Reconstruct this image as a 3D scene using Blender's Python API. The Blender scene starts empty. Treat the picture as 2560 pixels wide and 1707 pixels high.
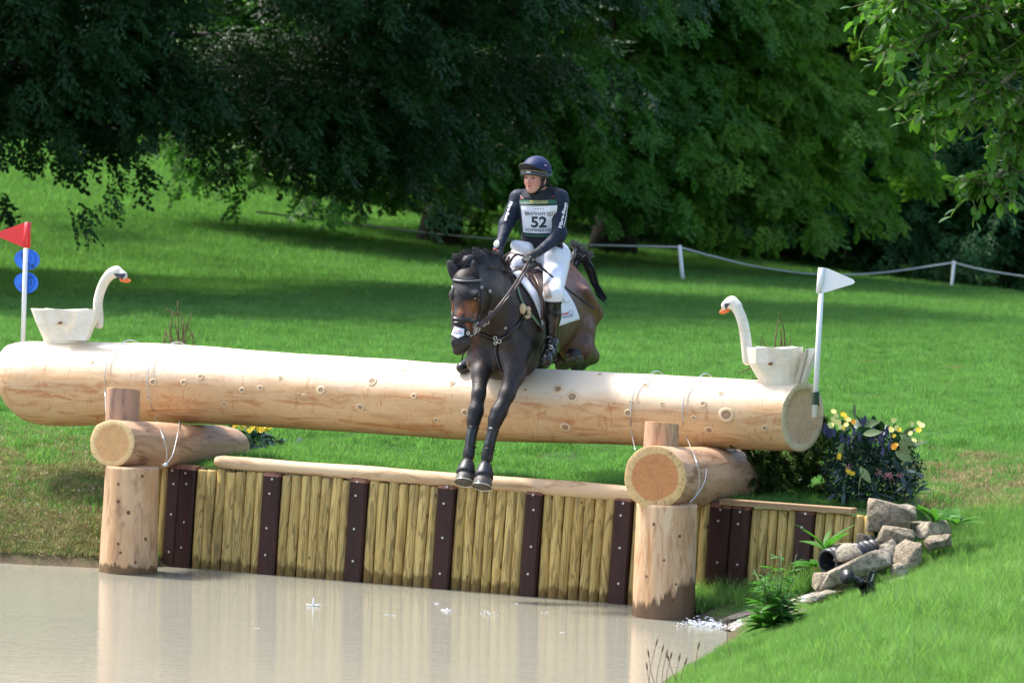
import bpy, math, random
import numpy as np
from mathutils import Vector, Matrix

# ------------------------------------------------------------------ camera, sky, sun, exposure
SC = bpy.context.scene
F_PX = 8600.0            # focal length in photograph pixels (2560 wide)
CAM_H = 2.67             # metres above the water
PITCH = math.atan((853.5 - 550.0) / F_PX)
ROLL = math.radians(2.0)
cam_d = bpy.data.cameras.new("camera_view"); cam = bpy.data.objects.new("camera_view", cam_d)
SC.collection.objects.link(cam); SC.camera = cam
cam_d.sensor_width = 36.0; cam_d.lens = F_PX / 2560 * 36
cam_d.clip_start = 0.5; cam_d.clip_end = 600
cam_d.dof.use_dof = True; cam_d.dof.focus_distance = 24.6; cam_d.dof.aperture_fstop = 5.0
CAM_R = Matrix.Rotation(math.radians(90) - PITCH, 4, 'X') @ Matrix.Rotation(ROLL, 4, 'Z')
CAM_M = Matrix.Translation((0, 0, CAM_H)) @ CAM_R
cam.matrix_world = CAM_M
RW = np.array(CAM_R.to_3x3())

SUN_EL, SUN_AZ = math.radians(57), math.radians(-62)     # azimuth from +Y towards +X
SUN_DIR = Vector((math.cos(SUN_EL) * math.sin(SUN_AZ), math.cos(SUN_EL) * math.cos(SUN_AZ), math.sin(SUN_EL)))
world = bpy.data.worlds.new("World"); SC.world = world; world.use_nodes = True
wn = world.node_tree.nodes; wl = world.node_tree.links
bgn = wn["Background"]; sky = wn.new("ShaderNodeTexSky"); sky.sky_type = 'NISHITA'; sky.sun_disc = False
sky.sun_elevation = SUN_EL; sky.sun_rotation = SUN_AZ; sky.air_density = 1.0; sky.dust_density = 3.0; sky.ozone_density = 0.6
wl.new(sky.outputs[0], bgn.inputs[0]); bgn.inputs[1].default_value = 0.15
sl = bpy.data.lights.new("sun", 'SUN'); sl.energy = 2.6; sl.angle = math.radians(9.0); sl.color = (1.0, 0.96, 0.9)
so = bpy.data.objects.new("sun", sl); SC.collection.objects.link(so); so.rotation_euler = SUN_DIR.to_track_quat('Z', 'Y').to_euler()
so.location = (0, 40, 60)
SC.view_settings.view_transform = 'Standard'; SC.view_settings.look = 'None'
SC.view_settings.exposure = 1.42; SC.view_settings.gamma = 1.0; SC.view_settings.use_curve_mapping = False
SC.cycles.max_bounces = 6; SC.cycles.transparent_max_bounces = 8

# ------------------------------------------------------------------ frames: J is the jump's frame (a right along the log, b away, z up)
YAW = math.radians(24.0)
ca, sa = math.cos(YAW), math.sin(YAW)
JM = Matrix.Translation((0, 25, 0)) @ Matrix.Rotation(-YAW, 4, 'Z')
JMn = np.array(JM)
def J2W(p):
    p = np.asarray(p, float); return p @ JMn[:3, :3].T + JMn[:3, 3]
def W2J(p):
    p = np.asarray(p, float) - JMn[:3, 3]; return p @ JMn[:3, :3]
CAMJ = W2J(np.array([0, 0, CAM_H]))
def rays(px):
    px = np.atleast_2d(np.asarray(px, float))
    d = np.stack([(px[:, 0] - 1280) / F_PX, -(px[:, 1] - 853.5) / F_PX, -np.ones(len(px))], 1)
    return (d @ RW.T)
def raysJ(px):
    return rays(px) @ JMn[:3, :3]
def at(x, y, b):                      # photograph pixel + depth plane b of the jump frame -> J point
    d = raysJ((x, y))[0]; t = (b - CAMJ[1]) / d[1]
    return CAMJ + d * t
def atY(x, y, Y):                     # pixel + world depth -> world point
    d = rays((x, y))[0]; t = Y / d[1]
    return np.array([0, 0, CAM_H]) + d * t

# ------------------------------------------------------------------ object helpers
def thing(name, label, cat, base=(0, 0, 0), group=None, frame='J', rot=None):
    o = bpy.data.objects.new(name, None); SC.collection.objects.link(o); o.empty_display_size = .1
    if frame == 'J': M = JM @ Matrix.Translation(Vector(tuple(base)))
    else: M = Matrix.Translation(Vector(tuple(base)))
    if rot is not None: M = M @ rot
    o.matrix_basis = M
    o['label'] = label; o['category'] = cat
    if group: o['group'] = group
    WM[o.name] = M
    return o
WM = {}
def wm(o):
    if o is None: return Matrix.Identity(4)
    return WM[o.name]
def mesh_data(name, V, Fc, mat, smooth=True, attrs=None):
    me = bpy.data.meshes.new(name)
    V = np.asarray(V, np.float32)
    if isinstance(Fc, np.ndarray):
        nf, k = Fc.shape
        me.vertices.add(len(V)); me.vertices.foreach_set("co", V.ravel())
        me.loops.add(nf * k); me.loops.foreach_set("vertex_index", Fc.astype(np.int32).ravel())
        me.polygons.add(nf); me.polygons.foreach_set("loop_start", np.arange(0, nf * k, k, dtype=np.int32))
        me.update(calc_edges=True); me.validate()
    else:
        me.from_pydata([tuple(map(float, v)) for v in V], [], [tuple(int(i) for i in f) for f in Fc]); me.update()
    if mat is not None:
        for m in (mat if isinstance(mat, (list, tuple)) else [mat]): me.materials.append(m)
    if smooth: me.polygons.foreach_set("use_smooth", np.ones(len(me.polygons), bool))
    if attrs:
        for k_, a in attrs.items():
            a = np.asarray(a, np.float32)
            if a.ndim == 1: at_ = me.attributes.new(k_, 'FLOAT', 'POINT'); at_.data.foreach_set("value", a)
            else: at_ = me.attributes.new(k_, 'FLOAT_VECTOR', 'POINT'); at_.data.foreach_set("vector", a.ravel())
    return me
def mesh(name, V, Fc, mat, parent=None, frame='J', smooth=True, attrs=None, kind=None, label=None):
    """V in jump frame 'J' or world 'W'; becomes one object, stored relative to its parent thing."""
    V = np.asarray(V, float)
    if frame == 'J': V = J2W(V)
    Mi = np.array(wm(parent).inverted())
    V = V @ Mi[:3, :3].T + Mi[:3, 3]
    # own origin at the mesh centre
    c = (V.min(0) + V.max(0)) / 2
    me = mesh_data(name, V - c, Fc, mat, smooth, attrs)
    o = bpy.data.objects.new(name, me); SC.collection.objects.link(o)
    if parent is not None: o.parent = parent
    o.matrix_basis = Matrix.Translation(Vector(tuple(c)))
    WM[o.name] = wm(parent) @ o.matrix_basis
    if kind: o['kind'] = kind
    if label: o['label'] = label
    return o
def tag(o, label, cat, group=None):
    o['label'] = label; o['category'] = cat
    if group: o['group'] = group
    return o
def inst(src, parent, M, name=None):           # copy of a part under another/same parent with a basis matrix
    c = src.copy(); SC.collection.objects.link(c); c.parent = parent; c.matrix_basis = M
    WM[c.name] = wm(parent) @ M
    return c
def copy_tree(o, parent=None):
    c = o.copy(); SC.collection.objects.link(c); c.parent = parent; WM[c.name] = wm(parent) @ c.matrix_basis
    for ch in list(KIDS(o)): copy_tree(ch, c)
    return c
def KIDS(o): return [x for x in o.children]

# ------------------------------------------------------------------ small shape builders (return V, F)
def joinm(parts):
    V = []; Fc = []; n = 0
    for v, f in parts:
        v = np.asarray(v, float); V.append(v); Fc += [tuple(i + n for i in q) for q in f]; n += len(v)
    return np.concatenate(V), Fc
def box(c, s, R=None):
    v = np.array([(x, y, z) for x in (-.5, .5) for y in (-.5, .5) for z in (-.5, .5)]) * np.array(s)
    if R is not None: v = v @ np.asarray(R).T
    f = [(0, 1, 3, 2), (4, 6, 7, 5), (0, 4, 5, 1), (2, 3, 7, 6), (0, 2, 6, 4), (1, 5, 7, 3)]
    return v + np.array(c), f
def frames_along(P):
    P = np.asarray(P, float); T = np.gradient(P, axis=0); T /= np.linalg.norm(T, axis=1)[:, None] + 1e-12
    n = np.array([0, 0, 1.]) if abs(T[0][2]) < .9 else np.array([0, 1., 0])
    N = []
    for t in T:
        n = n - t * n.dot(t); n = n / (np.linalg.norm(n) + 1e-12); N.append(n)
    N = np.array(N); B = np.cross(T, N)
    return T, N, B
def tube(P, R, n=8, cap=True, flat=None, N0=None):
    """flat: (q) squash along the normal; N0 array of given normals"""
    P = np.asarray(P, float); m = len(P); R = np.broadcast_to(np.asarray(R, float), (m,))
    T, N, B = frames_along(P)
    if N0 is not None:
        N = np.asarray(N0, float); N = N - T * (N * T).sum(1)[:, None]; N /= np.linalg.norm(N, axis=1)[:, None] + 1e-12; B = np.cross(T, N)
    q = 1.0 if flat is None else flat
    a = np.linspace(0, 2 * math.pi, n, endpoint=False)
    V = P[:, None, :] + R[:, None, None] * (np.cos(a)[None, :, None] * N[:, None, :] * q + np.sin(a)[None, :, None] * B[:, None, :])
    V = V.reshape(-1, 3); Fc = []
    for i in range(m - 1):
        for j in range(n):
            k = (j + 1) % n
            Fc.append((i * n + j, i * n + k, (i + 1) * n + k, (i + 1) * n + j))
    if cap: Fc.append(tuple(range(n - 1, -1, -1))); Fc.append(tuple((m - 1) * n + j for j in range(n)))
    return V, Fc
def ribbon(P, N, w, th):
    P = np.asarray(P, float); m = len(P); w = np.broadcast_to(np.asarray(w, float), (m,))
    T = np.gradient(P, axis=0); T /= np.linalg.norm(T, axis=1)[:, None] + 1e-12
    N = N - T * (N * T).sum(1)[:, None]; N /= np.linalg.norm(N, axis=1)[:, None] + 1e-12
    S = np.cross(T, N); V = []
    for sx, sn in ((-.5, 0), (.5, 0), (.5, 1), (-.5, 1)):
        V.append(P + S * (w * sx)[:, None] + N * th * sn)
    V = np.stack(V, 1).reshape(-1, 3); Fc = []
    for i in range(m - 1):
        for j in range(4):
            k = (j + 1) % 4; Fc.append((i * 4 + j, (i + 1) * 4 + j, (i + 1) * 4 + k, i * 4 + k))
    Fc.append((0, 1, 2, 3)); Fc.append(tuple((m - 1) * 4 + j for j in (3, 2, 1, 0)))
    return V, Fc
def spline(P, n):
    P = np.asarray(P, float)
    if len(P) == 2:
        t = np.linspace(0, 1, n)[:, None]; return P[0] * (1 - t) + P[1] * t
    Q = np.vstack([2 * P[0] - P[1], P, 2 * P[-1] - P[-2]]); L = len(P) - 1
    s = np.linspace(0, L - 1e-6, n); i = s.astype(int); t = (s - i)[:, None]
    a, b, c, d = Q[i], Q[i + 1], Q[i + 2], Q[i + 3]
    return .5 * (2 * b + (c - a) * t + (2 * a - 5 * b + 4 * c - d) * t ** 2 + (3 * b - a - 3 * c + d) * t ** 3)
def vnoise(P, seed=0, octaves=3):
    """cheap smooth pseudo noise from sines, P (n,3) -> (n,)"""
    r = np.random.RandomState(seed); o = np.zeros(len(P)); amp = 1.0; fr = 1.0
    for k in range(octaves):
        for j in range(4):
            d = r.normal(size=3); d /= np.linalg.norm(d); o += amp * np.sin(fr * (P @ d) * 2 * math.pi + r.uniform(0, 6.28)) / 4
        amp *= .5; fr *= 2.1
    return o

# ------------------------------------------------------------------ signed-distance modelling + surface nets
class SDF:
    def __init__(s): s.p = []
    def cone(s, a, b, ra, rb, k=.03, flat=None, op='u'):
        a = np.asarray(a, float); b = np.asarray(b, float)
        if flat is not None:
            n = np.asarray(flat[0], float); n /= np.linalg.norm(n); q = flat[1]
        def f(P):
            X = P - a; d = b - a
            if flat is not None:
                X = X + n * ((X @ n) * (1 / q - 1))[:, None]; d = d + n * (d @ n) * (1 / q - 1)
            t = np.clip((X @ d) / max(d @ d, 1e-12), 0, 1)
            return (np.linalg.norm(X - t[:, None] * d, axis=1) - (ra + (rb - ra) * t)) * (1.0 if flat is None else min(1.0, q) ** .5)
        r = max(ra, rb) * (1 if flat is None else max(1, flat[1]))
        s.p.append((f, np.minimum(a, b) - r, np.maximum(a, b) + r, k, op)); return s
    def ell(s, c, r, k=.03, R=None, op='u'):
        c = np.asarray(c, float); r = np.asarray(r, float); Rm = None if R is None else np.asarray(R, float)
        def f(P):
            X = P - c
            if Rm is not None: X = X @ Rm
            k0 = np.linalg.norm(X / r, axis=1); k1 = np.linalg.norm(X / (r * r), axis=1) + 1e-9
            return k0 * (k0 - 1) / k1
        e = max(r) if R is not None else r
        s.p.append((f, c - e, c + e, k, op)); return s
    def chain(s, pts, rs, k=.03, flat=None):
        for i in range(len(pts) - 1): s.cone(pts[i], pts[i + 1], rs[i], rs[i + 1], k, flat)
        return s
    def fn(s, f, lo, hi, k=.01, op='i'):
        s.p.append((f, np.asarray(lo, float), np.asarray(hi, float), k, op)); return s
    @staticmethod
    def comb(F, d, k, op):
        if op == 'u':
            h = np.maximum(k - np.abs(F - d), 0) / max(k, 1e-9); return np.minimum(F, d) - h * h * k / 4
        if op == 's': d = -d
        h = np.maximum(k - np.abs(F - d), 0) / max(k, 1e-9); return np.maximum(F, d) + h * h * k / 4
    def ev(s, P):
        P = np.atleast_2d(P); F = np.full(len(P), 5.0)
        for f, lo, hi, k, op in s.p: F = s.comb(F, f(P), k, op)
        return F
    def grad(s, P, e=.004):
        G = np.zeros_like(P)
        for i in range(3):
            d = np.zeros(3); d[i] = e; G[:, i] = s.ev(P + d) - s.ev(P - d)
        return G / (np.linalg.norm(G, axis=1)[:, None] + 1e-9)
    def bounds(s):
        lo = np.min([p[1] for p in s.p if p[4] == 'u'], 0); hi = np.max([p[2] for p in s.p if p[4] == 'u'], 0); return lo, hi
    def nets(s, h, off=0.0, clip=None):
        lo, hi = s.bounds(); lo = lo - 4 * h - abs(off); hi = hi + 4 * h + abs(off)
        if clip is not None: lo = np.maximum(lo, clip[0]); hi = np.minimum(hi, clip[1])
        n = np.ceil((hi - lo) / h).astype(int) + 1
        F = np.full(n, 5.0)
        ax = [lo[i] + h * np.arange(n[i]) for i in range(3)]
        for f, a, b, k, op in s.p:
            pad = k + 3 * h + abs(off)
            if op == 'i': i0 = np.zeros(3, int); i1 = n
            else:
                i0 = np.clip(np.floor((a - pad - lo) / h).astype(int), 0, n - 1); i1 = np.clip(np.ceil((b + pad - lo) / h).astype(int) + 1, 1, n)
            if (i1 <= i0).any(): continue
            sl_ = tuple(slice(i0[i], i1[i]) for i in range(3))
            g = np.stack(np.meshgrid(*[ax[i][sl_[i]] for i in range(3)], indexing='ij'), -1)
            d = f(g.reshape(-1, 3)).reshape(g.shape[:3])
            F[sl_] = s.comb(F[sl_], d, k, op)
        F -= off
        for i in range(3):
            sl0 = [slice(None)] * 3; sl0[i] = 0; F[tuple(sl0)] = np.maximum(F[tuple(sl0)], h)
            sl0[i] = -1; F[tuple(sl0)] = np.maximum(F[tuple(sl0)], h)
        return surfnets(F, lo, h)
def surfnets(F, lo, h):
    I = F < 0; c = np.zeros(tuple(np.array(F.shape) - 1), np.int8)
    offs = [(i, j, k) for i in (0, 1) for j in (0, 1) for k in (0, 1)]
    nx, ny, nz = c.shape
    for o in offs: c += I[o[0]:o[0] + nx, o[1]:o[1] + ny, o[2]:o[2] + nz]
    A = np.argwhere((c > 0) & (c < 8)); idm = np.full(c.shape, -1, np.int64); idm[A[:, 0], A[:, 1], A[:, 2]] = np.arange(len(A))
    acc = np.zeros((len(A), 3)); cnt = np.zeros(len(A))
    for o in offs:
        for ax in range(3):
            if o[ax]: continue
            p = list(o); p[ax] = 1
            f0 = F[A[:, 0] + o[0], A[:, 1] + o[1], A[:, 2] + o[2]]; f1 = F[A[:, 0] + p[0], A[:, 1] + p[1], A[:, 2] + p[2]]
            m = (f0 < 0) != (f1 < 0); t = np.where(m, f0 / np.where(m, f0 - f1, 1), 0)
            q = np.tile(np.array(o, float), (len(A), 1)); q[:, ax] += t
            acc += q * m[:, None]; cnt += m
    V = (A + acc / np.maximum(cnt, 1)[:, None]) * h + lo
    Q = []
    for ax in range(3):
        u, w = (ax + 1) % 3, (ax + 2) % 3
        s0 = [slice(None)] * 3; s1 = [slice(None)] * 3; s0[ax] = slice(0, -1); s1[ax] = slice(1, None)
        a, b = I[tuple(s0)], I[tuple(s1)]; E = np.argwhere(a != b)
        E = E[(E[:, u] > 0) & (E[:, w] > 0) & (E[:, u] < c.shape[u]) & (E[:, w] < c.shape[w])]
        ins = a[E[:, 0], E[:, 1], E[:, 2]]
        def cell(du, dw):
            G = E.copy(); G[:, u] += du; G[:, w] += dw; return idm[G[:, 0], G[:, 1], G[:, 2]]
        q = np.stack([cell(-1, -1), cell(0, -1), cell(0, 0), cell(-1, 0)], 1)
        q[~ins] = q[~ins][:, ::-1]; Q.append(q)
    Q = np.concatenate(Q); Q = Q[(Q >= 0).all(1)]
    return V, Q
def relax(V, Q, it=2, lam=.5):
    n = len(V)
    for _ in range(it):
        S = np.zeros((n, 3)); c = np.zeros(n)
        for i in range(4):
            a, b = Q[:, i], Q[:, (i + 1) % 4]
            for x, y in ((a, b), (b, a)):
                for d in range(3): S[:, d] += np.bincount(x, V[y, d], n)
                c += np.bincount(x, minlength=n)
        V = V + lam * (S / np.maximum(c, 1)[:, None] - V)
    return V
def cast(sdf, px, t0=22.0, t1=29.0, off=0.0):
    """points where the pixel rays meet the shape (jump frame); closest approach when they miss"""
    d = raysJ(px); L = np.linalg.norm(d, axis=1)[:, None]; d = d / L; t = np.full(len(d), t0); best = np.full(len(d), 9.0); bt = t.copy()
    for _ in range(90):
        f = sdf.ev(CAMJ + d * t[:, None]) - off
        m = f < best; bt = np.where(m, t, bt); best = np.minimum(best, f)
        t = np.where((f > .0008) & (t < t1), t + np.maximum(f * .8, .0005), t)
    return CAMJ + d * bt[:, None], best < .01

# ------------------------------------------------------------------ material helpers
def newmat(name):
    m = bpy.data.materials.new(name); m.use_nodes = True; nt = m.node_tree
    b = nt.nodes["Principled BSDF"]; return m, nt, b
class G:
    """tiny node-graph helper"""
    def __init__(s, nt): s.nt = nt
    def n(s, t, **kw):
        x = s.nt.nodes.new(t)
        for k, v in kw.items(): setattr(x, k, v)
        return x
    def l(s, a, b): s.nt.links.new(a, b)
    def val(s, sock, v):
        if hasattr(v, 'is_output') or isinstance(v, bpy.types.NodeSocket): s.l(v, sock)
        else: sock.default_value = v
    def math(s, op, a, b=0.0, c=None, clamp=False):
        x = s.n('ShaderNodeMath', operation=op, use_clamp=clamp); s.val(x.inputs[0], a); s.val(x.inputs[1], b)
        if c is not None: s.val(x.inputs[2], c)
        return x.outputs[0]
    def vm(s, op, a, b=(0, 0, 0)):
        x = s.n('ShaderNodeVectorMath', operation=op); s.val(x.inputs[0], a); s.val(x.inputs[1], b); return x.outputs[0]
    def noise(s, vec, scale=5, detail=3, rough=.5, dist=0.0):
        x = s.n('ShaderNodeTexNoise'); s.l(vec, x.inputs['Vector']); x.inputs['Scale'].default_value = scale
        x.inputs['Detail'].default_value = detail; x.inputs['Roughness'].default_value = rough; x.inputs['Distortion'].default_value = dist
        return x.outputs[0]
    def ramp(s, fac, stops):
        x = s.n('ShaderNodeValToRGB'); s.l(fac, x.inputs[0]); e = x.color_ramp.elements
        while len(e) < len(stops): e.new(.5)
        for i, (p, c) in enumerate(stops):
            e[i].position = p; e[i].color = (*c, 1) if not isinstance(c, (int, float)) else (c, c, c, 1)
        return x.outputs[0]
    def mix(s, fac, a, b, bt='MIX'):
        x = s.n('ShaderNodeMix', data_type='RGBA', blend_type=bt); s.val(x.inputs[0], fac)
        s.val(x.inputs[6], a if not isinstance(a, tuple) else (*a, 1)); s.val(x.inputs[7], b if not isinstance(b, tuple) else (*b, 1)); return x.outputs[2]
    def bump(s, h, strength=.3, dist=.01, bsdf=None):
        x = s.n('ShaderNodeBump'); s.l(h, x.inputs['Height']); x.inputs['Strength'].default_value = strength; x.inputs['Distance'].default_value = dist
        if bsdf is not None: s.l(x.outputs[0], bsdf.inputs['Normal'])
        return x.outputs[0]
    def geo(s): return s.n('ShaderNodeNewGeometry').outputs['Position']
    def objco(s): return s.n('ShaderNodeTexCoord').outputs['Object']
    def rnd(s): return s.n('ShaderNodeObjectInfo').outputs['Random']
    def attr(s, name, out='Vector'):
        x = s.n('ShaderNodeAttribute'); x.attribute_name = name; return x.outputs[out]
def plain(name, col, rough=.5, metallic=0.0, var=.12, scale=12, bump=.0, spec=.5, rndv=0.0, sub=0.0):
    m, nt, b = newmat(name); g = G(nt)
    co = g.objco(); nz = g.noise(co, scale, 4, .6)
    f = g.ramp(nz, [(.3, 1 - var), (.7, 1 + var)]) if False else g.math('MULTIPLY_ADD', nz, 2 * var, 1 - var)
    if rndv: f = g.math('MULTIPLY', f, g.math('MULTIPLY_ADD', g.rnd(), 2 * rndv, 1 - rndv))
    c = g.vm('SCALE', (col[0], col[1], col[2])); sc = c.node; g.l(f, sc.inputs[3])
    g.l(c, b.inputs['Base Color']); b.inputs['Roughness'].default_value = rough; b.inputs['Metallic'].default_value = metallic
    b.inputs['Specular IOR Level'].default_value = spec
    if sub: b.inputs['Subsurface Weight'].default_value = sub; b.inputs['Subsurface Scale'].default_value = .01
    if bump: g.bump(g.noise(co, scale * 4, 3), bump, .01, b)
    return m
# ------------------------------------------------------------------ terrain
POND = np.array([(-16, 26.6), (-9, 26.1), (-5.2, 25.75), (-3.6, 25.38), (-2.95, 25.3), (-2.5, 25.62)] +
                [tuple(J2W((a, -.42, 0))[:2]) for a in (-2.3, -1, 0, .9, 1.25)] +
                [(1.22, 23.55), (1.34, 23.2), (1.52, 22.85), (1.46, 22.2), (1.25, 21.2), (1.0, 20.3), (.75, 19.0), (.35, 17), (-.6, 13), (-2.5, 9.5), (-7, 7), (-16, 6)])
def sd_poly(P, poly):
    d = np.full(len(P), 1e9); s = np.zeros(len(P), bool); n = len(poly)
    for i in range(n):
        a, b = poly[i], poly[(i + 1) % n]; e = b - a; w = P - a
        t = np.clip((w @ e) / (e @ e), 0, 1); q = w - t[:, None] * e; d = np.minimum(d, (q ** 2).sum(1))
        c = (a[1] > P[:, 1]) != (b[1] > P[:, 1])
        with np.errstate(divide='ignore', invalid='ignore'):
            xi = (b[0] - a[0]) * (P[:, 1] - a[1]) / (b[1] - a[1] + 1e-12) + a[0]
        s ^= c & (P[:, 0] < xi)
    return np.where(s, -1, 1) * np.sqrt(d)
def sst(x, a, b):
    t = np.clip((x - a) / (b - a), 0, 1); return t * t * (3 - 2 * t)
def height(X, Y):
    X = np.asarray(X, float).ravel(); Y = np.asarray(Y, float).ravel(); P = np.stack([X, Y], 1)
    d = sd_poly(P, POND); j = W2J(np.stack([X, Y, X * 0], 1)); a, b = j[:, 0], j[:, 1]
    land = .92 * (1 - np.exp(-np.maximum(d, 0) * np.where(X > .5, .46, .62))) + .02 * np.minimum(np.maximum(d, 0) / .1, 1)
    # steeper left bank, gentler right foreground bank
    land = np.where(d > 0, land, np.maximum(d * .5, -.5))
    wallz = .75 * sst(b, -.405, -.375) * sst(a, -3.25, -2.75) * (1 - sst(a, 2.72, 3.5))
    land = np.where(d > -.15, np.maximum(land, np.where(b > -.41, wallz, -9)), land)
    far = sst(Y, 58, 112) * np.clip(1.5 - .115 * X, -.15, 3.8) + np.clip(Y - 100, 0, 200) * .03
    far = far + sst(Y, 26, 60) * .1
    und = .018 * np.sin(X * 1.7 + Y * .6) * np.sin(Y * .9 - X * .4) + .01 * np.sin(X * 5.1 + 1) * np.sin(Y * 4.3) 
    und = und + .1 * np.sin(X * .21 + 1.2) * np.sin(Y * .13) * sst(Y, 30, 60)
    return land + np.where(d > 0, far + und * np.clip(d * 2, 0, 1), 0)
def grid_lines():
    a = np.concatenate([np.arange(-90, -20, 5.), np.arange(-20, -8, 1.), np.arange(-8, 8, .12), np.arange(8, 22, 1.), np.arange(22, 95, 5.)])
    b = np.concatenate([np.arange(-40, -14, 2.), np.arange(-14, -.55, .14), [-.46, -.41, -.403, -.39, -.376, -.35], np.arange(-.25, 8, .14), np.arange(8, 30, .6), np.arange(30, 100, 2.), np.arange(100, 260, 12.)])
    return a, b
def ground_mat():
    m, nt, b = newmat("grassy_soil"); g = G(nt); p = g.geo()
    n1 = g.noise(p, .35, 4, .6); n4 = g.noise(p, 1.3, 5, .7); n2 = g.noise(p, 3.0, 4, .6); n3 = g.noise(p, 40, 3, .6)
    green = g.mix(n2, (.040, .105, .018), (.065, .15, .028)); green = g.mix(g.ramp(n1, [(.35, 0.), (.65, 1.)]), green, (.06, .135, .028))
    straw = g.mix(n3, (.17, .14, .07), (.34, .27, .13))
    dry = g.attr("dry", 'Fac'); dn = g.math('MULTIPLY', dry, g.ramp(n2, [(.36, .35), (.56, 1.)]))
    c = g.mix(dn, green, straw)
    c = g.mix(g.ramp(n4, [(.62, 0.), (.70, .7)]), c, (.17, .14, .07))
    mud = g.mix(n3, (.10, .075, .045), (.2, .155, .10)); c = g.mix(g.attr("mud", 'Fac'), c, mud)
    g.l(c, b.inputs['Base Color']); b.inputs['Roughness'].default_value = .9
    b.inputs['Specular IOR Level'].default_value = .2
    g.bump(g.math('ADD', n3, g.noise(p, 160, 2)), .9, .02, b); return m
def dryness(X, Y):
    P = np.stack([X, Y, X * 0], 1); d = sd_poly(P[:, :2], POND); j = W2J(P); a, b = j[:, 0], j[:, 1]
    left = (1 - sst(a, -2.9, -2.4)) * (1 - sst(b, .2, 2.2)) * (.55 + .45 * sst(vnoise(P * .8, 5), -.5, .3))
    right = sst(X, 2.55, 3.0) * (1 - sst(X, 6, 9)) * sst(Y, 24.0, 25.2) * (1 - sst(Y, 27.0, 29.5)) * (.35 + .65 * sst(vnoise(P * np.array([.5, 1.2, 0]), 6), -.4, .3))
    mud = (1 - sst(d, .02, .16)) + (sst(X, 1.15, 1.35) * (1 - sst(X, 2.25, 2.5)) * sst(Y, 22.5, 22.9) * (1 - sst(Y, 24.3, 24.5)) * sst(vnoise(P * 1.5, 8), -.5, .4) * .85)
    return np.clip(left + right, 0, 1), np.clip(mud, 0, 1), d
ga, gb = grid_lines()
A_, B_ = np.meshgrid(ga, gb, indexing='ij'); jj = np.stack([A_.ravel(), B_.ravel(), A_.ravel() * 0], 1); ww = J2W(jj)
ww[:, 2] = height(ww[:, 0], ww[:, 1]); na, nb = len(ga), len(gb)
idx = np.arange(na * nb).reshape(na, nb)
GF = np.stack([idx[:-1, :-1].ravel(), idx[1:, :-1].ravel(), idx[1:, 1:].ravel(), idx[:-1, 1:].ravel()], 1)
dry_, mud_, _ = dryness(ww[:, 0], ww[:, 1])
ground = mesh("ground", ww, GF, ground_mat(), None, 'W', True, {"dry": dry_, "mud": mud_}, kind='structure')

def water_mat():
    m, nt, b = newmat("muddy_water"); g = G(nt); p = g.geo()
    st = g.vm('MULTIPLY', p, (1.0, 2.6, 1.0))
    n = g.noise(st, 1.2, 3, .5); b.inputs['Roughness'].default_value = .07
    c = g.mix(n, (.262, .255, .20), (.295, .285, .225)); g.l(c, b.inputs['Base Color']); b.inputs['IOR'].default_value = 1.45
    w1 = g.noise(g.vm('MULTIPLY', p, (2.2, 9.0, 1)), 1.6, 4, .6, .4); w2 = g.noise(g.vm('MULTIPLY', p, (5, 24, 1)), 2.0, 2, .5)
    h = g.math('ADD', w1, g.math('MULTIPLY', w2, .45)); g.bump(h, .16, .014, b)
    return m
wa = np.linspace(-22, 6, 90); wb = np.linspace(-24, 3, 90)
W0 = np.array([(x, y, 0.0) for x in (-24, 6) for y in (3, 27.5)])
mesh("water", W0, [(0, 2, 3, 1)], water_mat(), None, 'W', False, kind='structure')

# ------------------------------------------------------------------ scatter by geometry nodes (stuff only)
def source_coll(name, objs):
    c = bpy.data.collections.new(name)
    for o in objs: c.objects.link(o)
    return c
def src_obj(name, V, Fc, mat, attrs=None, smooth=False):
    me = mesh_data(name, V, Fc, mat, smooth, attrs); return bpy.data.objects.new(name, me)
def scatter_group(coll):
    ng = bpy.data.node_groups.new("scatter", 'GeometryNodeTree')
    ng.interface.new_socket("Geometry", in_out='INPUT', socket_type='NodeSocketGeometry'); ng.interface.new_socket("Geometry", in_out='OUTPUT', socket_type='NodeSocketGeometry')
    N = ng.nodes; L = ng.links
    gi = N.new('NodeGroupInput'); go = N.new('NodeGroupOutput'); ci = N.new('GeometryNodeCollectionInfo'); ci.inputs['Collection'].default_value = coll
    ci.inputs['Separate Children'].default_value = True; ci.inputs['Reset Children'].default_value = True
    ip = N.new('GeometryNodeInstanceOnPoints'); ip.inputs['Pick Instance'].default_value = True
    def na_(nm, t):
        x = N.new('GeometryNodeInputNamedAttribute'); x.data_type = t; x.inputs['Name'].default_value = nm
        return [o for o in x.outputs if o.enabled and o.name == 'Attribute'][0]
    e2r = N.new('FunctionNodeEulerToRotation')
    L.new(gi.outputs[0], ip.inputs['Points']); L.new(ci.outputs[0], ip.inputs['Instance']); L.new(na_('rot', 'FLOAT_VECTOR'), e2r.inputs[0])
    L.new(e2r.outputs[0], ip.inputs['Rotation']); L.new(na_('scl', 'FLOAT_VECTOR'), ip.inputs['Scale']); L.new(na_('pick', 'INT'), ip.inputs['Instance Index'])
    L.new(ip.outputs[0], go.inputs[0]); return ng
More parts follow.
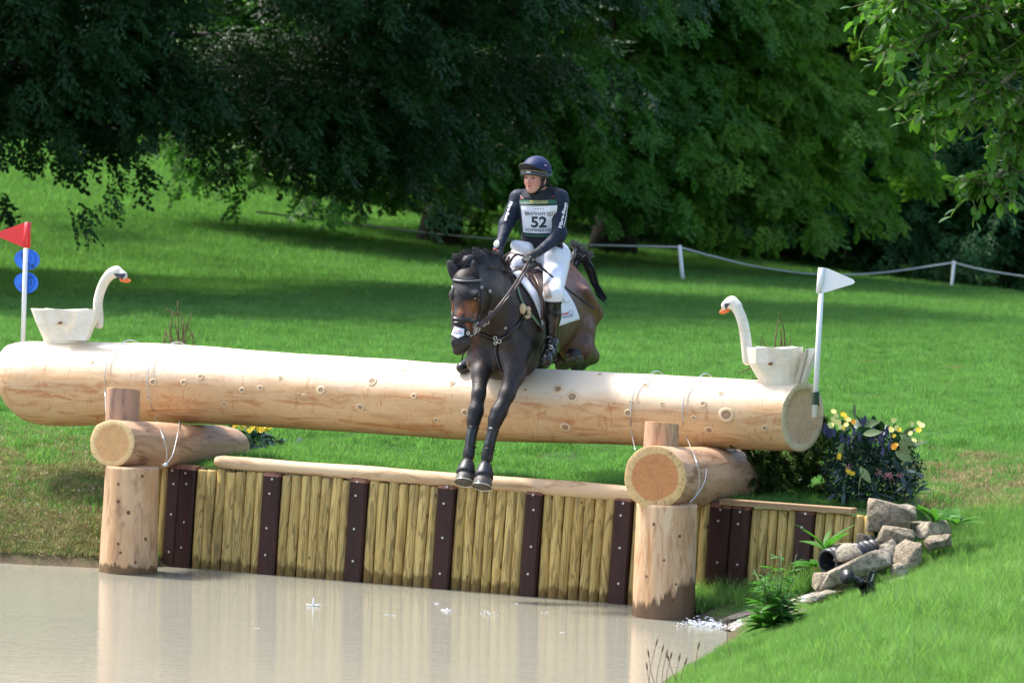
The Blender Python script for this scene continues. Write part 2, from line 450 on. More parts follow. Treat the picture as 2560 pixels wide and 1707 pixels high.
def scatter(name, P, rot, scl, ng, nvar, parent=None, frame='W', rs=None):
    rs = rs or np.random.RandomState(1)
    P = np.asarray(P, float); me = bpy.data.meshes.new(name); Pi = P
    if parent is not None:
        Mi = np.array(wm(parent).inverted()); Pi = P @ Mi[:3, :3].T + Mi[:3, 3]
    me.vertices.add(len(P)); me.vertices.foreach_set("co", Pi.astype(np.float32).ravel())
    a = me.attributes.new('rot', 'FLOAT_VECTOR', 'POINT'); a.data.foreach_set("vector", np.asarray(rot, np.float32).ravel())
    scl = np.asarray(scl, np.float32); scl = np.repeat(scl[:, None], 3, 1) if scl.ndim == 1 else scl
    a = me.attributes.new('scl', 'FLOAT_VECTOR', 'POINT'); a.data.foreach_set("vector", scl.ravel())
    a = me.attributes.new('pick', 'INT', 'POINT'); a.data.foreach_set("value", rs.randint(0, nvar, len(P)).astype(np.int32))
    o = bpy.data.objects.new(name, me); SC.collection.objects.link(o)
    if parent is not None: o.parent = parent
    md = o.modifiers.new("scatter", 'NODES'); md.node_group = ng; o['kind'] = 'stuff'; return o

def leafy_mat(name, c1, c2, trans=.35, rough=.45, pos_scale=.5, tip=None):
    """leaf: diffuse + translucency, colour varies per instance and over space"""
    m, nt, b = newmat(name); g = G(nt); p = g.geo(); r = g.rnd()
    n = g.math('MULTIPLY_ADD', g.noise(p, pos_scale, 2, .5), .6, g.math('MULTIPLY', g.noise(p, pos_scale * .22, 2, .5), .4)); n = g.math('MULTIPLY_ADD', n, 2.2, -.6); f = g.math('ADD', g.math('MULTIPLY', n, .9), g.math('MULTIPLY', g.math('SUBTRACT', r, .5), .5), clamp=True)
    c = g.mix(f, c1, c2); fb = g.noise(p, pos_scale * 7, 2, .5); c = g.mix(g.ramp(fb, [(.35, .45), (.6, 0.)]), c, tuple(x * .55 for x in c1))
    if tip is not None: c = g.mix(g.attr('tip', 'Fac'), c, tip)
    g.l(c, b.inputs['Base Color']); b.inputs['Roughness'].default_value = rough; b.inputs['Specular IOR Level'].default_value = .22
    t = g.n('ShaderNodeBsdfTranslucent'); c2_ = g.mix(.6, c, (.45, .6, .14), 'MULTIPLY'); sc = g.vm('SCALE', c2_); sc.node.inputs[3].default_value = 2.4
    g.l(g.vm('ADD', c, (0, 0, 0)), t.inputs[0]) ; g.l(sc, t.inputs[0])
    mx = g.n('ShaderNodeMixShader'); mx.inputs[0].default_value = trans
    g.l(b.outputs[0], mx.inputs[1]); g.l(t.outputs[0], mx.inputs[2]); g.l(mx.outputs[0], nt.nodes['Material Output'].inputs[0]); return m

# grass tufts 
def tuft(n, h, w, spread, lean=.5, segs=2, seed=0):
    r = np.random.RandomState(seed); V = []; Fc = []; tip = []
    for i in range(n):
        a = r.uniform(0, 6.283); rad = spread * math.sqrt(r.uniform()); x, y = rad * math.cos(a), rad * math.sin(a)
        la = r.uniform(0, 6.283); ll = r.uniform(.1, lean) ; hh = h * r.uniform(.55, 1.15); ww_ = w * r.uniform(.7, 1.3)
        fa = r.uniform(0, 6.283); dx, dy = math.cos(fa) * ww_ / 2, math.sin(fa) * ww_ / 2; k = len(V)
        for s in range(segs + 1):
            t = s / segs; q = (1 - t) ; cx = x + math.cos(la) * ll * hh * t * t; cy = y + math.sin(la) * ll * hh * t * t; cz = hh * (t - .18 * ll * t * t)
            if s < segs: V += [(cx - dx * (q * .6 + .4), cy - dy * (q * .6 + .4), cz), (cx + dx * (q * .6 + .4), cy + dy * (q * .6 + .4), cz)]; tip += [t, t]
            else: V.append((cx, cy, cz)); tip.append(1.0)
        for s in range(segs):
            b0 = k + 2 * s
            if s < segs - 1: Fc.append((b0, b0 + 1, b0 + 3, b0 + 2))
            else: Fc.append((b0, b0 + 1, b0 + 2))
    return V, Fc, tip
M_grass = leafy_mat("grass_blade", (.092, .215, .046), (.19, .355, .10), .4, .5, .8)
M_grass2 = leafy_mat("bank_grass_blade", (.115, .24, .052), (.25, .40, .115), .4, .5, 1.2)
M_dryg = leafy_mat("dry_grass_blade", (.25, .22, .09), (.46, .40, .2), .06, .7, 2.0)
def mk(n, mat, args):
    return source_coll(n, [src_obj(n, *(lambda t: (t[0], t[1]))(tuft(*a, seed=i + 3)), mat) for i, a in enumerate(args)])
NG_lawn = scatter_group(mk("lawn_tuft", M_grass, [(14, .045, .006, .045), (16, .055, .006, .05), (12, .04, .007, .05), (14, .06, .006, .04)]))
NG_bank = scatter_group(mk("bank_tuft", M_grass2, [(16, .10, .0055, .045, .8), (18, .13, .005, .05, .9), (14, .085, .006, .05, .9), (12, .16, .005, .04, .8)]))
NG_dry = scatter_group(mk("dry_tuft", M_dryg, [(12, .035, .005, .06, 1.6), (14, .03, .006, .07, 1.8), (10, .05, .004, .05, 1.2)]))
rs = np.random.RandomState(11)
def sample(n, Y0, Y1, pw, mx=1.35, off=0.0, xr=None):
    # density falls with distance like Y^-pw inside the view wedge (with a margin at the sides)
    u = rs.uniform(size=n); e = 2 - pw
    Y = (Y0 ** e + u * (Y1 ** e - Y0 ** e)) ** (1 / e) if abs(e) > 1e-6 else Y0 * (Y1 / Y0) ** u
    lo, hi = (-1, 1) if xr is None else xr
    X = rs.uniform(lo, hi, n) * (1280 / F_PX * Y * mx + .5); return X, Y
def put_grass(name, X, Y, s, ng, nv, sink=.004):
    Z = height(X, Y) - sink; P = np.stack([X, Y, Z], 1); n = len(X)
    rot = np.stack([rs.normal(0, .12, n), rs.normal(0, .12, n), rs.uniform(0, 6.283, n)], 1)
    return scatter(name, P, rot, s, ng, nv, None, 'W', rs)
# near field behind the wall and out to the fence
X, Y = sample(175000, 24.0, 52, 1.6); j = W2J(np.stack([X, Y, X * 0], 1)); dr, mu, d = dryness(X, Y)
k = ((j[:, 1] > -.37) | (j[:, 0] > 2.6)) & (j[:, 1] > -.9) & (d > .05) & (rs.uniform(size=len(X)) > dr * .8) & ((j[:, 0] > -3.3) | (d > .3)); X, Y = X[k], Y[k]
pn = vnoise(np.stack([X, Y * .7, X * 0], 1) * .9, 31, 3); bare = (pn > .75) & (Y < 45) & (rs.uniform(size=len(X)) < .75); Xd, Yd = X[bare], Y[bare]; X, Y = X[~bare], Y[~bare]
put_grass("dry_grass", Xd, Yd, rs.uniform(.7, 1.2, len(Xd)), NG_dry, 3)
clp = np.clip(1 + .75 * vnoise(np.stack([X, Y * .6, X * 0], 1) * 1.1, 41, 3), .45, 2.3)
put_grass("lawn_grass", X, Y, clp * rs.uniform(.7, 1.3, len(X)) * (1 + (Y - 25) * .02), NG_lawn, 4)
X, Y = sample(145000, 52, 112, 1.7); d = sd_poly(np.stack([X, Y], 1), POND)
put_grass("meadow_grass", X, Y, rs.uniform(.8, 1.5, len(X)) * (1.6 + (Y - 50) * .03), NG_lawn, 4)
# foreground bank, lush
X, Y = sample(52000, 14.0, 25.5, 1.0, 1.15, xr=(.02, 1)); j = W2J(np.stack([X, Y, X * 0], 1)); dr, mu, d = dryness(X, Y)
k = (d > .04) & ((j[:, 1] < -.5) | (j[:, 0] > 3.1)) & (rs.uniform(size=len(X)) > mu * 1.1) & (rs.uniform(size=len(X)) > dr * .7)
k &= ~((X > 1.5) & (X < 2.75) & (Y > 22.8) & (Y < 24.3) & (rs.uniform(size=len(X)) > .25))
X, Y, d = X[k], Y[k], d[k]
cl_ = np.clip(vnoise(np.stack([X, Y, X * 0], 1) * 1.3, 12, 3) * .35 + 1, .55, 1.5)
put_grass("bank_grass", X, Y, cl_ * rs.uniform(.55, 1.15, len(X)) * np.clip(.3 + d * .5, .3, 1.0) * np.where(Y > 21.3, .62, 1), NG_bank, 4)
# left bank, mixed
X, Y = sample(46000, 24.8, 29, 1.0, 1.2, xr=(-1.0, -.5)); j = W2J(np.stack([X, Y, X * 0], 1)); dr, mu, d = dryness(X, Y)
k = (d > .1) & (j[:, 0] < -2.7); X1, Y1, dr1 = X[k], Y[k], dr[k]; q = rs.uniform(size=len(X1)) < dr1 * .6
put_grass("left_bank_grass", X1[~q], Y1[~q], rs.uniform(.4, .95, (~q).sum()), NG_lawn, 4)
put_grass("dry_grass", X1[q], Y1[q], rs.uniform(.8, 1.6, q.sum()), NG_dry, 3)
X, Y = sample(30000, 23.6, 30, 1.0, 1.2, xr=(.55, 1.0)); dr, mu, d = dryness(X, Y); k = (rs.uniform(size=len(X)) < dr)
put_grass("dry_grass", X[k], Y[k], rs.uniform(.6, 1.3, k.sum()), NG_dry, 3)
# tiny daisies and buttercups in the turf
def dots(name, n, x0, x1, y0, y1, mat):
    parts = []
    for i in range(n):
        px, py = rs.uniform(x0, x1), rs.uniform(y0, y1); d = rays((px, py))[0]; Ys = np.linspace(25.5, 95, 900); pts = np.array([0, 0, CAM_H]) + d * (Ys / d[1])[:, None]; h = height(pts[:, 0], pts[:, 1]); k = np.argmax(pts[:, 2] < h)
        if k == 0: continue
        p = pts[k]; p[2] = h[k] + .035; parts.append(box(p, (.016, .012, .01)))
    if parts: V, Fc = joinm(parts); mesh(name, V, Fc, mat, None, 'W', False, kind='stuff')
dots("daisies", 40, 200, 600, 770, 850, plain("daisy_white", (.8, .8, .78), .6)); dots("buttercups", 16, 0, 240, 800, 1300, plain("buttercup_yellow", (.8, .6, .03), .6)); dots("daisies", 26, 0, 240, 1080, 1380, plain("pale_chips", (.6, .58, .5), .7))
# tufts at the foot of the wall
X = np.concatenate([rs.uniform(-2.75, -2.35, 500), rs.uniform(1.2, 2.3, 2200)]); Y = np.concatenate([rs.uniform(25.45, 25.95, 500), rs.uniform(23.1, 24.2, 2200)])
j = W2J(np.stack([X, Y, X * 0], 1)); d = sd_poly(np.stack([X, Y], 1), POND)
k = (j[:, 1] < -.5) & (d > .03) & ((X < 0) | (rs.uniform(size=len(X)) < sst(vnoise(np.stack([X, Y, X * 0], 1) * 1.5, 8), -.2, .8) + .25) & ((j[:, 1] > -.95)))
put_grass("foot_grass", X[k], Y[k], rs.uniform(.5, 1.1, k.sum()), NG_bank, 4)
# ------------------------------------------------------------------ wood materials ('gc' = along, across, across in metres)
def wood(name, base, alt, streak, rough=.6, patch=2.2, fine=.25, knots=None, wet=None, wetcol=(.12, .07, .03), rings=False, sx=.18, bump=.25, rndamt=.0, top=None):
    m, nt, b = newmat(name); g = G(nt)
    v = g.attr('gc'); r = g.rnd(); off = g.n('ShaderNodeCombineXYZ'); g.l(g.math('MULTIPLY', r, 41.0), off.inputs[0]); g.l(g.math('MULTIPLY', r, 17.0), off.inputs[1])
    vr = g.vm('ADD', v, off.outputs[0]); vs = g.vm('MULTIPLY', vr, (sx, 1, 1))
    n1 = g.noise(vs, patch, 5, .62, .5); n2 = g.noise(vs, 14, 6, .7, .8); n3 = g.noise(g.vm('MULTIPLY', vr, (.05, 1, 1)), 60, 3, .6)
    c = g.mix(g.ramp(n1, [(.35, 0.), (.68, 1.)]), base, alt)
    c = g.mix(g.math('MULTIPLY', g.ramp(n2, [(.50, 0.), (.64, 1.)]), .8), c, streak); n5 = g.noise(vs, 5.0, 4, .65, .3); c = g.mix(g.math('MULTIPLY', g.ramp(n5, [(.56, 0.), (.70, 1.)]), .45), c, tuple(x * .55 for x in alt))
    c = g.mix(g.math('MULTIPLY', n3, fine), c, (.8, .8, .8), 'MULTIPLY')
    if rings:   # cathedral grain as thin dark contour lines
        q = g.noise(g.vm('MULTIPLY', vr, (.9, 8, 8)), 1.3, 2, .5, .3); s = g.math('MULTIPLY_ADD', g.math('SINE', g.math('MULTIPLY', q, 62.0)), .5, .5); s = g.ramp(s, [(.0, 1.), (.06, 1.), (.24, 0.)])
        s2 = g.n('ShaderNodeMath', operation='MULTIPLY'); g.l(s, s2.inputs[0]); s2.inputs[1].default_value = .8
        c = g.mix(s2.outputs[0], c, tuple(x * .38 for x in base))
    if top is not None:      # planed upper side of the log, with sunlit glare put into its colour
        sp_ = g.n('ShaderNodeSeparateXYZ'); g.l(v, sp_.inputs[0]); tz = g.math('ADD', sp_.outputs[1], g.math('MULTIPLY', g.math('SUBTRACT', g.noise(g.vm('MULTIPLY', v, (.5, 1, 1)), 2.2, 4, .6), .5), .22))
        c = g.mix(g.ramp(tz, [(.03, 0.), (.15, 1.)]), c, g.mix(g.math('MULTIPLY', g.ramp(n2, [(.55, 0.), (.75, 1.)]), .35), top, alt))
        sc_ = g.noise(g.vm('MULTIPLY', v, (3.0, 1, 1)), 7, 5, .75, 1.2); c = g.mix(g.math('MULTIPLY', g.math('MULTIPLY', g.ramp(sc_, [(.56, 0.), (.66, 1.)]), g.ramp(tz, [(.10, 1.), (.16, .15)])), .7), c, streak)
    h = g.math('ADD', n2, g.math('MULTIPLY', n3, .6))
    if knots:
        vo = g.n('ShaderNodeTexVoronoi'); g.l(g.vm('MULTIPLY', vr, (.62, 1, 1)), vo.inputs['Vector']); vo.inputs['Scale'].default_value = knots[0]
        kk = g.ramp(vo.outputs['Distance'], [(knots[1] * .55, 1.), (knots[1], 0.)]); c = g.mix(g.math('MULTIPLY', kk, .85), c, knots[2])
    if wet is not None:   # real wet and dirty foot just above the water line (an attribute set on the mesh)
        w = g.attr('wet', 'Fac'); w2 = g.math('ADD', w, g.math('MULTIPLY', g.math('SUBTRACT', g.noise(g.vm('MULTIPLY', vr, (.22, 1, 1)), 16, 4, .7), .5), 1.5)); w3 = g.ramp(w2, [(.42, 0.), (.6, 1.)])
        c = g.mix(g.math('MULTIPLY', w3, wet), c, wetcol)
    if rndamt: 
        sc = g.vm('SCALE', c); g.l(g.math('MULTIPLY_ADD', r, 2 * rndamt, 1 - rndamt), sc.node.inputs[3]); c = sc
    g.l(c, b.inputs['Base Color']); b.inputs['Roughness'].default_value = rough; b.inputs['Specular IOR Level'].default_value = .25
    g.bump(h, bump, .006, b); return m
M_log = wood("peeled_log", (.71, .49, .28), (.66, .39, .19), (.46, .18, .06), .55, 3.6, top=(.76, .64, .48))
M_cross = wood("brown_peeled_log", (.52, .30, .17), (.62, .41, .26), (.24, .11, .055), .5, 7.0)
M_post = wood("peeled_post", (.62, .43, .26), (.53, .31, .16), (.28, .16, .09), .6, 8.0, knots=(7, .07, (.10, .04, .02)), wet=.9)
M_postw = wood("pale_peeled_post", (.66, .48, .31), (.55, .30, .14), (.36, .17, .07), .6, 7.0, knots=(5, .05, (.12, .05, .02)), wet=.85, wetcol=(.07, .04, .022))
M_rail = wood("pale_rail_log", (.66, .50, .32), (.60, .41, .23), (.33, .17, .08), .55, 2.5)
M_half = wood("treated_half_log", (.56, .41, .155), (.48, .335, .105), (.30, .19, .06), .6, 4.0, knots=(6.5, .085, (.055, .025, .012)), wet=.75, wetcol=(.10, .055, .012), rings=True, sx=.2, rndamt=.16)
M_sleep = wood("dark_stained_post", (.035, .014, .013), (.055, .02, .016), (.022, .010, .010), .42, 3.0, knots=(5, .05, (.02, .008, .008)), rndamt=.25)
M_sleept = wood("stained_post_top", (.30, .14, .08), (.20, .08, .05), (.08, .03, .02), .6, 6.0)
M_plank = wood("sawn_plank", (.42, .30, .17), (.36, .24, .13), (.22, .13, .07), .65, 4)
def endgrain(name, sap, heart, R, hr=.82):
    m, nt, b = newmat(name); g = G(nt); v = g.attr('gc'); x = g.n('ShaderNodeSeparateXYZ'); g.l(v, x.inputs[0])
    cc = g.n('ShaderNodeCombineXYZ'); g.l(x.outputs[1], cc.inputs[0]); g.l(x.outputs[2], cc.inputs[1])
    n = g.noise(cc.outputs[0], 5, 3, .5); l = g.n('ShaderNodeVectorMath', operation='LENGTH'); g.l(cc.outputs[0], l.inputs[0])
    rr = g.math('DIVIDE', l.outputs['Value'], R); rn = g.math('ADD', rr, g.math('MULTIPLY', g.math('SUBTRACT', n, .5), .22))
    c = g.mix(g.ramp(rn, [(hr - .04, 0.), (hr, 1.)]), heart, sap)
    s = g.math('SINE', g.math('MULTIPLY', rn, 120.0)); c = g.mix(g.math('MULTIPLY_ADD', s, .16, .16), c, tuple(k * .5 for k in heart)); c = g.mix(g.ramp(g.noise(cc.outputs[0], 14, 5, .7), [(.5, 0.), (.68, .4)]), c, tuple(k * .45 for k in heart))
    at2 = g.math('ARCTAN2', x.outputs[2], x.outputs[1]); cr = g.noise(g.n('ShaderNodeCombineXYZ').outputs[0], 1)
    cv = g.n('ShaderNodeCombineXYZ'); g.l(g.math('MULTIPLY', at2, 1.6), cv.inputs[0]); g.l(g.math('MULTIPLY', l.outputs['Value'], 1.5), cv.inputs[1])
    ck = g.ramp(g.noise(cv.outputs[0], 3.5, 2, .5), [(.487, 0.), (.5, 1.), (.513, 0.)]); c = g.mix(g.math('MULTIPLY', ck, .75), c, tuple(k * .35 for k in heart))
    g.l(c, b.inputs['Base Color']); b.inputs['Roughness'].default_value = .7; g.bump(s, .15, .003, b); return m
M_endbig = endgrain("log_end_grain", (.66, .55, .33), (.60, .40, .22), .25, .80)
M_endL = endgrain("cross_log_end_grain", (.80, .57, .27), (.68, .38, .155), .165, .84)
M_endR = endgrain("red_end_grain", (.74, .50, .22), (.62, .26, .09), .205, .80)

def logshape(p0, p1, r0, r1, n=40, m=30, seed=0, lump=.02, round0=.0, round1=.0, sq=1.0, skew0=(0, 0), skew1=(0, 0), bend=0.0, prof=None, bendf=None, ridge=0.0):
    """closed log; skew shifts the end plane along the axis as a function of the cross-section offsets"""
    p0 = np.asarray(p0, float); p1 = np.asarray(p1, float); D = p1 - p0; L = np.linalg.norm(D); T = D / L
    N = np.array([0, 0, 1.]) if abs(T[2]) < .8 else np.array([0, -1., 0]); N = N - T * N.dot(T); N /= np.linalg.norm(N); B = np.cross(T, N)
    ss = list(np.linspace(0, 1, m)); a = np.linspace(0, 2 * math.pi, n, endpoint=False)
    V = []; gc = []
    for s in ss:
        r = r0 + (r1 - r0) * s
        if prof is not None: r *= prof(s)
        x = s * L
        if round0 and x < round0: r *= math.sqrt(max(0, 1 - ((round0 - x) / round0) ** 2)) * .25 + .75
        if round1 and L - x < round1: r *= math.sqrt(max(0, 1 - ((round1 - (L - x)) / round1) ** 2)) * .3 + .7
        pts = np.stack([x + 0 * a, np.cos(a) * r, np.sin(a) * r], 1)
        lm = 1 + lump * vnoise(np.stack([pts[:, 0] * .7, np.cos(a) * .45, np.sin(a) * .45], 1), seed, 3)
        if ridge: lm = lm + ridge * vnoise(np.stack([pts[:, 0] * .35, np.cos(a) * 1.9, np.sin(a) * 1.9], 1), seed + 1, 3)
        cN, cB = np.cos(a) * r * lm, np.sin(a) * r * lm
        sh = (1 - s) * (skew0[0] * cN + skew0[1] * cB) * (1 if s < .3 else 0) + (s) * (skew1[0] * cN + skew1[1] * cB) * (1 if s > .7 else 0)
        sh = sh * (max(0, 1 - s / .3) if s < .3 else (s - .7) / .3 if s > .7 else 0)
        bz = bend * math.sin(math.pi * s) if bendf is None else bendf(s)
        V.append(p0 + T * (x + sh)[:, None] + N * (cN + bz)[:, None] + B * cB[:, None]); gc.append(np.stack([x + sh + seed * 3.1, cN, cB], 1))
    V = np.concatenate(V); gc = np.concatenate(gc); Fc = []
    for i in range(m - 1):
        for j in range(n):
            k = (j + 1) % n; Fc.append((i * n + j, i * n + k, (i + 1) * n + k, (i + 1) * n + j))
    caps = [tuple(range(n - 1, -1, -1)), tuple((m - 1) * n + j for j in range(n))]
    e0 = V[:n], gc[:n]; e1 = V[-n:], gc[-n:]
    return V, Fc, gc, caps, e0, e1, (T, N, B)
def endcap(V, gc, out, t=.006, dish=0.0):
    """separate end face with depth: rings in to the centre"""
    c = V.mean(0); gcc = gc.mean(0); R = []; Gc = []; n = len(V)
    for f, o in ((1.0, -.002), (1.0, t * .6), (.985, t), (.82, t), (.79, t - dish), (.5, t - dish), (.2, t - dish)):
        R.append(c + (V - c) * f + out * o); g2 = gcc + (gc - gcc) * f; Gc.append(g2)
    k = len(R); Vv = np.concatenate(R + [[c + out * (t - dish)]]); Gg = np.concatenate(Gc + [[gcc]]); Fc = []
    for i in range(k - 1):
        for j in range(n):
            q = (j + 1) % n; Fc.append((i * n + j, i * n + q, (i + 1) * n + q, (i + 1) * n + j))
    for j in range(n): Fc.append(((k - 1) * n + j, (k - 1) * n + (j + 1) % n, k * n))
    return Vv, Fc, Gg

# ------------------------------------------------------------------ the big log
def mkknot(name):
    m, nt, b = newmat(name); g = G(nt); x = g.attr('kr', 'Fac'); c = g.ramp(x, [(0., (.34, .19, .10)), (.3, (.42, .27, .16)), (.42, (.2, .12, .07)), (.52, (.30, .19, .11)), (.6, (.70, .53, .33)), (1., (.70, .50, .29))])
    g.l(c, b.inputs['Base Color']); b.inputs['Roughness'].default_value = .6; return m
M_knot = mkknot("knot_wood"); M_dknot = plain('dark_knot', (.13, .06, .03), .7, 0, .3, 60)
def knot_on(P, N, r, parent, rx=1.0, mat=None):
    T = np.array([1., 0, 0]); T = T - N * N.dot(T); T /= np.linalg.norm(T); B = np.cross(N, T); V = []; kr = []
    nn = 14; rings = [(1.0, -.0015), (.95, .002), (.62, .0035), (.56, .002), (.3, .003), (0, .003)]
    for f, h in rings[:-1]:
        for j in range(nn):
            a = 2 * math.pi * j / nn; V.append(P + T * math.cos(a) * r * f * rx * (1 + .06 * math.sin(3 * a)) + B * math.sin(a) * r * f + N * h); kr.append(f)
    V.append(P + N * .003); kr.append(0.)
    Fc = []
    for i in range(4):
        for j in range(nn): q = (j + 1) % nn; Fc.append((i * nn + j, i * nn + q, (i + 1) * nn + q, (i + 1) * nn + j))
    for j in range(nn): Fc.append((4 * nn + j, 4 * nn + (j + 1) % nn, 5 * nn))
    return mesh("knot", V, Fc, mat or M_knot, parent, 'J', True, {'kr': kr})
LOGB = .05
P0 = at(34, 958, LOGB); P1 = at(2006, 1042, LOGB)
biglog = thing("fence_log", "huge peeled pale log lying across both trestles, widest thing in view", "log", (P0 + P1) / 2 * [1, 1, 1] - [0, 0, .3])
V, Fc, gc, caps, e0, e1, (LT, LN, LB) = logshape(P0, P1, .328, .242, 64, 110, 2, .030, .30, 0, bendf=lambda s: .046 * math.exp(-((s - .27) / .2) ** 2), prof=lambda s: 1 - .055 * math.exp(-((s - .33) / .16) ** 2), skew0=(-.30, .0), skew1=(0.02, -.30))
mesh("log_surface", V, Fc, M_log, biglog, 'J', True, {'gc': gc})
ev, ef, eg = endcap(e1[0], e1[1], LT, .006, .012); mesh("end_face", ev, ef, M_endbig, biglog, 'J', True, {'gc': eg * [0, 1, 1]})
ev, ef, eg = endcap(e0[0][::-1], e0[1][::-1], -LT, .006, .0); mesh("end_face", ev, ef, M_endbig, biglog, 'J', True, {'gc': eg * [0, 1, 1]})
def LOGC(s): return P0 + (P1 - P0) * s + np.array([0, 0, .046 * math.exp(-((s - .27) / .2) ** 2)])
def LOGR(s): return (.328 - .086 * s) * (1 - .055 * math.exp(-((s - .33) / .16) ** 2))
LOGP = SDF(); LOGP.chain([LOGC(s) for s in np.linspace(0, 1, 15)], [LOGR(s) for s in np.linspace(0, 1, 15)], .01)
KN = [(382, 955, 9), (459, 956, 8), (501, 942, 8), (605, 975, 7), (650, 970, 7), (802, 975, 10), (900, 1018, 9), (930, 953, 11), (1130, 958, 6), (1163, 1031, 9), (1240, 1023, 8), (1314, 975, 4), (1395, 972, 11),
      (1431, 992, 14), (1414, 1067, 12), (1570, 1032, 9), (1577, 1005, 5), (1615, 964, 7), (1734, 1044, 6), (1758, 1010, 8), (1802, 983, 6), (1816, 1037, 17), (1773, 1075, 10), (1912, 1069, 7), (700, 944, 5), (760, 990, 5), (1035, 990, 7), (1090, 1050, 6), (300, 1050, 6), (560, 1010, 6), (1655, 1010, 5), (230, 905, 5), (1500, 935, 6), (820, 905, 5), (1010, 925, 6), (370, 992, 6), (120, 1020, 5)]
lr = np.random.RandomState(4)
pts, hit = cast(LOGP, [(x, y) for x, y, r in KN]); gr = LOGP.grad(pts)
LD = (P1 - P0) / np.linalg.norm(P1 - P0); LL = np.linalg.norm(P1 - P0)
Vl = np.asarray(V)
for (x, y, r), p, n in zip(KN, pts, gr):
    # seat the knot on the real lumpy surface
    k = np.argsort(((Vl - p) ** 2).sum(1))[:3]; s_ = (Vl[k] - P0) @ LD; s0 = (p - P0) @ LD; c0 = LOGC(s0 / LL); cc_ = np.array([LOGC(x / LL) for x in s_]); rad = np.linalg.norm(Vl[k] - cc_, axis=1).max(); u = (p - c0) / np.linalg.norm(p - c0)
    knot_on(c0 + u * (rad + .0005), u, r / 345 * 1.1, biglog, 1.15)

# ------------------------------------------------------------------ cross logs, posts and chocks
def trestle(side):
    L = side == 'left'
    d = "left" if L else "right"
    if L: f0 = at(281, 1107, -1.14); f1 = f0 + np.array([.03, 1.80, -.13]); r0, r1 = .172, .185; em = M_endL
    else: f0 = at(1638, 1192, -1.14); f1 = f0 + np.array([.03, 1.75, -.10]); r0, r1 = .212, .205; em = M_endR
    o = thing("cross_log", ("slimmer reddish-brown cross log under the wide end of the big log, orange end face" if L else "fatter cross log with red-centred end face beside the conifer branches"), "log", f0 - [0, 0, r0], "cross logs carrying the big log")
    V, Fc, gc, caps, e0, e1, (T, N, B) = logshape(f0, f1, r0, r1, 64, 50, 5 if L else 9, .045, 0, .22, ridge=.014, skew0=(0.0, .12 if L else .2))
    mesh("log_surface", V, Fc + [caps[1]], M_cross, o, 'J', True, {'gc': gc})
    ev, ef, eg = endcap(e0[0][::-1], e0[1][::-1], -T, .006, 0.0); mesh("end_face", ev, ef, em, o, 'J', True, {'gc': eg * [0, 1, 1]})
    # upright post in the water
    if L: t = at(332, 1172, -1.02); bt = at(319, 1432, -1.02); rt, rb = .192, .214
    else: t = at(1668, 1266, -.98); bt = at(1661, 1545, -.98); rt, rb = .203, .216
    bt = bt + (bt - t) / np.linalg.norm(bt - t) * .35
    t = t + np.array([0, 0, .02])
    p = thing("support_post", ("peeled upright post standing in the pond beside the grassy left bank" if L else "upright post in the pond with a charred black wet foot, near the rocks"), "post", bt, "upright posts of the jump")
    V, Fc, gc, caps, _, _, _ = logshape(bt, t, rb, rt, 72, 60, 12 if L else 15, .045, ridge=.028)
    z = V[:, 2]; wet = 1 - z / (.11 if L else .26)
    if not L: wet = wet + .55 * sst(V[:, 0], V[:, 0].mean() - .05, V[:, 0].mean() + .2) - .1
    mesh("post_body", V, Fc + caps, M_post if L else M_postw, p, 'J', True, {'gc': gc, 'wet': wet})
    S = SDF().cone(bt, t, rb, rt); kn = [(294, 1210, 5), (294, 1253, 6), (321, 1281, 7), (363, 1347, 6), (295, 1359, 5), (301, 1381, 5), (286, 1408, 4), (338, 1405, 5), (355, 1190, 6)] if L else [(1634, 1310, 5), (1660, 1400, 4), (1615, 1440, 4), (1700, 1340, 5), (1690, 1460, 4)]
    kp, _ = cast(S, [(x, y) for x, y, r_ in kn]); ax_ = (t - bt) / np.linalg.norm(t - bt); Vp = np.asarray(V)
    for (x, y, rr), q in zip(kn, kp):
        k = np.argsort(((Vp - q) ** 2).sum(1))[:3]; cc_ = bt + ax_ * ((Vp[k] - bt) @ ax_)[:, None]; rad = np.linalg.norm(Vp[k] - cc_, axis=1).max(); c0_ = bt + ax_ * ((q - bt) @ ax_); u = (q - c0_) / np.linalg.norm(q - c0_)
        knot_on(c0_ + u * rad, u, rr / 345 * .8, p, .85, M_dknot)
    # chock standing on the cross log in front of the big log
    if L: c0 = at(306, 1058, -.80); c1 = at(309, 975, -.80); r = .128
    else: c0 = at(1653, 1130, -.78); c1 = at(1656, 1058, -.78); r = .118
    c0 = c0 - [0, 0, .03]
    ch = thing("log_chock", ("stubby bark-streaked chock wedging the big log on the slimmer cross log" if L else "stubby chock wedging the big log above the red-centred cross log"), "wood block", c0, "chocks in front of the big log")
    V, Fc, gc, caps, e0, e1, (T, N, B) = logshape(c0, c1, r, r * .97, 48, 16, 21 if L else 24, .05, 0, 0, ridge=.03, skew1=(.16, 0.05) if L else (.1, 0))
    mesh("chock_body", V, Fc + [caps[0]], M_cross if not L else wood_stub, ch, 'J', True, {'gc': gc})
    ev, ef, eg = endcap(e1[0], e1[1], T, .004, 0.0); mesh("end_face", ev, ef, M_endL, ch, 'J', True, {'gc': eg * [0, 1, 1]})
wood_stub = wood("streaky_bark_wood", (.50, .30, .19), (.36, .24, .18), (.17, .11, .09), .6, 6.0)
trestle('left'); trestle('right')

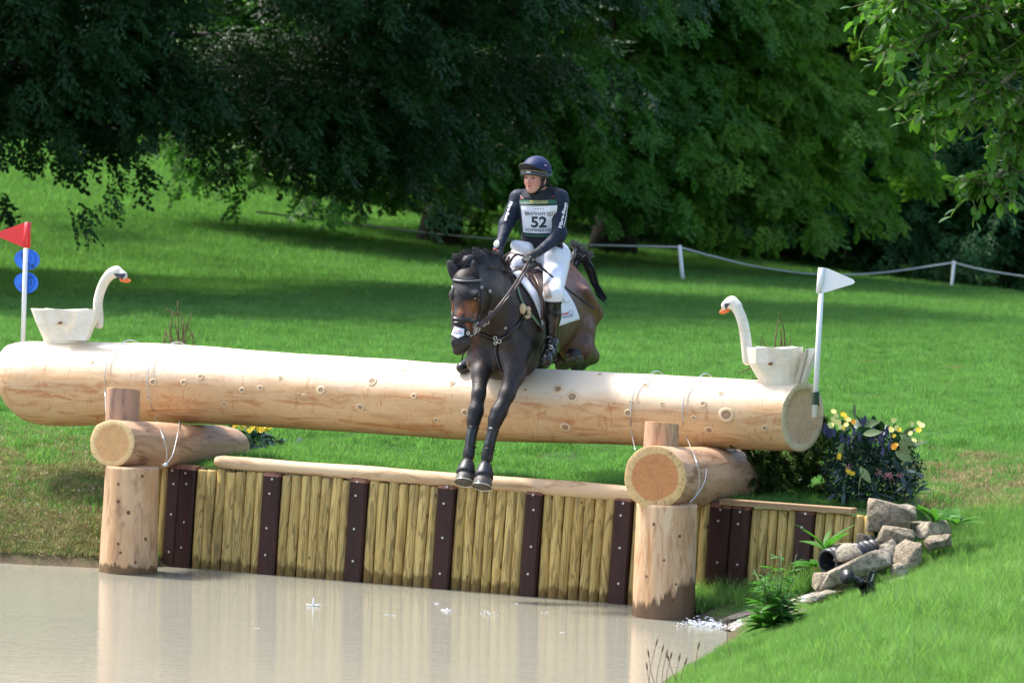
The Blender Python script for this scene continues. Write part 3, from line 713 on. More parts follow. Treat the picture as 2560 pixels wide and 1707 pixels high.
# ------------------------------------------------------------------ wire ropes round the logs
M_wire = plain("galvanised_wire", (.55, .56, .56), .35, .7)
def wire(label, px_front, logc, rr, over_b=None, knotat=None):
    pts = [at(x, y, b) for x, y, b in px_front]
    P = spline(pts, 40); V, Fc = tube(P, .0045, 6)
    o = thing("wire_rope", label, "wire rope", P[0], "wire ropes tying the big log down")
    mesh("wire_strand", V, Fc, M_wire, o)
    if knotat is not None:
        k = at(*knotat); V, Fc = tube([k + np.array([-.02, 0, -.01]), k + np.array([.02, 0, .01])], .014, 8); mesh("wire_clamp", V, Fc, M_wire, o)
    return o
def lw(px, off=.008):      # pixels on the big log surface -> points just proud of it
    p, h = cast(LOGP, px, off=off + .014); return [tuple(q) for q in p]
def wire_pts(label, onlog, free, knotat=None):
    P = [np.array(q) for q in lw(onlog)]
    # carry the rope over the top and down the back
    s = (P[0] - P0) @ LD; c = LOGC(s / LL); rad = LOGR(s / LL) + .026; back = []
    for a in np.radians([160, 120, 80, 40, 0, -40]): back.append(c + np.array([.04, math.cos(a + math.pi) * -rad * -1, math.sin(a) * rad]) if False else c + LD * .03 + np.array([0, math.cos(a) * rad, math.sin(a) * rad]))
    th0 = math.atan2((P[0] - c)[2], (P[0] - c)[1]); arc = [c + LD * .03 * (1 - i / 9) * 1.0 + np.array([0, math.cos(t) * rad, math.sin(t) * rad]) for i, t in enumerate(np.linspace(-.7, th0, 10))][:-1]
    pts = arc + P + [at(*f) for f in free]
    Pp = spline(pts, 70); V, Fc = tube(Pp, 0.0045, 6); o = thing("wire_rope", label, "wire rope", Pp[-1], "wire ropes tying the big log down"); mesh("wire_strand", V, Fc, M_wire, o)
    if knotat is not None:
        k = at(*knotat); V, Fc = tube([k + np.array([-.02, 0, -.01]), k + np.array([.02, 0, .01])], .014, 8); mesh("wire_clamp", V, Fc, M_wire, o)
wire_pts("thin wire rope over the big log just left of the stubby bark-streaked chock", [(293, 868), (272, 895), (262, 935), (263, 985)], [(265, 1030, -.62), (268, 1062, -.5)])
wire_pts("wire rope right of the streaked chock, tied below the slim cross log", [(415, 868), (388, 885), (372, 920), (369, 970), (378, 1015), (392, 1050)], [(405, 1085, -1.02), (416, 1120, -1.03), (416, 1150, -1.0), (410, 1166, -.9), (395, 1172, -.75)], (413, 1162, -1.0))
wire("short wire rope hanging from the big log's underside behind the tied clamp", [(449, 1052, -.18), (446, 1075, -.50), (440, 1105, -.66), (430, 1140, -.82), (414, 1162, -.95)], None, None)
wire_pts("thin wire rope over the big log left of the chock above the red-centred cross log", [(1618, 946), (1600, 956), (1582, 990), (1576, 1040), (1580, 1085)], [(1588, 1125, -.55)])
wire_pts("wire rope crossing the big log right of the chock, tied under the fatter cross log", [(1742, 950), (1722, 965), (1708, 1005), (1707, 1050), (1718, 1095)], [(1738, 1145, -.98), (1748, 1185, -1.0), (1746, 1220, -.98), (1736, 1240, -.95), (1724, 1256, -.85)], None)
wire("short wire rope loop at the right flank of the fatter cross log", [(1769, 1124, -.2), (1767, 1160, -.62), (1762, 1200, -.80), (1745, 1233, -.92), (1724, 1256, -1.0)], None, None)

# ------------------------------------------------------------------ timber retaining wall
WB = -.43
wallo = thing("retaining_wall", "timber pond wall of upright yellow half logs between dark stained posts", "wall", (0, WB, 0)); wallo["kind"] = "thing"
LEAN = math.tan(math.radians(2.2))
WTOP = .768
def half_log_mesh(w, h, seed):
    n = 9; a = np.linspace(math.pi, 2 * math.pi, n); zs = np.array([-.35, -.05, 0.03, .12, .3, .5, h - .012, h]); V = []; gc = []; wet = []
    for z in zs:
        k = 1 + .03 * math.sin(seed * 7 + z * 9); kk = .8 if z == h else 1.0
        for t in a:
            V.append((math.cos(t) * w / 2 * k * kk + .004 * math.sin(z * 6 + seed), math.sin(t) * w * .47 * kk, z)); gc.append((z + seed * 2.3, math.cos(t) * w / 2, math.sin(t) * w / 2)); wet.append(1 - z / .16)
    m = len(zs)
    for z in (zs[0], zs[-1]): V.append((0, 0, z)); gc.append((z, 0, 0)); wet.append(1 if z < 0 else 0)
    Fc = [(i * n + j, i * n + j + 1, (i + 1) * n + j + 1, (i + 1) * n + j) for i in range(m - 1) for j in range(n - 1)]
    Fc += [(i * n + n - 1, i * n, (i + 1) * n, (i + 1) * n + n - 1) for i in range(m - 1)]
    Fc.append(tuple((m - 1) * n + j for j in range(n)))
    return mesh_data("half_log", V, Fc, M_half, True, {'gc': gc, 'wet': wet})
HL = [half_log_mesh(w, .75, i + 1) for i, w in enumerate((.083, .086, .080, .088, .084))]
SH = Matrix(((1, 0, LEAN, 0), (0, 1, 0, 0), (0, 0, 1, 0), (0, 0, 0, 1)))
wr = random.Random(5)
def place_half(a, w, top):
    i = wr.randrange(5); o = bpy.data.objects.new("half_log", HL[i]); SC.collection.objects.link(o); o.parent = wallo
    w0 = (.083, .086, .080, .088, .084)[i]
    M = Matrix.Translation((a, wr.uniform(-.003, .003), 0)) @ Matrix.Rotation(math.atan(LEAN) + wr.uniform(-.003, .003), 4, 'Y') @ Matrix.Diagonal((w / w0, 1, (top) / .75 * wr.uniform(.985, 1.0), 1))
    o.matrix_basis = M
M_bolt = plain("galvanised_bolt", (.5, .5, .5), .4, .8)
SLM = {}
def place_sleeper(a, w, top, proud=.055):
    key = (round(w, 3), top)
    if key not in SLM:
        c = .012; prof = [(-w / 2, .03), (-w / 2, -proud + c), (-w / 2 + c, -proud), (w / 2 - c, -proud), (w / 2, -proud + c), (w / 2, .03)]
        V = []; gc = []; zs = [-.35, 0, .3, top - .03, top]
        for z in zs:
            for x, y in prof:
                yy = y + (.02 if z == top and y < 0 else 0); V.append((x, yy, z)); gc.append((z, x, y))
        n = 6; Fc = [(i * n + j, i * n + (j + 1) % n, (i + 1) * n + (j + 1) % n, (i + 1) * n + j) for i in range(len(zs) - 1) for j in range(n)] + [tuple((len(zs) - 1) * n + j for j in range(n))]
        me = mesh_data("sleeper_post", V, Fc, [M_sleep, M_sleept], False, {'gc': gc, 'wet': [0] * len(V)})
        for p_ in me.polygons:
            if p_.center.z > top - .032: p_.material_index = 1
        SLM[key] = me
    o = bpy.data.objects.new("sleeper_post", SLM[key]); SC.collection.objects.link(o); o.parent = wallo
    o.matrix_basis = Matrix.Translation((a, 0, 0)) @ Matrix.Rotation(math.atan(LEAN), 4, 'Y'); WM[o.name] = wm(wallo) @ o.matrix_basis
    for z in (.72, .62, .37, .14):
        if z > top - .03: continue
        b = bpy.data.objects.new("bolt", BOLT); SC.collection.objects.link(b); b.parent = o; b.matrix_basis = Matrix.Translation((wr.uniform(-.012, .012), -proud - .004, z + wr.uniform(-.03, .03)))
bv, bf = tube([(0, .004, 0), (0, -.002, 0)], .0085, 10); BOLT = mesh_data("bolt", bv, bf, M_bolt, False)
def apx(x, y=1440): 
    return at(x, y, WB)[0]
dark = [(649, 692), (865, 908), (1084, 1127), (1303, 1344), (1524, 1569)]
def span(x0, x1, n, y0, y1, top):
    a0, a1 = apx(x0, y0), apx(x1, y1); ws = [wr.uniform(.93, 1.07) for _ in range(n)]; s = sum(ws); x = a0
    for w in ws:
        w = w / s * (a1 - a0); place_half(x + w / 2, w * 1.03, top + wr.uniform(-.006, .006)); x += w
base_y = lambda x: 1420 + (x - 480) * 90 / 1100
prev = 480
for (x0, x1) in dark:
    span(prev, x0, 7, base_y(prev), base_y(x0), WTOP - .02); a0, a1 = apx(x0, base_y(x0)), apx(x1, base_y(x1)); place_sleeper((a0 + a1) / 2, a1 - a0, WTOP - .01); prev = x1
span(1569, 1762, 7, 1510, 1524, WTOP - .02)
for x0, x1 in ((412, 441), (441, 480)): a0, a1 = apx(x0, 1415), apx(x1, 1418); place_sleeper((a0 + a1) / 2, a1 - a0, WTOP - .005)
span(330, 412, 4, 1410, 1414, WTOP - .02)
for x0, x1 in ((1762, 1814), (1816, 1862), (1976, 2022)): a0, a1 = apx(x0, 1525), apx(x1, 1529); place_sleeper((a0 + a1) / 2, a1 - a0, WTOP - .01)
span(1862, 1976, 5, 1530, 1540, WTOP - .02); span(2022, 2168, 6, 1545, 1560, WTOP - .02)
# dark backing board so the joints read dark, hidden behind the half logs
V, Fc = box((.05, WB + .022, .30), (5.35, .03, .86)); mesh("backing_board", V, Fc, M_sleep, wallo, 'J', False, {'gc': V, 'wet': np.zeros(len(V))})
r0, r1 = at(541, 1153, WB), at(1600, 1236, WB); r0 = r0 + [0, 0, 0]; r0[2] = r0[2]; r1[2] = r1[2]
ro = thing("rail_log", "slender pale rounded rail resting along the top of the half-log wall", "log", (r0 + r1) / 2)
V, Fc, gc, caps, _, _, _ = logshape(r0, r1, .048, .058, 20, 60, 31, .05, .03, 0, prof=lambda s: 1 + .05 * math.sin(s * 21) * math.sin(s * 5))
mesh("rail_body", V, Fc + caps, M_rail, ro, 'J', True, {'gc': gc})
p0, p1 = at(1806, 1253, WB - .01), at(2135, 1277, WB - .01)
D = p1 - p0; th = math.atan2(D[2], D[0]); R = np.array([[math.cos(th), 0, -math.sin(th)], [0, 1, 0], [math.sin(th), 0, math.cos(th)]])
V, Fc = box((p0 + p1) / 2, (np.linalg.norm(D), .12, .036), R); cp = thing("capping_plank", "sawn plank laid on top of the half-log wall in front of the flowers", "plank", (p0 + p1) / 2)
mesh("plank_board", V, Fc, M_plank, cp, 'J', False, {'gc': V, 'wet': np.zeros(len(V))})

# ------------------------------------------------------------------ wooden swans
M_cream, nt_, b_ = newmat("cream_painted_wood"); g = G(nt_); co_ = g.objco(); n_ = g.noise(co_, 7, 4, .6); n2_ = g.noise(g.vm('MULTIPLY', co_, (1, 1, 5)), 14, 4, .7); g.l(g.mix(g.ramp(g.math('MULTIPLY_ADD', n2_, .4, g.math('MULTIPLY', n_, .6)), [(.46, 0.), (.62, 1.)]), (.74, .70, .60), (.66, .59, .45)), b_.inputs['Base Color']); b_.inputs['Roughness'].default_value = .6; g.bump(n2_, .3, .01, b_)
M_orange = plain("orange_paint", (.80, .17, .04), .5, 0, .05)
M_navy = plain("dark_blue_grey_paint", (.045, .055, .085), .5, 0, .1)
M_shaded_grain = plain("shaded_grain_wood", (.42, .37, .28), .7, 0, .15, 20, .2)  # grain board of the tail; its shaded grey is put into the colour
def swan(left):
    s = 1 if left else -1      # left swan looks right
    b = .02
    if left: tl, tr, bl, br = (80, 773), (240, 775), (113, 853), (213, 853); nk = [(238, 812), (250, 775), (246, 735), (254, 705), (267, 683), (287, 672)]; 
    else: tl, tr, bl, br = (1866, 869), (2030, 869), (1900, 955), (2002, 962)
    c = (at(*bl, b) + at(*br, b)) / 2
    o = thing("wooden_swan", ("cream wooden swan by the red flag, facing the rider from the wide log end" if left else "cream wooden swan by the white flag with a split tail of two boards"), "swan", c, "wooden swans on the big log")
    def ring(q, hw, n=16, e=2.4):     # q: two end points (J) -> superellipse outline in plan, depth half width hw
        p, r = np.asarray(q[0]), np.asarray(q[1]); m = (p + r) / 2; h = (r - p) / 2; R = []
        for i in range(n):
            a = 2 * math.pi * i / n; cx, sy = math.cos(a), math.sin(a); R.append(m + h * np.sign(cx) * abs(cx) ** (2 / e) + np.array([0, 1, 0]) * hw * np.sign(sy) * abs(sy) ** (2 / e * 1.15))
        return np.array(R)
    T0, T1, B0, B1 = at(*tl, b), at(*tr, b), at(*bl, b), at(*br, b)
    if not left: T1 = T0 + (T1 - T0) * .86; B1 = B0 + (B1 - B0) * .88
    mid0 = T0 + (B0 - T0) * .42 + (0 if left else 0); mid1 = T1 + (B1 - T1) * .45
    if not left: mid0 = mid0 + np.array([-.03, 0, 0])
    rings = [ring((T0, T1), .13), ring((mid0, mid1), .125), ring((B0 * .93 + T0 * .07, B1 * .93 + T1 * .07), .085), ring((B0 - [0, 0, .02], B1 - [0, 0, .02]), .07)]
    rings[0][:, 2] += .008 * np.cos(np.arange(16) * 2.1); rings[1][:, 1] += .012 * np.sin(np.arange(16) * 1.7 + s); rings[1][:, 2] += .012 * np.sin(np.arange(16) * 2.3)
    V = np.concatenate(rings + [[rings[0].mean(0)], [rings[3].mean(0)]]); n = 16
    Fc = [(i * n + j, (i + 1) * n + j, (i + 1) * n + (j + 1) % n, i * n + (j + 1) % n) for i in range(3) for j in range(n)]
    Fc += [(j, (j + 1) % n, 4 * n) for j in range(n)] + [(3 * n + (j + 1) % n, 3 * n + j, 4 * n + 1) for j in range(n)]
    mesh("swan_body", V, Fc, M_cream, o, 'J', False)
    # wing board or tail boards
    def board(pl, hw, bb, nm, mt=M_cream, e=.004):
        pf = [at(x, y, bb) for x, y in pl]; n = len(pf); V = np.array(pf + [p + np.array([0, hw, 0]) for p in pf])
        Fc = [tuple(range(n)), tuple(range(2 * n - 1, n - 1, -1))] + [(i, i + n, (i + 1) % n + n, (i + 1) % n) for i in range(n)]; return mesh(nm, V, Fc, mt, o, 'J', False)
    if left:
        board([(197, 776), (240, 774), (236, 798), (214, 851), (180, 851), (160, 848), (186, 815)], .05, b - .155, "wing_board")
    else:
        board([(2014, 872), (2035, 870), (2038, 876), (2005, 958), (1990, 959), (2000, 915)], .10, b - .02, "tail_board")
        board([(2003, 884), (2016, 874), (2014, 890), (1996, 959), (1985, 960), (1998, 915)], .05, b - .125, "tail_board", M_shaded_grain)
    kp = at(148, 807, b - .165) if left else at(1924, 909, b - .150); V, Fc = tube([kp + np.array([0, .03, 0]), kp - np.array([0, .004, 0])], .011, 10); mesh("knot", V, Fc, plain("knot_brown", (.16, .08, .04), .6), o)
    if left: nk = [(248, 812), (246, 785), (245, 755), (252, 725), (264, 700), (279, 683), (292, 677)]; head = [(276, 686), (292, 680), (308, 688)]; r = [.032, .036, .034, .034, .036, .038, .034]; bk = [(306, 697), (318, 701), (325, 702)]
    else: nk = [(1868, 902), (1867, 870), (1863, 838), (1857, 806), (1846, 777), (1833, 760), (1822, 756)]; head = [(1842, 764), (1830, 755), (1814, 764)]; r = [.033, .038, .037, .036, .036, .036, .032]; bk = [(1817, 773), (1807, 779), (1801, 781)]
    nb_ = b - .02
    S = SDF(); pts = spline([at(x, y, nb_) for x, y in nk], 18); r = list(np.interp(np.linspace(0, len(nk) - 1, 18), range(len(nk)), r)); S.chain(pts, [q * .95 for q in r], .012, ((0, 1, 0), 1.15)); hp = [at(x, y, nb_) for x, y in head]; S.chain(hp, [.034, .037, .028], .02)
    S.cone(hp[2], at(*( (312, 698) if left else (1813, 773)), nb_), .026, .020, .02)
    V, Q = S.nets(.006); mesh("swan_neck", V, Q, M_cream, o)
    Bk = SDF(); bp = [at(x, y, nb_) for x, y in bk]; Bk.chain(bp, [.024, .017, .009], .01); V, Q = Bk.nets(.004); mesh("beak", V, Q, M_orange, o)
    # dark face patch: skin of the head between eye and beak
    pp = [(284, 684), (296, 684), (308, 683), (314, 685), (312, 691), (303, 703), (296, 698), (290, 692)] if left else [(1811, 758), (1818, 758), (1825, 759), (1820, 765), (1817, 773), (1814, 772), (1811, 764)]
    n = len(pp) * 3; pa = np.array(pp + pp[:1], float); pp = [tuple(pa[i] + (pa[i + 1] - pa[i]) * f) for i in range(len(pa) - 1) for f in (0, .33, .67)]; pm = np.mean(pp, 0); pts_ = []
    for f in (1, .8, .6, .4, .2): pts_ += [tuple(pm + (np.array(p_) - pm) * f) for p_ in pp]
    q, h = cast(S, pts_ + [tuple(pm)], off=.003); Nn = S.grad(q); m_ = len(q)
    V = np.concatenate([q, q[:n] - Nn[:n] * .012])
    Fc = [(k * n + (i + 1) % n, k * n + i, (k + 1) * n + i, (k + 1) * n + (i + 1) % n) for k in range(4) for i in range(n)] + [(4 * n + (i + 1) % n, 4 * n + i, 5 * n) for i in range(n)] + [(i, (i + 1) % n, (i + 1) % n + m_, i + m_) for i in range(n)]
    mesh("face_patch", V, Fc, M_navy, o, 'J', True)
swan(True); swan(False)

# ------------------------------------------------------------------ flags
M_white = plain("white_plastic", (.78, .80, .82), .35, 0, .03); M_red = plain("red_plastic", (.75, .035, .04), .4, 0, .04); M_spring = plain("dark_green_plastic", (.03, .06, .03), .5)
M_blue = plain("blue_plastic", (.02, .16, .70), .4, 0, .08); M_black = plain("black_marker", (.02, .02, .03), .5)
def flag(label, p0, p1, b0, b1, sleeve, tri, mat, spring=None):
    A, B = at(*p0, b0), at(*p1, b1); o = thing("jump_flag", label, "flag", A, "flags marking the ends of the jump")
    V, Fc = tube([A, B], .019, 14); mesh("flag_pole", V, Fc, M_white, o)
    T = (B - A) / np.linalg.norm(B - A); s0, s1 = at(*sleeve[0], b1), at(*sleeve[1], b1)
    V, Fc = tube([s0, s0 + (s1 - s0) * .5, s1], .0265, 14); mesh("flag_sleeve", V, Fc, mat, o)
    n = len(tri); pf = [at(x, y, b1) for x, y in tri]; V = np.array([p + np.array([0, -.003, 0]) for p in pf] + [p + np.array([0, .003, 0]) for p in pf])
    mesh("flag_blade", V, [tuple(range(n)), tuple(range(2 * n - 1, n - 1, -1))] + [(i, i + n, (i + 1) % n + n, (i + 1) % n) for i in range(n)], mat, o, 'J', False)
    if spring:
        q0, q1 = at(*spring[0], b0), at(*spring[1], b0); t = np.linspace(0, 1, 200)[:, None]; a = t * 2 * math.pi * 9
        C = q0 + (q1 - q0) * t + .024 * (np.cos(a) * np.array([1, 0, 0]) + np.sin(a) * np.array([0, 1, 0])); V, Fc = tube(C, .0055, 6); mesh("clip_spring", V, Fc, M_spring, o)
    return o
LF_B = .42
flag("red triangular flag pointing out of the picture on a white pole with blue discs", (56, 900), (66, 580), LF_B, LF_B, [(65, 619), (70, 556)], [(58, 618), (76, 619), (76, 557), (60, 557), (-10, 582), (-10, 590)], M_red)
PB = at(2037, 960, LOGB)[1]
E1c = at(2038, 985, -.12)
flag("white triangular flag on a white pole clipped to the cut face of the big log", (2036, 1043), (2055, 690), -.13, -.13, [(2049, 733), (2055, 670)], [(2052, 733), (2064, 731), (2133, 710), (2137, 705), (2133, 699), (2068, 671), (2054, 669)], M_white, [(2038, 1012), (2039, 980)])
def disc(label, cx, cy, rx, ry, seed):
    c = at(cx, cy, LF_B + .03); o = thing("marker_disc", label, "disc", c, "blue discs on the red flag's pole")
    n = 40; R = rx / 325; q = ry / rx; a = np.linspace(0, 2 * math.pi, n, endpoint=False)
    for k, (sc_, dx, dy, z) in enumerate(((1.0, 0, .0, 0), (.86, -.018, .006, -.006))):
        P = np.stack([c[0] + dx + np.cos(a) * R * sc_, np.full(n, c[1] + z), c[2] + dy + np.sin(a) * R * sc_ * q], 1)
        V = np.concatenate([P, P + [0, .005, 0], P * [1, 0, 1] + [0, c[1] + z, 0]]); C = np.array([c[0] + dx, 0, c[2] + dy])
        inner = P.copy(); inner[:, [0, 2]] = C[[0, 2]] + (P[:, [0, 2]] - C[[0, 2]]) * .93; inner[:, 1] += .002
        V = np.concatenate([P, P + [0, .005, 0], inner])
        Fc = [(i, (i + 1) % n, (i + 1) % n + n, i + n) for i in range(n)] + [(i, i + 2 * n, (i + 1) % n + 2 * n, (i + 1) % n) for i in range(n)] + [tuple(2 * n + i for i in range(n)), tuple(n + i for i in reversed(range(n)))]
        mesh("disc_plate", V, Fc, M_blue, o, 'J', False)
    return o, c
d1, c1 = disc("upper blue disc behind the white flag pole, under the red flag", 68, 649, 37, 27, 1)
d2, c2 = disc("lower blue disc behind the white flag pole, below its twin", 66, 707, 35, 27, 2)
def scribble(parent, strokes, bb, w=.0022, mat=None):
    for s in strokes:
        P = spline([at(x, y, bb) for x, y in s], max(6, 5 * len(s))); V, Fc = tube(P, w, 5); mesh("wire_clip", V, Fc, mat or M_black, parent)
scribble(d1, [[(54, 634), (52, 641), (56, 643), (56, 634), (54, 632)], [(55, 644), (66, 655), (79, 667)], [(77, 663), (82, 661), (84, 664), (80, 668), (84, 669), (82, 665)]], LF_B + .018)
scribble(d2, [[(57, 703), (68, 696), (78, 690), (80, 693), (76, 697), (72, 693)], [(52, 722), (50, 716), (55, 713), (53, 720)], [(77, 712), (79, 700)], [(74, 711), (78, 714)]], LF_B + .018)
# ------------------------------------------------------------------ trees: trunk, limbs and a crown of drooping leaf sprays
M_bark = plain("grey_bark", (.035, .03, .022), .9, 0, .35, 6, .5)
def spray(n, L, leaf, seed, droop=.5, wid=.22, cup=.3):
    """a branchlet: leaves in two rows along a drooping, zigzag twig with side twigs"""
    r = np.random.RandomState(seed); V = []; Fc = []; tip = []
    twigs = [(np.zeros(3), 0.0, L)]
    for k in range(5): twigs.append((None, (-1) ** k * r.uniform(.5, .95), L * r.uniform(.35, .6) * (1 - .1 * k)))
    for ti, (st, ang, ll) in enumerate(twigs):
        if st is None: s0 = .15 + .16 * ti; st = np.array([s0 * L, 0, -droop * s0 * s0 * L * .6])
        m = max(4, int(n * ll / L / 2.6))
        for i in range(m):
            s = (i + .6) / m; x = s * ll; base = st + np.array([math.cos(ang) * x, math.sin(ang) * x, -droop * s * s * ll * .6 + r.normal(0, .012)])
            sd = 1 if i % 2 else -1; la = ang + sd * r.uniform(.5, 1.1) if i < m - 1 else ang
            d = np.array([math.cos(la), math.sin(la), r.uniform(-.75, -.05)]); d /= np.linalg.norm(d)
            sw = np.cross(d, [0, 0, 1.]) + r.normal(0, .35, 3); sw -= d * sw.dot(d); sw /= np.linalg.norm(sw); q = leaf * r.uniform(.7, 1.2); w = q * .33
            k = len(V); nn = np.cross(d, sw) * cup * w
            V += [base, base + d * q * .33 + sw * w + nn, base + d * q * .7 + sw * w * .8 + nn, base + d * q, base + d * q * .7 - sw * w * .8 + nn, base + d * q * .33 - sw * w + nn]
            Fc += [(k, k + 1, k + 2, k + 3), (k, k + 3, k + 4, k + 5)]; tip += [s * (.4 if ti else 1)] * 6
    return V, Fc, tip
def spray_coll(name, mat, n=24, L=.62, leaf=.10, cnt=4, droop=.5):
    ob = []
    for i in range(cnt):
        V, Fc, tip = spray(n, L, leaf, 50 + i, droop); ob.append(src_obj(name, V, Fc, mat, {'tip': tip}))
    return scatter_group(source_coll(name, ob))
M_lfA = leafy_mat("dark_beech_leaf", (.013, .048, .011), (.034, .095, .022), .25, .42, .25)
M_lfB = leafy_mat("bright_beech_leaf", (.06, .165, .02), (.25, .42, .06), .5, .42, .3)
M_lfC = leafy_mat("blue_green_leaf", (.028, .095, .034), (.065, .17, .055), .22, .5, .25)
NG_A = spray_coll("dark_leaf_spray", M_lfA, leaf=.105, n=26); NG_B = spray_coll("bright_leaf_spray", M_lfB, leaf=.125); NG_C = spray_coll("blue_leaf_spray", M_lfC, L=.75, leaf=.14)
M_lfD = leafy_mat('mid_green_leaf', (.04, .125, .02), (.13, .30, .05), .45, .42, .3); NG_D = spray_coll('mid_leaf_spray', M_lfD, leaf=.115)
NGX = {'D': NG_D, 'A': NG_A, 'B': NG_B, 'C': NG_C}
def limb_mesh(T0, tips, r0, rnd):
    parts = []
    for t in tips:
        m = T0 + (t - T0) * .5 + np.array([0, 0, abs(t[2] - T0[2]) * .15 + .4]); P = spline([T0, m, t], 7); parts.append(tube(P, np.linspace(r0, .02, 7), 6))
    return joinm(parts)
def tree(label, X, Y, R, H, skirt, mat, seed, ncl=150, per=75, r_tr=.5, group=None, sq=1.0, cl=1.3, name="beech_tree", peak=.15, r0=.95, thick=.10, up=.45):
    """crown: leafy boughs over a dome; each bough is a drooping fan of sprays, dark gaps stay between boughs"""
    r = np.random.RandomState(seed); z0 = float(height([X], [Y])[0]); base = np.array([X, Y, z0 - .1])
    o = thing(name, label, "tree", base, group, 'W')
    tp = np.array([(0, 0, 0), (.1, 0, H * .2), (-.1, .1, H * .45), (0, 0, H * .8)]) + base
    V, Fc = tube(spline(tp, 12), np.concatenate([[r_tr * 1.35], np.linspace(r_tr, r_tr * .25, 11)]), 12); mesh("trunk", V, Fc, M_bark, o, 'W')
    P = []; ROT = []; S = []; tips = []
    for c in range(ncl):
        a = r.uniform(-math.pi, 0) if r.uniform() < .88 else r.uniform(0, 2 * math.pi)
        hh = r.uniform() ** up if False else r.uniform() ** 1.3
        prof = r0 + (1 - r0) * min(1, hh / peak) if hh < peak else math.sqrt(max(.02, 1 - ((hh - peak) / (1.02 - peak)) ** 2.2))
        rad = R * prof * r.uniform(.72, 1.08); cx, cy = X + math.cos(a) * rad, Y + math.sin(a) * rad * sq
        gz = float(height([cx], [cy])[0]); zz = max(gz + skirt + .6 + r.uniform(0, .6), z0 + skirt + hh * (H - skirt))
        C = np.array([cx, cy, zz]); out = np.array([math.cos(a), math.sin(a), 0.]); ax = cl * r.uniform(.6, 1.5)
        nt = max(4, per // 10); spread = r.uniform(.25, .6); dr = r.uniform(.55, 1.0)
        for t in range(nt):
            ta = a + r.normal(0, spread); o2 = np.array([math.cos(ta), math.sin(ta), 0.]); tl = ax * r.uniform(.6, 1.2); st = C - out * ax * .7 + np.array([r.normal(0, .15), r.normal(0, .15), r.normal(0, thick)])
            m = max(2, per // nt // 5)
            for i in range(m):
                s = (i + r.uniform()) / m; p = st + o2 * tl * s * 1.4 + np.array([0, 0, .12 * tl * math.sin(s * 2.2) - dr * tl * s ** 2.4]) + r.normal(0, .08, 3); q_ = r.uniform(.55, 1.25)
                for _k in range(5):
                    P.append(p + r.normal(0, .13, 3) * q_ * [1, 1, .6]); ROT.append((r.normal(0, .3), .15 + dr * s * s * .8 + r.normal(0, .3), ta + r.normal(0, .9))); S.append(q_ * r.uniform(.75, 1.05))
        if r.uniform() < .12: tips.append(C - out * ax * .9)
    P = np.array(P); gz = height(P[:, 0], P[:, 1]); k = P[:, 2] > gz + skirt * .5; P = P[k]; ROT = np.array(ROT)[k]; S = np.array(S)[k]
    cr = scatter("crown", P, ROT, S, NGX[mat], 4, o, 'W', r)
    if tips:
        V, Fc = limb_mesh(tp[1] + [0, 0, .5], tips, r_tr * .28, r); mesh("limbs", V, Fc, M_bark, o, 'W')['kind'] = 'stuff'
    return o
gT = "trees along the back of the meadow"
tree("huge dark beech whose low skirt hangs over the meadow above the left swan", -14.5, 70.0, 16.5, 18, 2.9, 'A', 3, 760, 90, .6, cl=1.8, group=gT, peak=.4, r0=.80)
tree("mid-green beech next to the huge dark one, its drooping twigs ending left of the rider", -1.9, 87.0, 6.8, 18, 1.6, 'D', 4, 240, 90, .5, cl=1.6, group=gT, peak=.3, r0=.85)
tree("fresh green beech with cascading bright twigs right behind the rider", 2.6, 92, 6.6, 17, 2.2, 'B', 5, 100, 260, .55, sq=.9, cl=2.6, group=gT)
tree("green tree filling the gap behind the rider's helmet", -1.2, 106, 6.4, 17, 1.8, 'B', 15, 80, 240, .5, sq=.9, cl=2.6, group=gT)
tree("blue-green tree standing behind the bright cascade, above the right swan", 8.2, 104, 6.8, 18, 1.8, 'C', 6, 100, 240, .6, sq=.9, cl=2.8, group=gT)
tree("blue-green tree at the right picture edge behind the sharp foreground twigs", 15.4, 103, 6.6, 18, 1.6, 'C', 7, 90, 240, .55, sq=.9, cl=2.8, group=gT)
tree("deep shaded tree farthest back between the two blue-green ones", 11.5, 114, 7, 20, 1.4, 'C', 8, 90, 200, .5, sq=.9, cl=2.8, group=gT)
# a closed wood behind everything (nobody could count it)
r = np.random.RandomState(20); n = 17000
Xw = r.uniform(-42, 42, n); Yw = 122 + r.uniform(0, 12, n) + 3 * np.sin(Xw * .5); Zw = height(Xw, Yw) + r.uniform(0, 1, n) ** .9 * 22
scatter("far_wood", np.stack([Xw, Yw, Zw], 1), np.stack([r.normal(0, .4, n), r.uniform(.1, 1, n), r.uniform(-2.6, -.5, n)], 1), r.uniform(1.4, 2.6, n), NG_C, 4, None, 'W', r)
V = []; Fc = []; xs = np.linspace(-110, 110, 90)
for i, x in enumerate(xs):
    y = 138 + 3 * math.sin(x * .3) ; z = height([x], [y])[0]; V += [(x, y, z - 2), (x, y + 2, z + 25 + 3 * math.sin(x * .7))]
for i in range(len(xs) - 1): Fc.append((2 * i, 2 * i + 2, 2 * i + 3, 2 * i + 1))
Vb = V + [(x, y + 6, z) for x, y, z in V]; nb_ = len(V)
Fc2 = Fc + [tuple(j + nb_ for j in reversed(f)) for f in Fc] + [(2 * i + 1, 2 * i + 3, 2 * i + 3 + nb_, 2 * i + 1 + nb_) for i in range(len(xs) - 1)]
mesh("far_woodland_mass", Vb, Fc2, plain("deep_wood", (.008, .016, .009), .9, 0, .5, .4), None, 'W', True, kind='stuff')

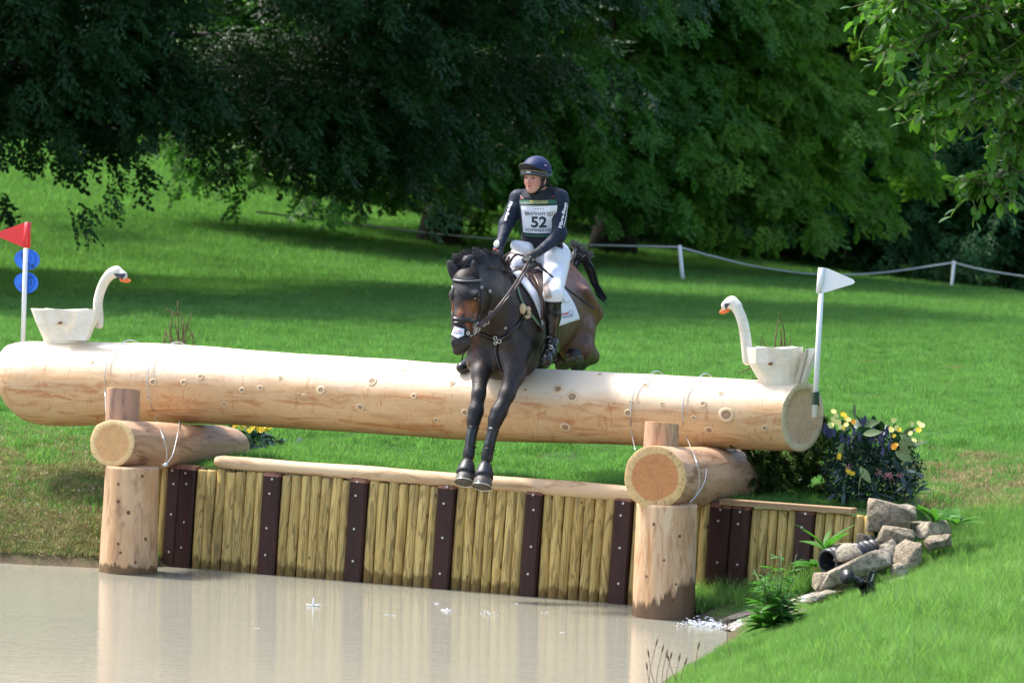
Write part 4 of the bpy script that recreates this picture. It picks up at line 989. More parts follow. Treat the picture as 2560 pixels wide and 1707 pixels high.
# ------------------------------------------------------------------ rope fence
M_tape = plain("white_fence_tape", (.5, .52, .52), .6)
FY = 82
FP = []
for (bx, by, tx, ty, Y, lab) in ((1711, 741, 1699, 613, 80, "white rope-fence post just right of the horse's tail, leaning left"), (2374, 763, 2385, 652, 92, "white rope-fence post at the right, leaning right")):
    A, B = atY(bx, by, Y), atY(tx, ty, Y)
    z = height([A[0]], [A[1]])[0]; A = np.array([A[0], A[1], min(A[2], z)])
    o = thing("fence_post", lab, "fence post", A, "posts of the rope fence", 'W'); V, Fc = tube([A - [0, 0, .05], B], .045, 8); mesh("post_stake", V, Fc, M_white, o, 'W'); FP.append(B)
def sagline(label, pts, r=.022):
    P = spline(pts, 60); V, Fc = tube(P, r, 6); o = mesh("fence_rope", V, Fc, M_tape, None, 'W'); tag(o, label, "rope", "spans of the fence rope")
sagline("fence rope running from the hanging twigs behind the rider to the first white post", [atY(640, 530, 84.5), atY(890, 560, 83.5), atY(1080, 583, 83), atY(1240, 598, 82.5), atY(1400, 610, 82), FP[0] - [0, 0, .05]])
sagline("sagging fence rope between the two white posts, behind the white flag", [FP[0] - [0, 0, .05], atY(1790, 643, 82), atY(1900, 668, 85), atY(2050, 686, 87), atY(2200, 682, 89), FP[1] - [0, 0, .05]])
sagline("fence rope leaving the right-hand white post towards the picture edge", [FP[1] - [0, 0, .05], atY(2460, 675, 93), atY(2600, 695, 94), atY(2760, 700, 95)])
# ------------------------------------------------------------------ rocks, pipe, trickle
def rockmat(name, c1, c2, c3):
    m, nt, b = newmat(name); g = G(nt); p = g.geo(); r = g.rnd(); q = g.vm('ADD', p, g.vm('SCALE', (1, 1, 1)))
    n = g.noise(p, 5, 6, .65); n2 = g.noise(p, 26, 6, .7); c = g.mix(g.ramp(n, [(.38, 0.), (.62, 1.)]), c1, c2); c = g.mix(g.ramp(n2, [(.46, 0.), (.60, .85)]), c, c3)
    sc = g.vm('SCALE', c); g.l(g.math('MULTIPLY_ADD', r, .4, .8), sc.node.inputs[3]); g.l(sc, b.inputs['Base Color']); b.inputs['Roughness'].default_value = .85
    g.bump(g.math('ADD', n2, g.math('MULTIPLY', n, .7)), 1.0, .05, b); return m
M_rock = rockmat("limestone", (.48, .40, .28), (.36, .29, .20), (.17, .135, .10)); M_rockd = rockmat("dark_limestone", (.20, .17, .13), (.13, .11, .09), (.08, .07, .06)); M_rockp = rockmat("pale_limestone", (.60, .52, .39), (.47, .40, .29), (.22, .18, .13))
import bmesh
def rock(label, cx, cy, w, h, Y, seed, mat, dep=None, tilt=0.0):
    """cx,cy centre pixel; w,h pixels; Y depth"""
    c = atY(cx, cy, Y); sc = Y / F_PX; W, H = w * sc / 2 * 1.12, h * sc / 2 * 1.12; Dp = dep or (W + H) * .5
    r = np.random.RandomState(seed); bm = bmesh.new()
    pts = r.normal(size=(15, 3)); pts /= np.linalg.norm(pts, axis=1)[:, None]; pts = np.sign(pts) * np.abs(pts) ** .62; pts /= np.abs(pts).max(0); 
    pts = pts * r.uniform(.86, 1.0, (15, 1)); pts /= np.abs(pts).max(0)
    for p in pts: bm.verts.new(p)
    bmesh.ops.convex_hull(bm, input=bm.verts[:]); 
    for v in [v for v in bm.verts if not v.link_faces]: bm.verts.remove(v)
    bmesh.ops.triangulate(bm, faces=bm.faces[:])
    bmesh.ops.bevel(bm, geom=bm.edges[:], offset=.04, segments=1, affect='EDGES', clamp_overlap=True)
    bmesh.ops.triangulate(bm, faces=bm.faces[:]); bmesh.ops.subdivide_edges(bm, edges=bm.edges[:], cuts=1, use_grid_fill=True); bmesh.ops.triangulate(bm, faces=bm.faces[:])
    V = np.array([v.co[:] for v in bm.verts]); Fc = [tuple(v.index for v in f.verts) for f in bm.faces]; bm.verts.index_update(); Fc = [tuple(v.index for v in f.verts) for f in bm.faces]; bm.free()
    V *= (1 + .075 * vnoise(V * 1.1, seed, 5))[:, None]; V = V / np.array([np.abs(V[:, 0]).max(), np.abs(V[:, 1]).max(), np.abs(V[:, 2]).max()])
    V = V * [W, Dp, H]; ct, st_ = math.cos(tilt), math.sin(tilt); V = np.stack([V[:, 0] * ct - V[:, 2] * st_, V[:, 1], V[:, 0] * st_ + V[:, 2] * ct], 1)
    o = mesh("rock", V + c, Fc, mat, None, 'W', True); tag(o, label, "rock", "rocks piled round the drain pipe"); 
    return o
rock("largest boxy brown rock on top of the pile, against the flowers", 2215, 1289, 105, 78, 23.45, 1, M_rock, .14)
rock("rounded small rock just right of the topmost boxy one", 2262, 1283, 50, 42, 23.65, 2, M_rockp, .10)
rock("dark rock wedged under the topmost boxy one", 2170, 1347, 62, 42, 23.4, 3, M_rockd, .10)
rock("pitted grey-brown rock leaning in the middle of the pile", 2240, 1355, 84, 92, 23.2, 4, M_rock, .12, -.3)
rock("small fractured rock tucked below the pitted one", 2222, 1372, 50, 42, 23.05, 15, M_rockp, .07, .3)
rock("smooth rounded tan boulder resting over the black pipe", 2122, 1385, 72, 50, 23.0, 5, M_rockp, .12, .1)
rock("long sloping pale slab rock in front of the pile, beside the camera", 2130, 1428, 190, 62, 22.75, 6, M_rockp, .16, .42)
rock("tall grey rock to the right of the long sloping slab", 2268, 1395, 66, 92, 22.95, 7, M_rock, .12, -.5)
rock("small upright wedge rock behind the camera's flash", 2246, 1428, 42, 42, 22.7, 8, M_rockp, .08)
rock("pointed little rock lowest at the grass edge", 2245, 1452, 46, 20, 22.6, 9, M_rockp, .06, .2)
rock("flat pinkish rock lying at the right of the pile under the green leaves", 2345, 1355, 66, 36, 23.2, 10, M_rock, .10, .35)
rock("pale slab rock right of the pitted one", 2335, 1325, 84, 42, 23.4, 11, M_rockp, .10, .2)
rock("grassy square rock behind the broad leaves", 2298, 1314, 46, 28, 23.7, 12, M_rock, .08)
rock("grey block at the near end of the long slab, by the trickle", 2060, 1456, 52, 48, 22.8, 13, M_rock, .10)
rock("low flat pale stone beside the trickle, below the grey block", 2050, 1490, 78, 20, 22.6, 14, M_rockp, .08, .32)
rock("thin brown stone behind the rounded tan boulder", 2110, 1366, 76, 16, 23.3, 16, M_rock, .08, .1)
rock("wet brown slab crossing the trickle near the green weed", 1855, 1545, 95, 26, 22.95, 17, M_rockd, .14, .22)
rock("flat grey stone under the weed's right side", 2000, 1535, 80, 18, 22.4, 18, M_rock, .1, .2)
rock("small dark stone at the waterline by the splash", 1870, 1568, 34, 22, 22.55, 19, M_rockd, .07)
# corrugated pipe
M_pipe = plain("black_corrugated_plastic", (.035, .037, .042), .4)
pc = atY(2068, 1404, 23.0); pd = np.array([.72, .68, .10]); pd /= np.linalg.norm(pd); po = thing("drain_pipe", "black corrugated drain pipe mouth under the rocks", "pipe", pc - [0, 0, .1], None, 'W')
t = np.linspace(0, .62, 64); Rr = .083 + .008 * np.clip(np.sin(t * 2 * math.pi / .055) * 2, -1, 1)
P = pc + pd * t[:, None]; V, Fc = tube(P, Rr, 28, False); Vi, Fi = tube(P[::6], .072, 28, False); Fi = [f[::-1] for f in Fi]
V2, F2 = joinm([(V, Fc), (Vi, Fi), (np.concatenate([V[:28], Vi[:28]]), [(i, i + 28, (i + 1) % 28 + 28, (i + 1) % 28) for i in range(28)])]); mesh("pipe_tube", V2, F2, M_pipe, po, 'W')
# trickle of water
def streammat():
    m, nt, b = newmat("running_water"); g = G(nt); p = g.geo(); n = g.noise(g.vm('MULTIPLY', p, (1, 1, 1)), 38, 4, .7); n2 = g.noise(p, 9, 3, .6)
    c = g.mix(g.ramp(g.math('ADD', g.math('MULTIPLY', n, .6), g.math('MULTIPLY', n2, .4)), [(.48, 0.), (.58, 1.)]), (.20, .165, .12), (.75, .77, .8)); g.l(c, b.inputs['Base Color']); b.inputs['Roughness'].default_value = .12; g.bump(n, .8, .02, b); return m
sp = [(2062, 1432, 23.0), (2030, 1452, 22.98), (1998, 1478, 22.95), (1960, 1505, 22.9), (1925, 1525, 22.85), (1880, 1545, 22.8), (1850, 1562, 22.75), (1815, 1572, 22.7)]
C = spline([atY(*q) for q in sp], 60); C[:, 2] = np.maximum(height(C[:, 0], C[:, 1]) + .012, .008); T = np.gradient(C, axis=0); T /= np.linalg.norm(T, axis=1)[:, None]; S_ = np.cross(T, [0, 0, 1.]); wv = np.linspace(.06, .13, 60)
V = []; Fc = []
for i in range(60):
    for q in (-1, -.5, 0, .5, 1): V.append(C[i] + S_[i] * wv[i] * q + np.array([0, 0, .012 * (1 - q * q) - .006 * abs(q)]))
for i in range(59):
    for q in range(4): Fc.append((i * 5 + q, i * 5 + q + 1, i * 5 + q + 6, i * 5 + q + 5))
mesh("stream", V, Fc, streammat(), None, 'W', True, kind='structure')
M_foam = plain("white_foam", (.82, .84, .88), .25, 0, .05)
def splash(pts, label=None, seed=0, n=30, s=.08):
    r = np.random.RandomState(seed); parts = []
    for (x, y, k) in pts:
        dd = rays((x, y))[0]; t = -CAM_H / dd[2]; c = np.array([0, 0, CAM_H]) + dd * t
        for i in range(int(n * k)):
            q = c + np.array([r.normal(0, s * k * 1.4), r.normal(0, s * k), abs(r.normal(0, .012 * k))]); rr = r.uniform(.0018, .005) * (0.6 + k * .5)
            parts.append(box(q, (rr * 3 * r.uniform(.6, 1.5), rr * 2, rr), None))
    V, Fc = joinm(parts); return mesh("splash", V, Fc, M_foam, None, 'W', True, kind='stuff')
splash([(1800, 1562, 1.4), (1825, 1566, 1.2), (1775, 1564, .9), (1845, 1570, 1.0)], seed=1, n=190, s=.06)
splash([(783, 1514, .45), (1090, 1508, .3), (1230, 1536, .55), (977, 1537, .3), (1365, 1531, .3), (1118, 1526, .25), (1290, 1508, .2), (1405, 1580, .2), (640, 1570, .15), (1215, 1528, .3)], seed=2, n=26, s=.045)
# raised droplet crowns
r = np.random.RandomState(9); parts = []
for (x, y, h) in ((783, 1515, .06), (1118, 1526, .02)):
    dd = rays((x, y))[0]; t = -CAM_H / dd[2]; c = np.array([0, 0, CAM_H]) + dd * t; parts.append(tube([c, c + [0, 0, h * .6], c + [0, 0, h]], [.012, .006, .002], 6))
    for k in range(5): a = r.uniform(0, 6.3); parts.append(tube([c, c + np.array([math.cos(a) * .05, math.sin(a) * .03, h * .25])], [.006, .002], 5))
V, Fc = joinm(parts); mesh("splash", V, Fc, M_foam, None, 'W', True, kind='stuff')

# ------------------------------------------------------------------ remote stills camera lying on the bank
M_cam = plain("black_camera_body", (.012, .013, .016), .35, 0, .2); M_scr = plain("silver_label", (.5, .52, .55), .3, .5)
cc = atY(2160, 1470, 21.9); co_ = thing("photo_camera", "black stills camera with long hood and tilted flash lying in the grass by the rocks", "camera", cc - [0, 0, .06], None, 'W')
def cyl(p, q, rr, n=20): return tube([atY(*p), atY(*q)], rr, n)
mesh("camera_body", *box(atY(2164, 1468, 21.9), (.085, .07, .075), np.array(Matrix.Rotation(-.5, 3, 'Y'))), M_cam, co_, 'W', False)
mesh("camera_grip", *box(atY(2181, 1468, 21.86), (.035, .08, .09), np.array(Matrix.Rotation(-.4, 3, 'Y'))), M_cam, co_, 'W', False)
V, Fc = joinm([cyl((2154, 1461, 21.88), (2130, 1447, 21.75), [.032, .03]), cyl((2146, 1456, 21.84), (2141, 1453, 21.81), [.035, .035])]); mesh("lens", V, Fc, M_cam, co_, 'W')
V, Fc = cyl((2131, 1448, 21.76), (2117, 1441, 21.66), [.033, .046], 24); mesh("lens_hood", V, Fc, M_cam, co_, 'W')
Rf = np.array(Matrix.Rotation(-.32, 3, 'Y').inverted())
V, Fc = box(atY(2176, 1442, 21.88), (.038, .05, .088), np.array(Matrix.Rotation(.30, 3, 'Y'))); mesh("flash_head", V, Fc, M_cam, co_, 'W', False)
V, Fc = box(atY(2181, 1443, 21.845), (.010, .004, .052), np.array(Matrix.Rotation(.30, 3, 'Y'))); mesh("flash_label", V, Fc, M_scr, co_, 'W', False)
V, Fc = cyl((2170, 1459, 21.88), (2172, 1452, 21.88), [.012, .012], 10); mesh("hot_shoe", V, Fc, M_cam, co_, 'W')
V, Fc = tube(spline([atY(2146, 1466, 21.8), atY(2150, 1455, 21.76), atY(2159, 1446, 21.8), atY(2165, 1441, 21.82)], 12), .003, 6); mesh("cable", V, Fc, M_cam, co_, 'W')
V, Fc = joinm([cyl((2148, 1500, 21.7), (2148, 1512, 21.7), [.030, .026]), cyl((2150, 1494, 21.75), (2163, 1480, 21.85), [.014, .014], 10)]); mesh("support_clamp", V, Fc, M_cam, co_, 'W')

# ------------------------------------------------------------------ plants
def leafmesh(L, W, cup=.15, bend=.3, n=5, notch=0.0):
    """one broad leaf from the origin along +x"""
    V = []; Fc = []
    for i in range(n + 1):
        s = i / n; w = W * math.sin(math.pi * min(1, s * .92 + .04)) ** .8 * (1 - .25 * s); z = -bend * L * s * s
        V += [(s * L, -w, z + cup * w), (s * L, 0, z), (s * L, w, z + cup * w)]
    for i in range(n):
        for j in (0, 1): k = i * 3 + j; Fc.append((k, k + 1, k + 4, k + 3))
    return V, Fc
M_dock = leafy_mat("weed_leaf", (.05, .17, .02), (.10, .26, .04), .35, .55, 3); M_bluelf = leafy_mat("grey_blue_leaf", (.045, .09, .085), (.13, .19, .18), .1, .35, 3)
M_darklf = leafy_mat("dark_glossy_leaf", (.018, .045, .025), (.03, .085, .04), .12, .3, 4); M_stem = plain("green_stem", (.10, .14, .04), .6); M_brst = plain("brown_stem", (.16, .10, .05), .8)
M_conif = leafy_mat("conifer_needle", (.028, .065, .014), (.095, .14, .03), .25, .5, 3); M_brtw = leafy_mat("brown_needle_twig", (.17, .10, .03), (.26, .17, .05), .1, .7, 3)
M_yel = plain("yellow_petal", (.85, .62, .03), .5, 0, .08, 30, sub=.0); M_pyel = plain("pale_yellow_petal", (.90, .85, .30), .5, 0, .05, 30); M_or = plain("orange_petal", (.85, .38, .02), .5, 0, .1, 30)
M_purp = plain("violet_blossom", (.035, .042, .12), .6, 0, .3, 40); M_pink = plain("dusty_pink_berry", (.32, .14, .15), .6, 0, .2, 40); M_white2 = plain("pale_silver_leaf", (.55, .6, .62), .4, 0, .1)
def basis(d, up=(0, 0, 1)):
    x = np.asarray(d, float); x = x / np.linalg.norm(x); y = np.cross(up, x); y = y / (np.linalg.norm(y) + 1e-9); z = np.cross(x, y); return np.stack([x, y, z], 1)
LEAFME = {}
def leaf_part(parent, P, d, L, W, mat, roll=0.0, name="leaf", bend=.3):
    key = (mat.name, bend)
    if key not in LEAFME: v, f = leafmesh(1.0, .34 if mat is not M_dock else .2, .15, bend); LEAFME[key] = mesh_data(name, v, f, mat, True)
    o = bpy.data.objects.new(name, LEAFME[key]); SC.collection.objects.link(o); o.parent = parent; B = basis(d) @ np.array(Matrix.Rotation(roll, 3, 'X'))
    M = Matrix.Translation(Vector(tuple(P))) @ Matrix(B.tolist()).to_4x4() @ Matrix.Diagonal((L, W / .34 if mat is not M_dock else W / .2, L, 1))
    o.matrix_basis = wm(parent).inverted() @ M; return o
def onground(x, y, Y0=20., Y1=32.):
    d = rays((x, y))[0]; o = np.array([0, 0, CAM_H]); Ys = np.linspace(Y0, Y1, 600); pts = o + d * (Ys / d[1])[:, None]; h = height(pts[:, 0], pts[:, 1]); k = np.argmax(pts[:, 2] < h); p = pts[k]; p[2] = h[k]; return p
# tall green weed by the trickle
r = np.random.RandomState(33)
wb = onground(1935, 1580, 20, 25); weed = thing("tall_weed", "bushy fresh green weed growing at the pond's muddy edge in front of the trickle", "plant", wb, None, 'W')
stems = []
for i in range(17):
    tx, ty = 1880 + r.uniform(0, 115), 1385 + r.uniform(-15, 90) + 40 * (i % 3 == 0) ; x0 = 1935 + r.uniform(-22, 26); P = spline([atY(x0, 1578 + r.uniform(-6, 6), wb[1]), atY((x0 + tx) / 2 + r.uniform(-8, 8), 1500, wb[1] + r.uniform(-.1, .1)), atY(tx, ty, wb[1] + r.uniform(-.25, .25))], 12)
    stems.append(tube(P, np.linspace(.006, .002, 12), 5)); ht = np.linalg.norm(P[-1] - P[0])
    for k in range(14):
        s = (k + .5) / 14; q = P[int(s * 11)]; a = r.uniform(0, 6.28); d = np.array([math.cos(a), math.sin(a), r.uniform(.0, .9)]); L = (.15 * (1 - s) + .065) * r.uniform(.7, 1.1)
        leaf_part(weed, q, d, L, L * .17, M_dock, r.uniform(-.5, .5), bend=.35)
for k in range(16):
    a = r.uniform(0, 6.28); d = np.array([math.cos(a), math.sin(a) * .7, r.uniform(.1, .8)]); leaf_part(weed, wb + np.array([r.normal(0, .05), r.normal(0, .04), r.uniform(.02, .1)]), d, r.uniform(.14, .24), .035, M_dock, r.uniform(-.4, .4), bend=.35)
V, Fc = joinm(stems); mesh("stems", V, Fc, M_stem, weed, 'W')
def rosette(label, x, y, Y, L, n, mat, seed, base=None, wf=.25, up=.7, frm='W'):
    r = np.random.RandomState(seed); p = atY(x, y, Y) if base is None else base; o = thing("leafy_plant", label, "plant", p, None, 'W')
    for i in range(n):
        a = 2 * math.pi * i / n + r.normal(0, .3); d = np.array([math.cos(a), math.sin(a), up * r.uniform(.4, 1.4)]); l = L * r.uniform(.7, 1.1); leaf_part(o, p, d, l, l * wf, mat, r.normal(0, .3), bend=.35)
    return o
rosette("pair of broad blue-green dock leaves beside the black pipe mouth", 2040, 1415, 23.2, .17, 7, M_bluelf if False else M_dock, 3, up=.6, wf=.22)
rosette("spiky bright green leaves rising between the half logs and the pipe", 2062, 1375, 23.25, .26, 8, M_dock, 4, up=1.3, wf=.12)
rosette("broad-leaved weed with pale upright leaves at the right of the rocks", 2390, 1310, 23.3, .2, 8, M_dock, 5, up=1.1, wf=.2)
rosette("broad-leaved weed sprouting between the grassy rock and the pale slab", 2336, 1305, 23.4, .18, 7, M_dock, 6, up=1.2, wf=.18)

# flower arrangement (right) ------------------------------------------------
def flower(parent, P, d, R, mat, n=8, cmat=None, name="flower"):
    B = basis(d); parts = []
    for i in range(n):
        a = 2 * math.pi * i / n; e = B @ np.array([.25, math.cos(a), math.sin(a)]); s = B @ np.array([0, -math.sin(a), math.cos(a)]); k = .26
        parts.append((np.array([P, P + e * R * .55 + s * R * k, P + e * R, P + e * R * .55 - s * R * k]), [(0, 1, 2, 3)]))
    V, Fc = joinm(parts); c, cf = tube([P - B[:, 0] * .002, P + B[:, 0] * R * .35], [R * .3, R * .16], 7); V2, F2 = joinm([(V, Fc), (c, cf)]) if cmat is None else (V, Fc)
    return mesh(name, V2, F2, mat, parent, 'W', False)
r = np.random.RandomState(71)
arr = thing("flower_arrangement", "big artificial flower arrangement with yellow daisies, violet spikes and grey-blue leaves behind the plank", "flowers", atY(2190, 1265, 24.5), None, 'W')
def inblob(cx, cy, rx, ry, Y, dY):
    while True:
        u = r.uniform(-1, 1, 3)
        if (u ** 2).sum() < 1: return atY(cx + u[0] * rx, cy + u[1] * ry, Y + u[2] * dY), u
AC = atY(2190, 1200, 24.5)
for i in range(170):
    P, u = inblob(2190, 1205, 118, 75, 24.35, .35); d = P - AC + [0, -.25, .05]; d = d / np.linalg.norm(d) + r.normal(0, .35, 3); L = r.uniform(.07, .13)
    leaf_part(arr, P, d, L, L * .22, M_bluelf if r.uniform() < .6 else M_darklf, r.normal(0, .5), "leaf", .15)
for i in range(90):
    P, u = inblob(2175, 1120, 110, 60, 24.45, .35); d = P - AC + [0, -.2, .25]; d = d / np.linalg.norm(d) + r.normal(0, .4, 3); L = r.uniform(.09, .17); leaf_part(arr, P, d, L, L * .26, M_darklf, r.normal(0, .5), "leaf", .2)
fol = []
for i in range(6500):
    P, u = inblob(2180, 1180, 128, 112, 24.45, .42); d = r.normal(0, 1, 3); d /= np.linalg.norm(d); s = np.cross(d, r.normal(0, 1, 3)); s /= np.linalg.norm(s); L = r.uniform(.02, .05); fol.append((np.array([P, P + d * L * .5 + s * L * .16, P + d * L, P + d * L * .5 - s * L * .16]), [(0, 1, 2, 3)]))
V, Fc = joinm(fol); mesh("small_foliage", V, Fc, leafy_mat("teal_sprig", (.008, .026, .02), (.022, .06, .04), .12, .5, 4), arr, 'W', False, kind='stuff')
def whorl(cx, cy, Y, n, L, seed):
    rr = np.random.RandomState(seed); P = atY(cx, cy, Y)
    for i in range(n):
        a = 2 * math.pi * i / n + rr.normal(0, .15); leaf_part(arr, P, np.array([math.cos(a), -.35, math.sin(a)]), L * rr.uniform(.8, 1.1), L * .2, M_bluelf, rr.normal(0, .3), "leaf", .1)
for w_ in ((2190, 1235, 24.0, 7, .13), (2250, 1180, 24.1, 6, .12), (2290, 1235, 24.0, 6, .11), (2110, 1190, 24.1, 5, .09), (2110, 1232, 24.0, 4, .08), (2210, 1170, 24.1, 6, .1), (2270, 1210, 24.0, 5, .11), (2245, 1260, 23.95, 5, .09)): whorl(*w_, seed=int(w_[0]))
# variegated leaves
M_var = plain("variegated_leaf", (.05, .13, .03), .4)
m_, nt_, b_ = newmat("striped_variegated_leaf"); g = G(nt_); tc = g.objco(); sx_ = g.n('ShaderNodeSeparateXYZ'); g.l(tc, sx_.inputs[0]); q = g.math('SINE', g.math('MULTIPLY', g.math('SUBTRACT', sx_.outputs[0], g.math('ABSOLUTE', sx_.outputs[1])), 55.0)); g.l(g.mix(g.ramp(q, [(.55, 0.), (.8, 1.)]), (.035, .10, .02), (.62, .68, .30)), b_.inputs['Base Color']); M_var = m_
for (x, y, Y, dx, dz, L) in ((2140, 1048, 24.4, -.25, 1, .12), (2150, 1062, 24.2, 1, .25, .14), (2158, 1085, 24.1, .9, .2, .13), (2250, 1085, 24.2, .9, -.7, .15), (2250, 1100, 24.1, .5, -.9, .14), (2160, 1175, 23.9, -.35, -1, .15), (2150, 1168, 23.95, .6, -.8, .13), (2110, 1105, 24.1, -.4, -.9, .12), (2238, 1128, 24.1, .9, -.5, .14)):
    leaf_part(arr, atY(x, y, Y), np.array([dx, -.3, dz]), L, L * .24, M_var, r.uniform(1.0, 1.6), "leaf", .1)
# daisies, violet spikes, orange heads
for (x, y) in ((2085, 1028), (2091, 1038), (2106, 1038), (2118, 1044), (2121, 1049), (2084, 1049), (2096, 1057), (2112, 1060), (2101, 1069), (2107, 1072), (2074, 1062), (2135, 1086), (2079, 1063), (2236, 1052), (2222, 1070), (2230, 1075), (2240, 1070), (2248, 1073), (2279, 1058), (2295, 1055), (2303, 1064), (2296, 1074), (2278, 1084), (2283, 1099), (2301, 1103), (2235, 1091), (2116, 1063), (2090, 1055)):
    P = atY(x + r.uniform(-2, 2), y + r.uniform(-2, 2), 24.2 + r.uniform(-.1, .2)); flower(arr, P, np.array([r.normal(0, .4), -1, .5 + r.normal(0, .3)]), r.uniform(.020, .028), M_pyel if r.uniform() < .8 else M_yel, 9)
    if x > 2255: V, Fc = tube(spline([P, (P + atY(2240, 1090, 24.3)) / 2 + [0, 0, -.01], atY(2235, 1100, 24.3)], 6), .002, 4); mesh("flower_stem", V, Fc, M_stem, arr, 'W')
for (x, y, k) in ((2133, 1055, M_or), (2233, 1118, M_or), (2236, 1112, M_or), (2125, 1180, M_yel), (2120, 1177, M_yel), (2130, 1181, M_yel), (2098, 1140, M_yel)):
    for q in range(3): flower(arr, atY(x + r.uniform(-5, 5), y + r.uniform(-4, 4), 24.0 + r.uniform(0, .1)), np.array([r.normal(0, .5), -1, .4 + r.normal(0, .5)]), .021, k, 6)
for (x, y) in ((2160, 1050), (2157, 1056), (2185, 1078), (2176, 1083), (2136, 1078), (2148, 1092), (2156, 1098), (2180, 1093), (2200, 1100), (2206, 1094), (2208, 1110), (2215, 1080), (2219, 1078), (2065, 1078), (2072, 1085), (2078, 1075), (2105, 1095), (2120, 1100), (2133, 1104), (2196, 1124), (2206, 1128), (2172, 1108), (2060, 1070), (2085, 1082), (2224, 1112)):
    A = atY(x, y + 9, 24.1 + r.uniform(-.08, .2)); B_ = A + np.array([r.normal(0, .006), 0, .055]); parts = [tube([A, B_], [.011, .004], 6)]
    for q in range(16): c_ = A + (B_ - A) * r.uniform() + r.normal(0, .008, 3); parts.append(box(c_, (.008, .008, .009), np.array(Matrix.Rotation(r.uniform(0, 3), 3, 'Z'))))
    V, Fc = joinm(parts); mesh("blossom_spike", V, Fc, M_purp, arr, 'W', False)
for (x, y) in ((2222, 1188), (2226, 1192), (2196, 1180), (2250, 1188), (2120, 1168), (2218, 1186)):
    c_ = atY(x, y, 23.98); parts = [box(c_ + r.normal(0, .012, 3), (.007,) * 3) for q in range(16)]; V, Fc = joinm(parts); mesh("berry_head", V, Fc, M_pink, arr, 'W', False)
# left bunch behind the slim cross log
lb = onground(640, 1130, 26, 34); bunch = thing("flower_bunch", "small yellow flower bunch on the grass under the big log, by the slim cross log", "flowers", lb, None, 'W'); YB = lb[1]
for i in range(60):
    P = atY(r.uniform(600, 690), r.uniform(1085, 1125), YB + r.uniform(-.15, .25)); d = np.array([r.normal(0, 1), -.6, r.normal(0, .6)]); L = r.uniform(.06, .11); leaf_part(bunch, P, d, L, L * .25, M_bluelf if i % 3 else M_darklf, r.normal(0, .6), "leaf", .15)
for i in range(60):
    P = atY(r.uniform(592, 682), r.uniform(1045, 1105), YB + r.uniform(.0, .35)); d = r.normal(0, 1, 3); L = r.uniform(.06, .12); leaf_part(bunch, P, d, L, L * .3, M_darklf, r.normal(0, .6), "leaf", .15)
for i in range(26): P = atY(620 + r.uniform(0, 60) * (1 if i < 20 else -.6), 1064 + r.uniform(-6, 14), YB - r.uniform(.05, .2)); flower(bunch, P, np.array([r.normal(0, .5), -1, .3 + r.normal(0, .4)]), r.uniform(.018, .028), M_yel, 6)
for (x, y) in ((570, 1052), (580, 1056), (590, 1053)): flower(bunch, atY(x, y, YB), np.array([0, -1, .5]), .02, M_yel, 6)
for (x, y, dx, dz) in ((712, 1120, -1, .2), (722, 1118, 1, .2), (700, 1112, .3, 1), (706, 1108, .7, .8), (740, 1105, .8, .6), (715, 1124, .2, .7), (690, 1118, -.5, .6), (726, 1122, .5, -.2)):
    P = atY(x, y, YB - .15); leaf_part(bunch, P, np.array([dx, -.4, dz]), .08, .02, M_white2 if x > 710 else M_bluelf, r.normal(0, .5), "leaf", .3)
V, Fc = tube(spline([atY(690, 1122, YB - .1), atY(706, 1108, YB - .1), atY(724, 1116, YB - .1)], 10), .008, 6); mesh("twig", V, Fc, M_darklf, bunch, 'W')
# spruce branches ------------------------------------------------------------
def spruce(label, base, tips, mat, seed, needle=.016, dens=46, r0=.010, side=4, name="conifer_branch", nw=.0018):
    r = np.random.RandomState(seed); o = thing(name, label, "branches", base, None, 'W'); nd = []; tw = []
    for tp in tips:
        P = spline([base, (base + tp) / 2 + r.normal(0, .03, 3), tp], 14); tw.append(tube(P, np.linspace(r0, .003, 14), 5)); L = np.linalg.norm(tp - base); lines = [(P, 1.0)]
        for k in range(side):
            i = r.randint(4, 13); d = (P[i] - P[i - 1]) / np.linalg.norm(P[i] - P[i - 1]) + r.normal(0, .65, 3); q = P[i] + d / np.linalg.norm(d) * L * r.uniform(.15, .35); S2 = spline([P[i], (P[i] + q) / 2 + [0, 0, .01], q], 7); tw.append(tube(S2, np.linspace(.005, .002, 7), 4)); lines.append((S2, 1.0))
        for Ln, _ in lines:
            seg = np.linalg.norm(np.diff(Ln, axis=0), axis=1).sum(); m = int(seg * dens * 10)
            for k in range(m):
                s = r.uniform(.15, 1) * (len(Ln) - 1.001); i = int(s); p = Ln[i] + (Ln[i + 1] - Ln[i]) * (s - i); t = Ln[i + 1] - Ln[i]; t /= np.linalg.norm(t); d = t * .55 + r.normal(0, .75, 3); d /= np.linalg.norm(d); l = needle * r.uniform(.7, 1.3); w = np.cross(d, r.normal(0, 1, 3)); w /= np.linalg.norm(w) + 1e-9
                nd.append((np.array([p - w * nw, p + w * nw, p + d * l]), [(0, 1, 2)]))
    V, Fc = joinm(tw); mesh("twigs", V, Fc, M_brst, o, 'W'); V, Fc = joinm(nd); mesh("needles", V, Fc, mat, o, 'W', False, kind='stuff'); return o
r = np.random.RandomState(90)
b0 = atY(1960, 1235, 24.9)
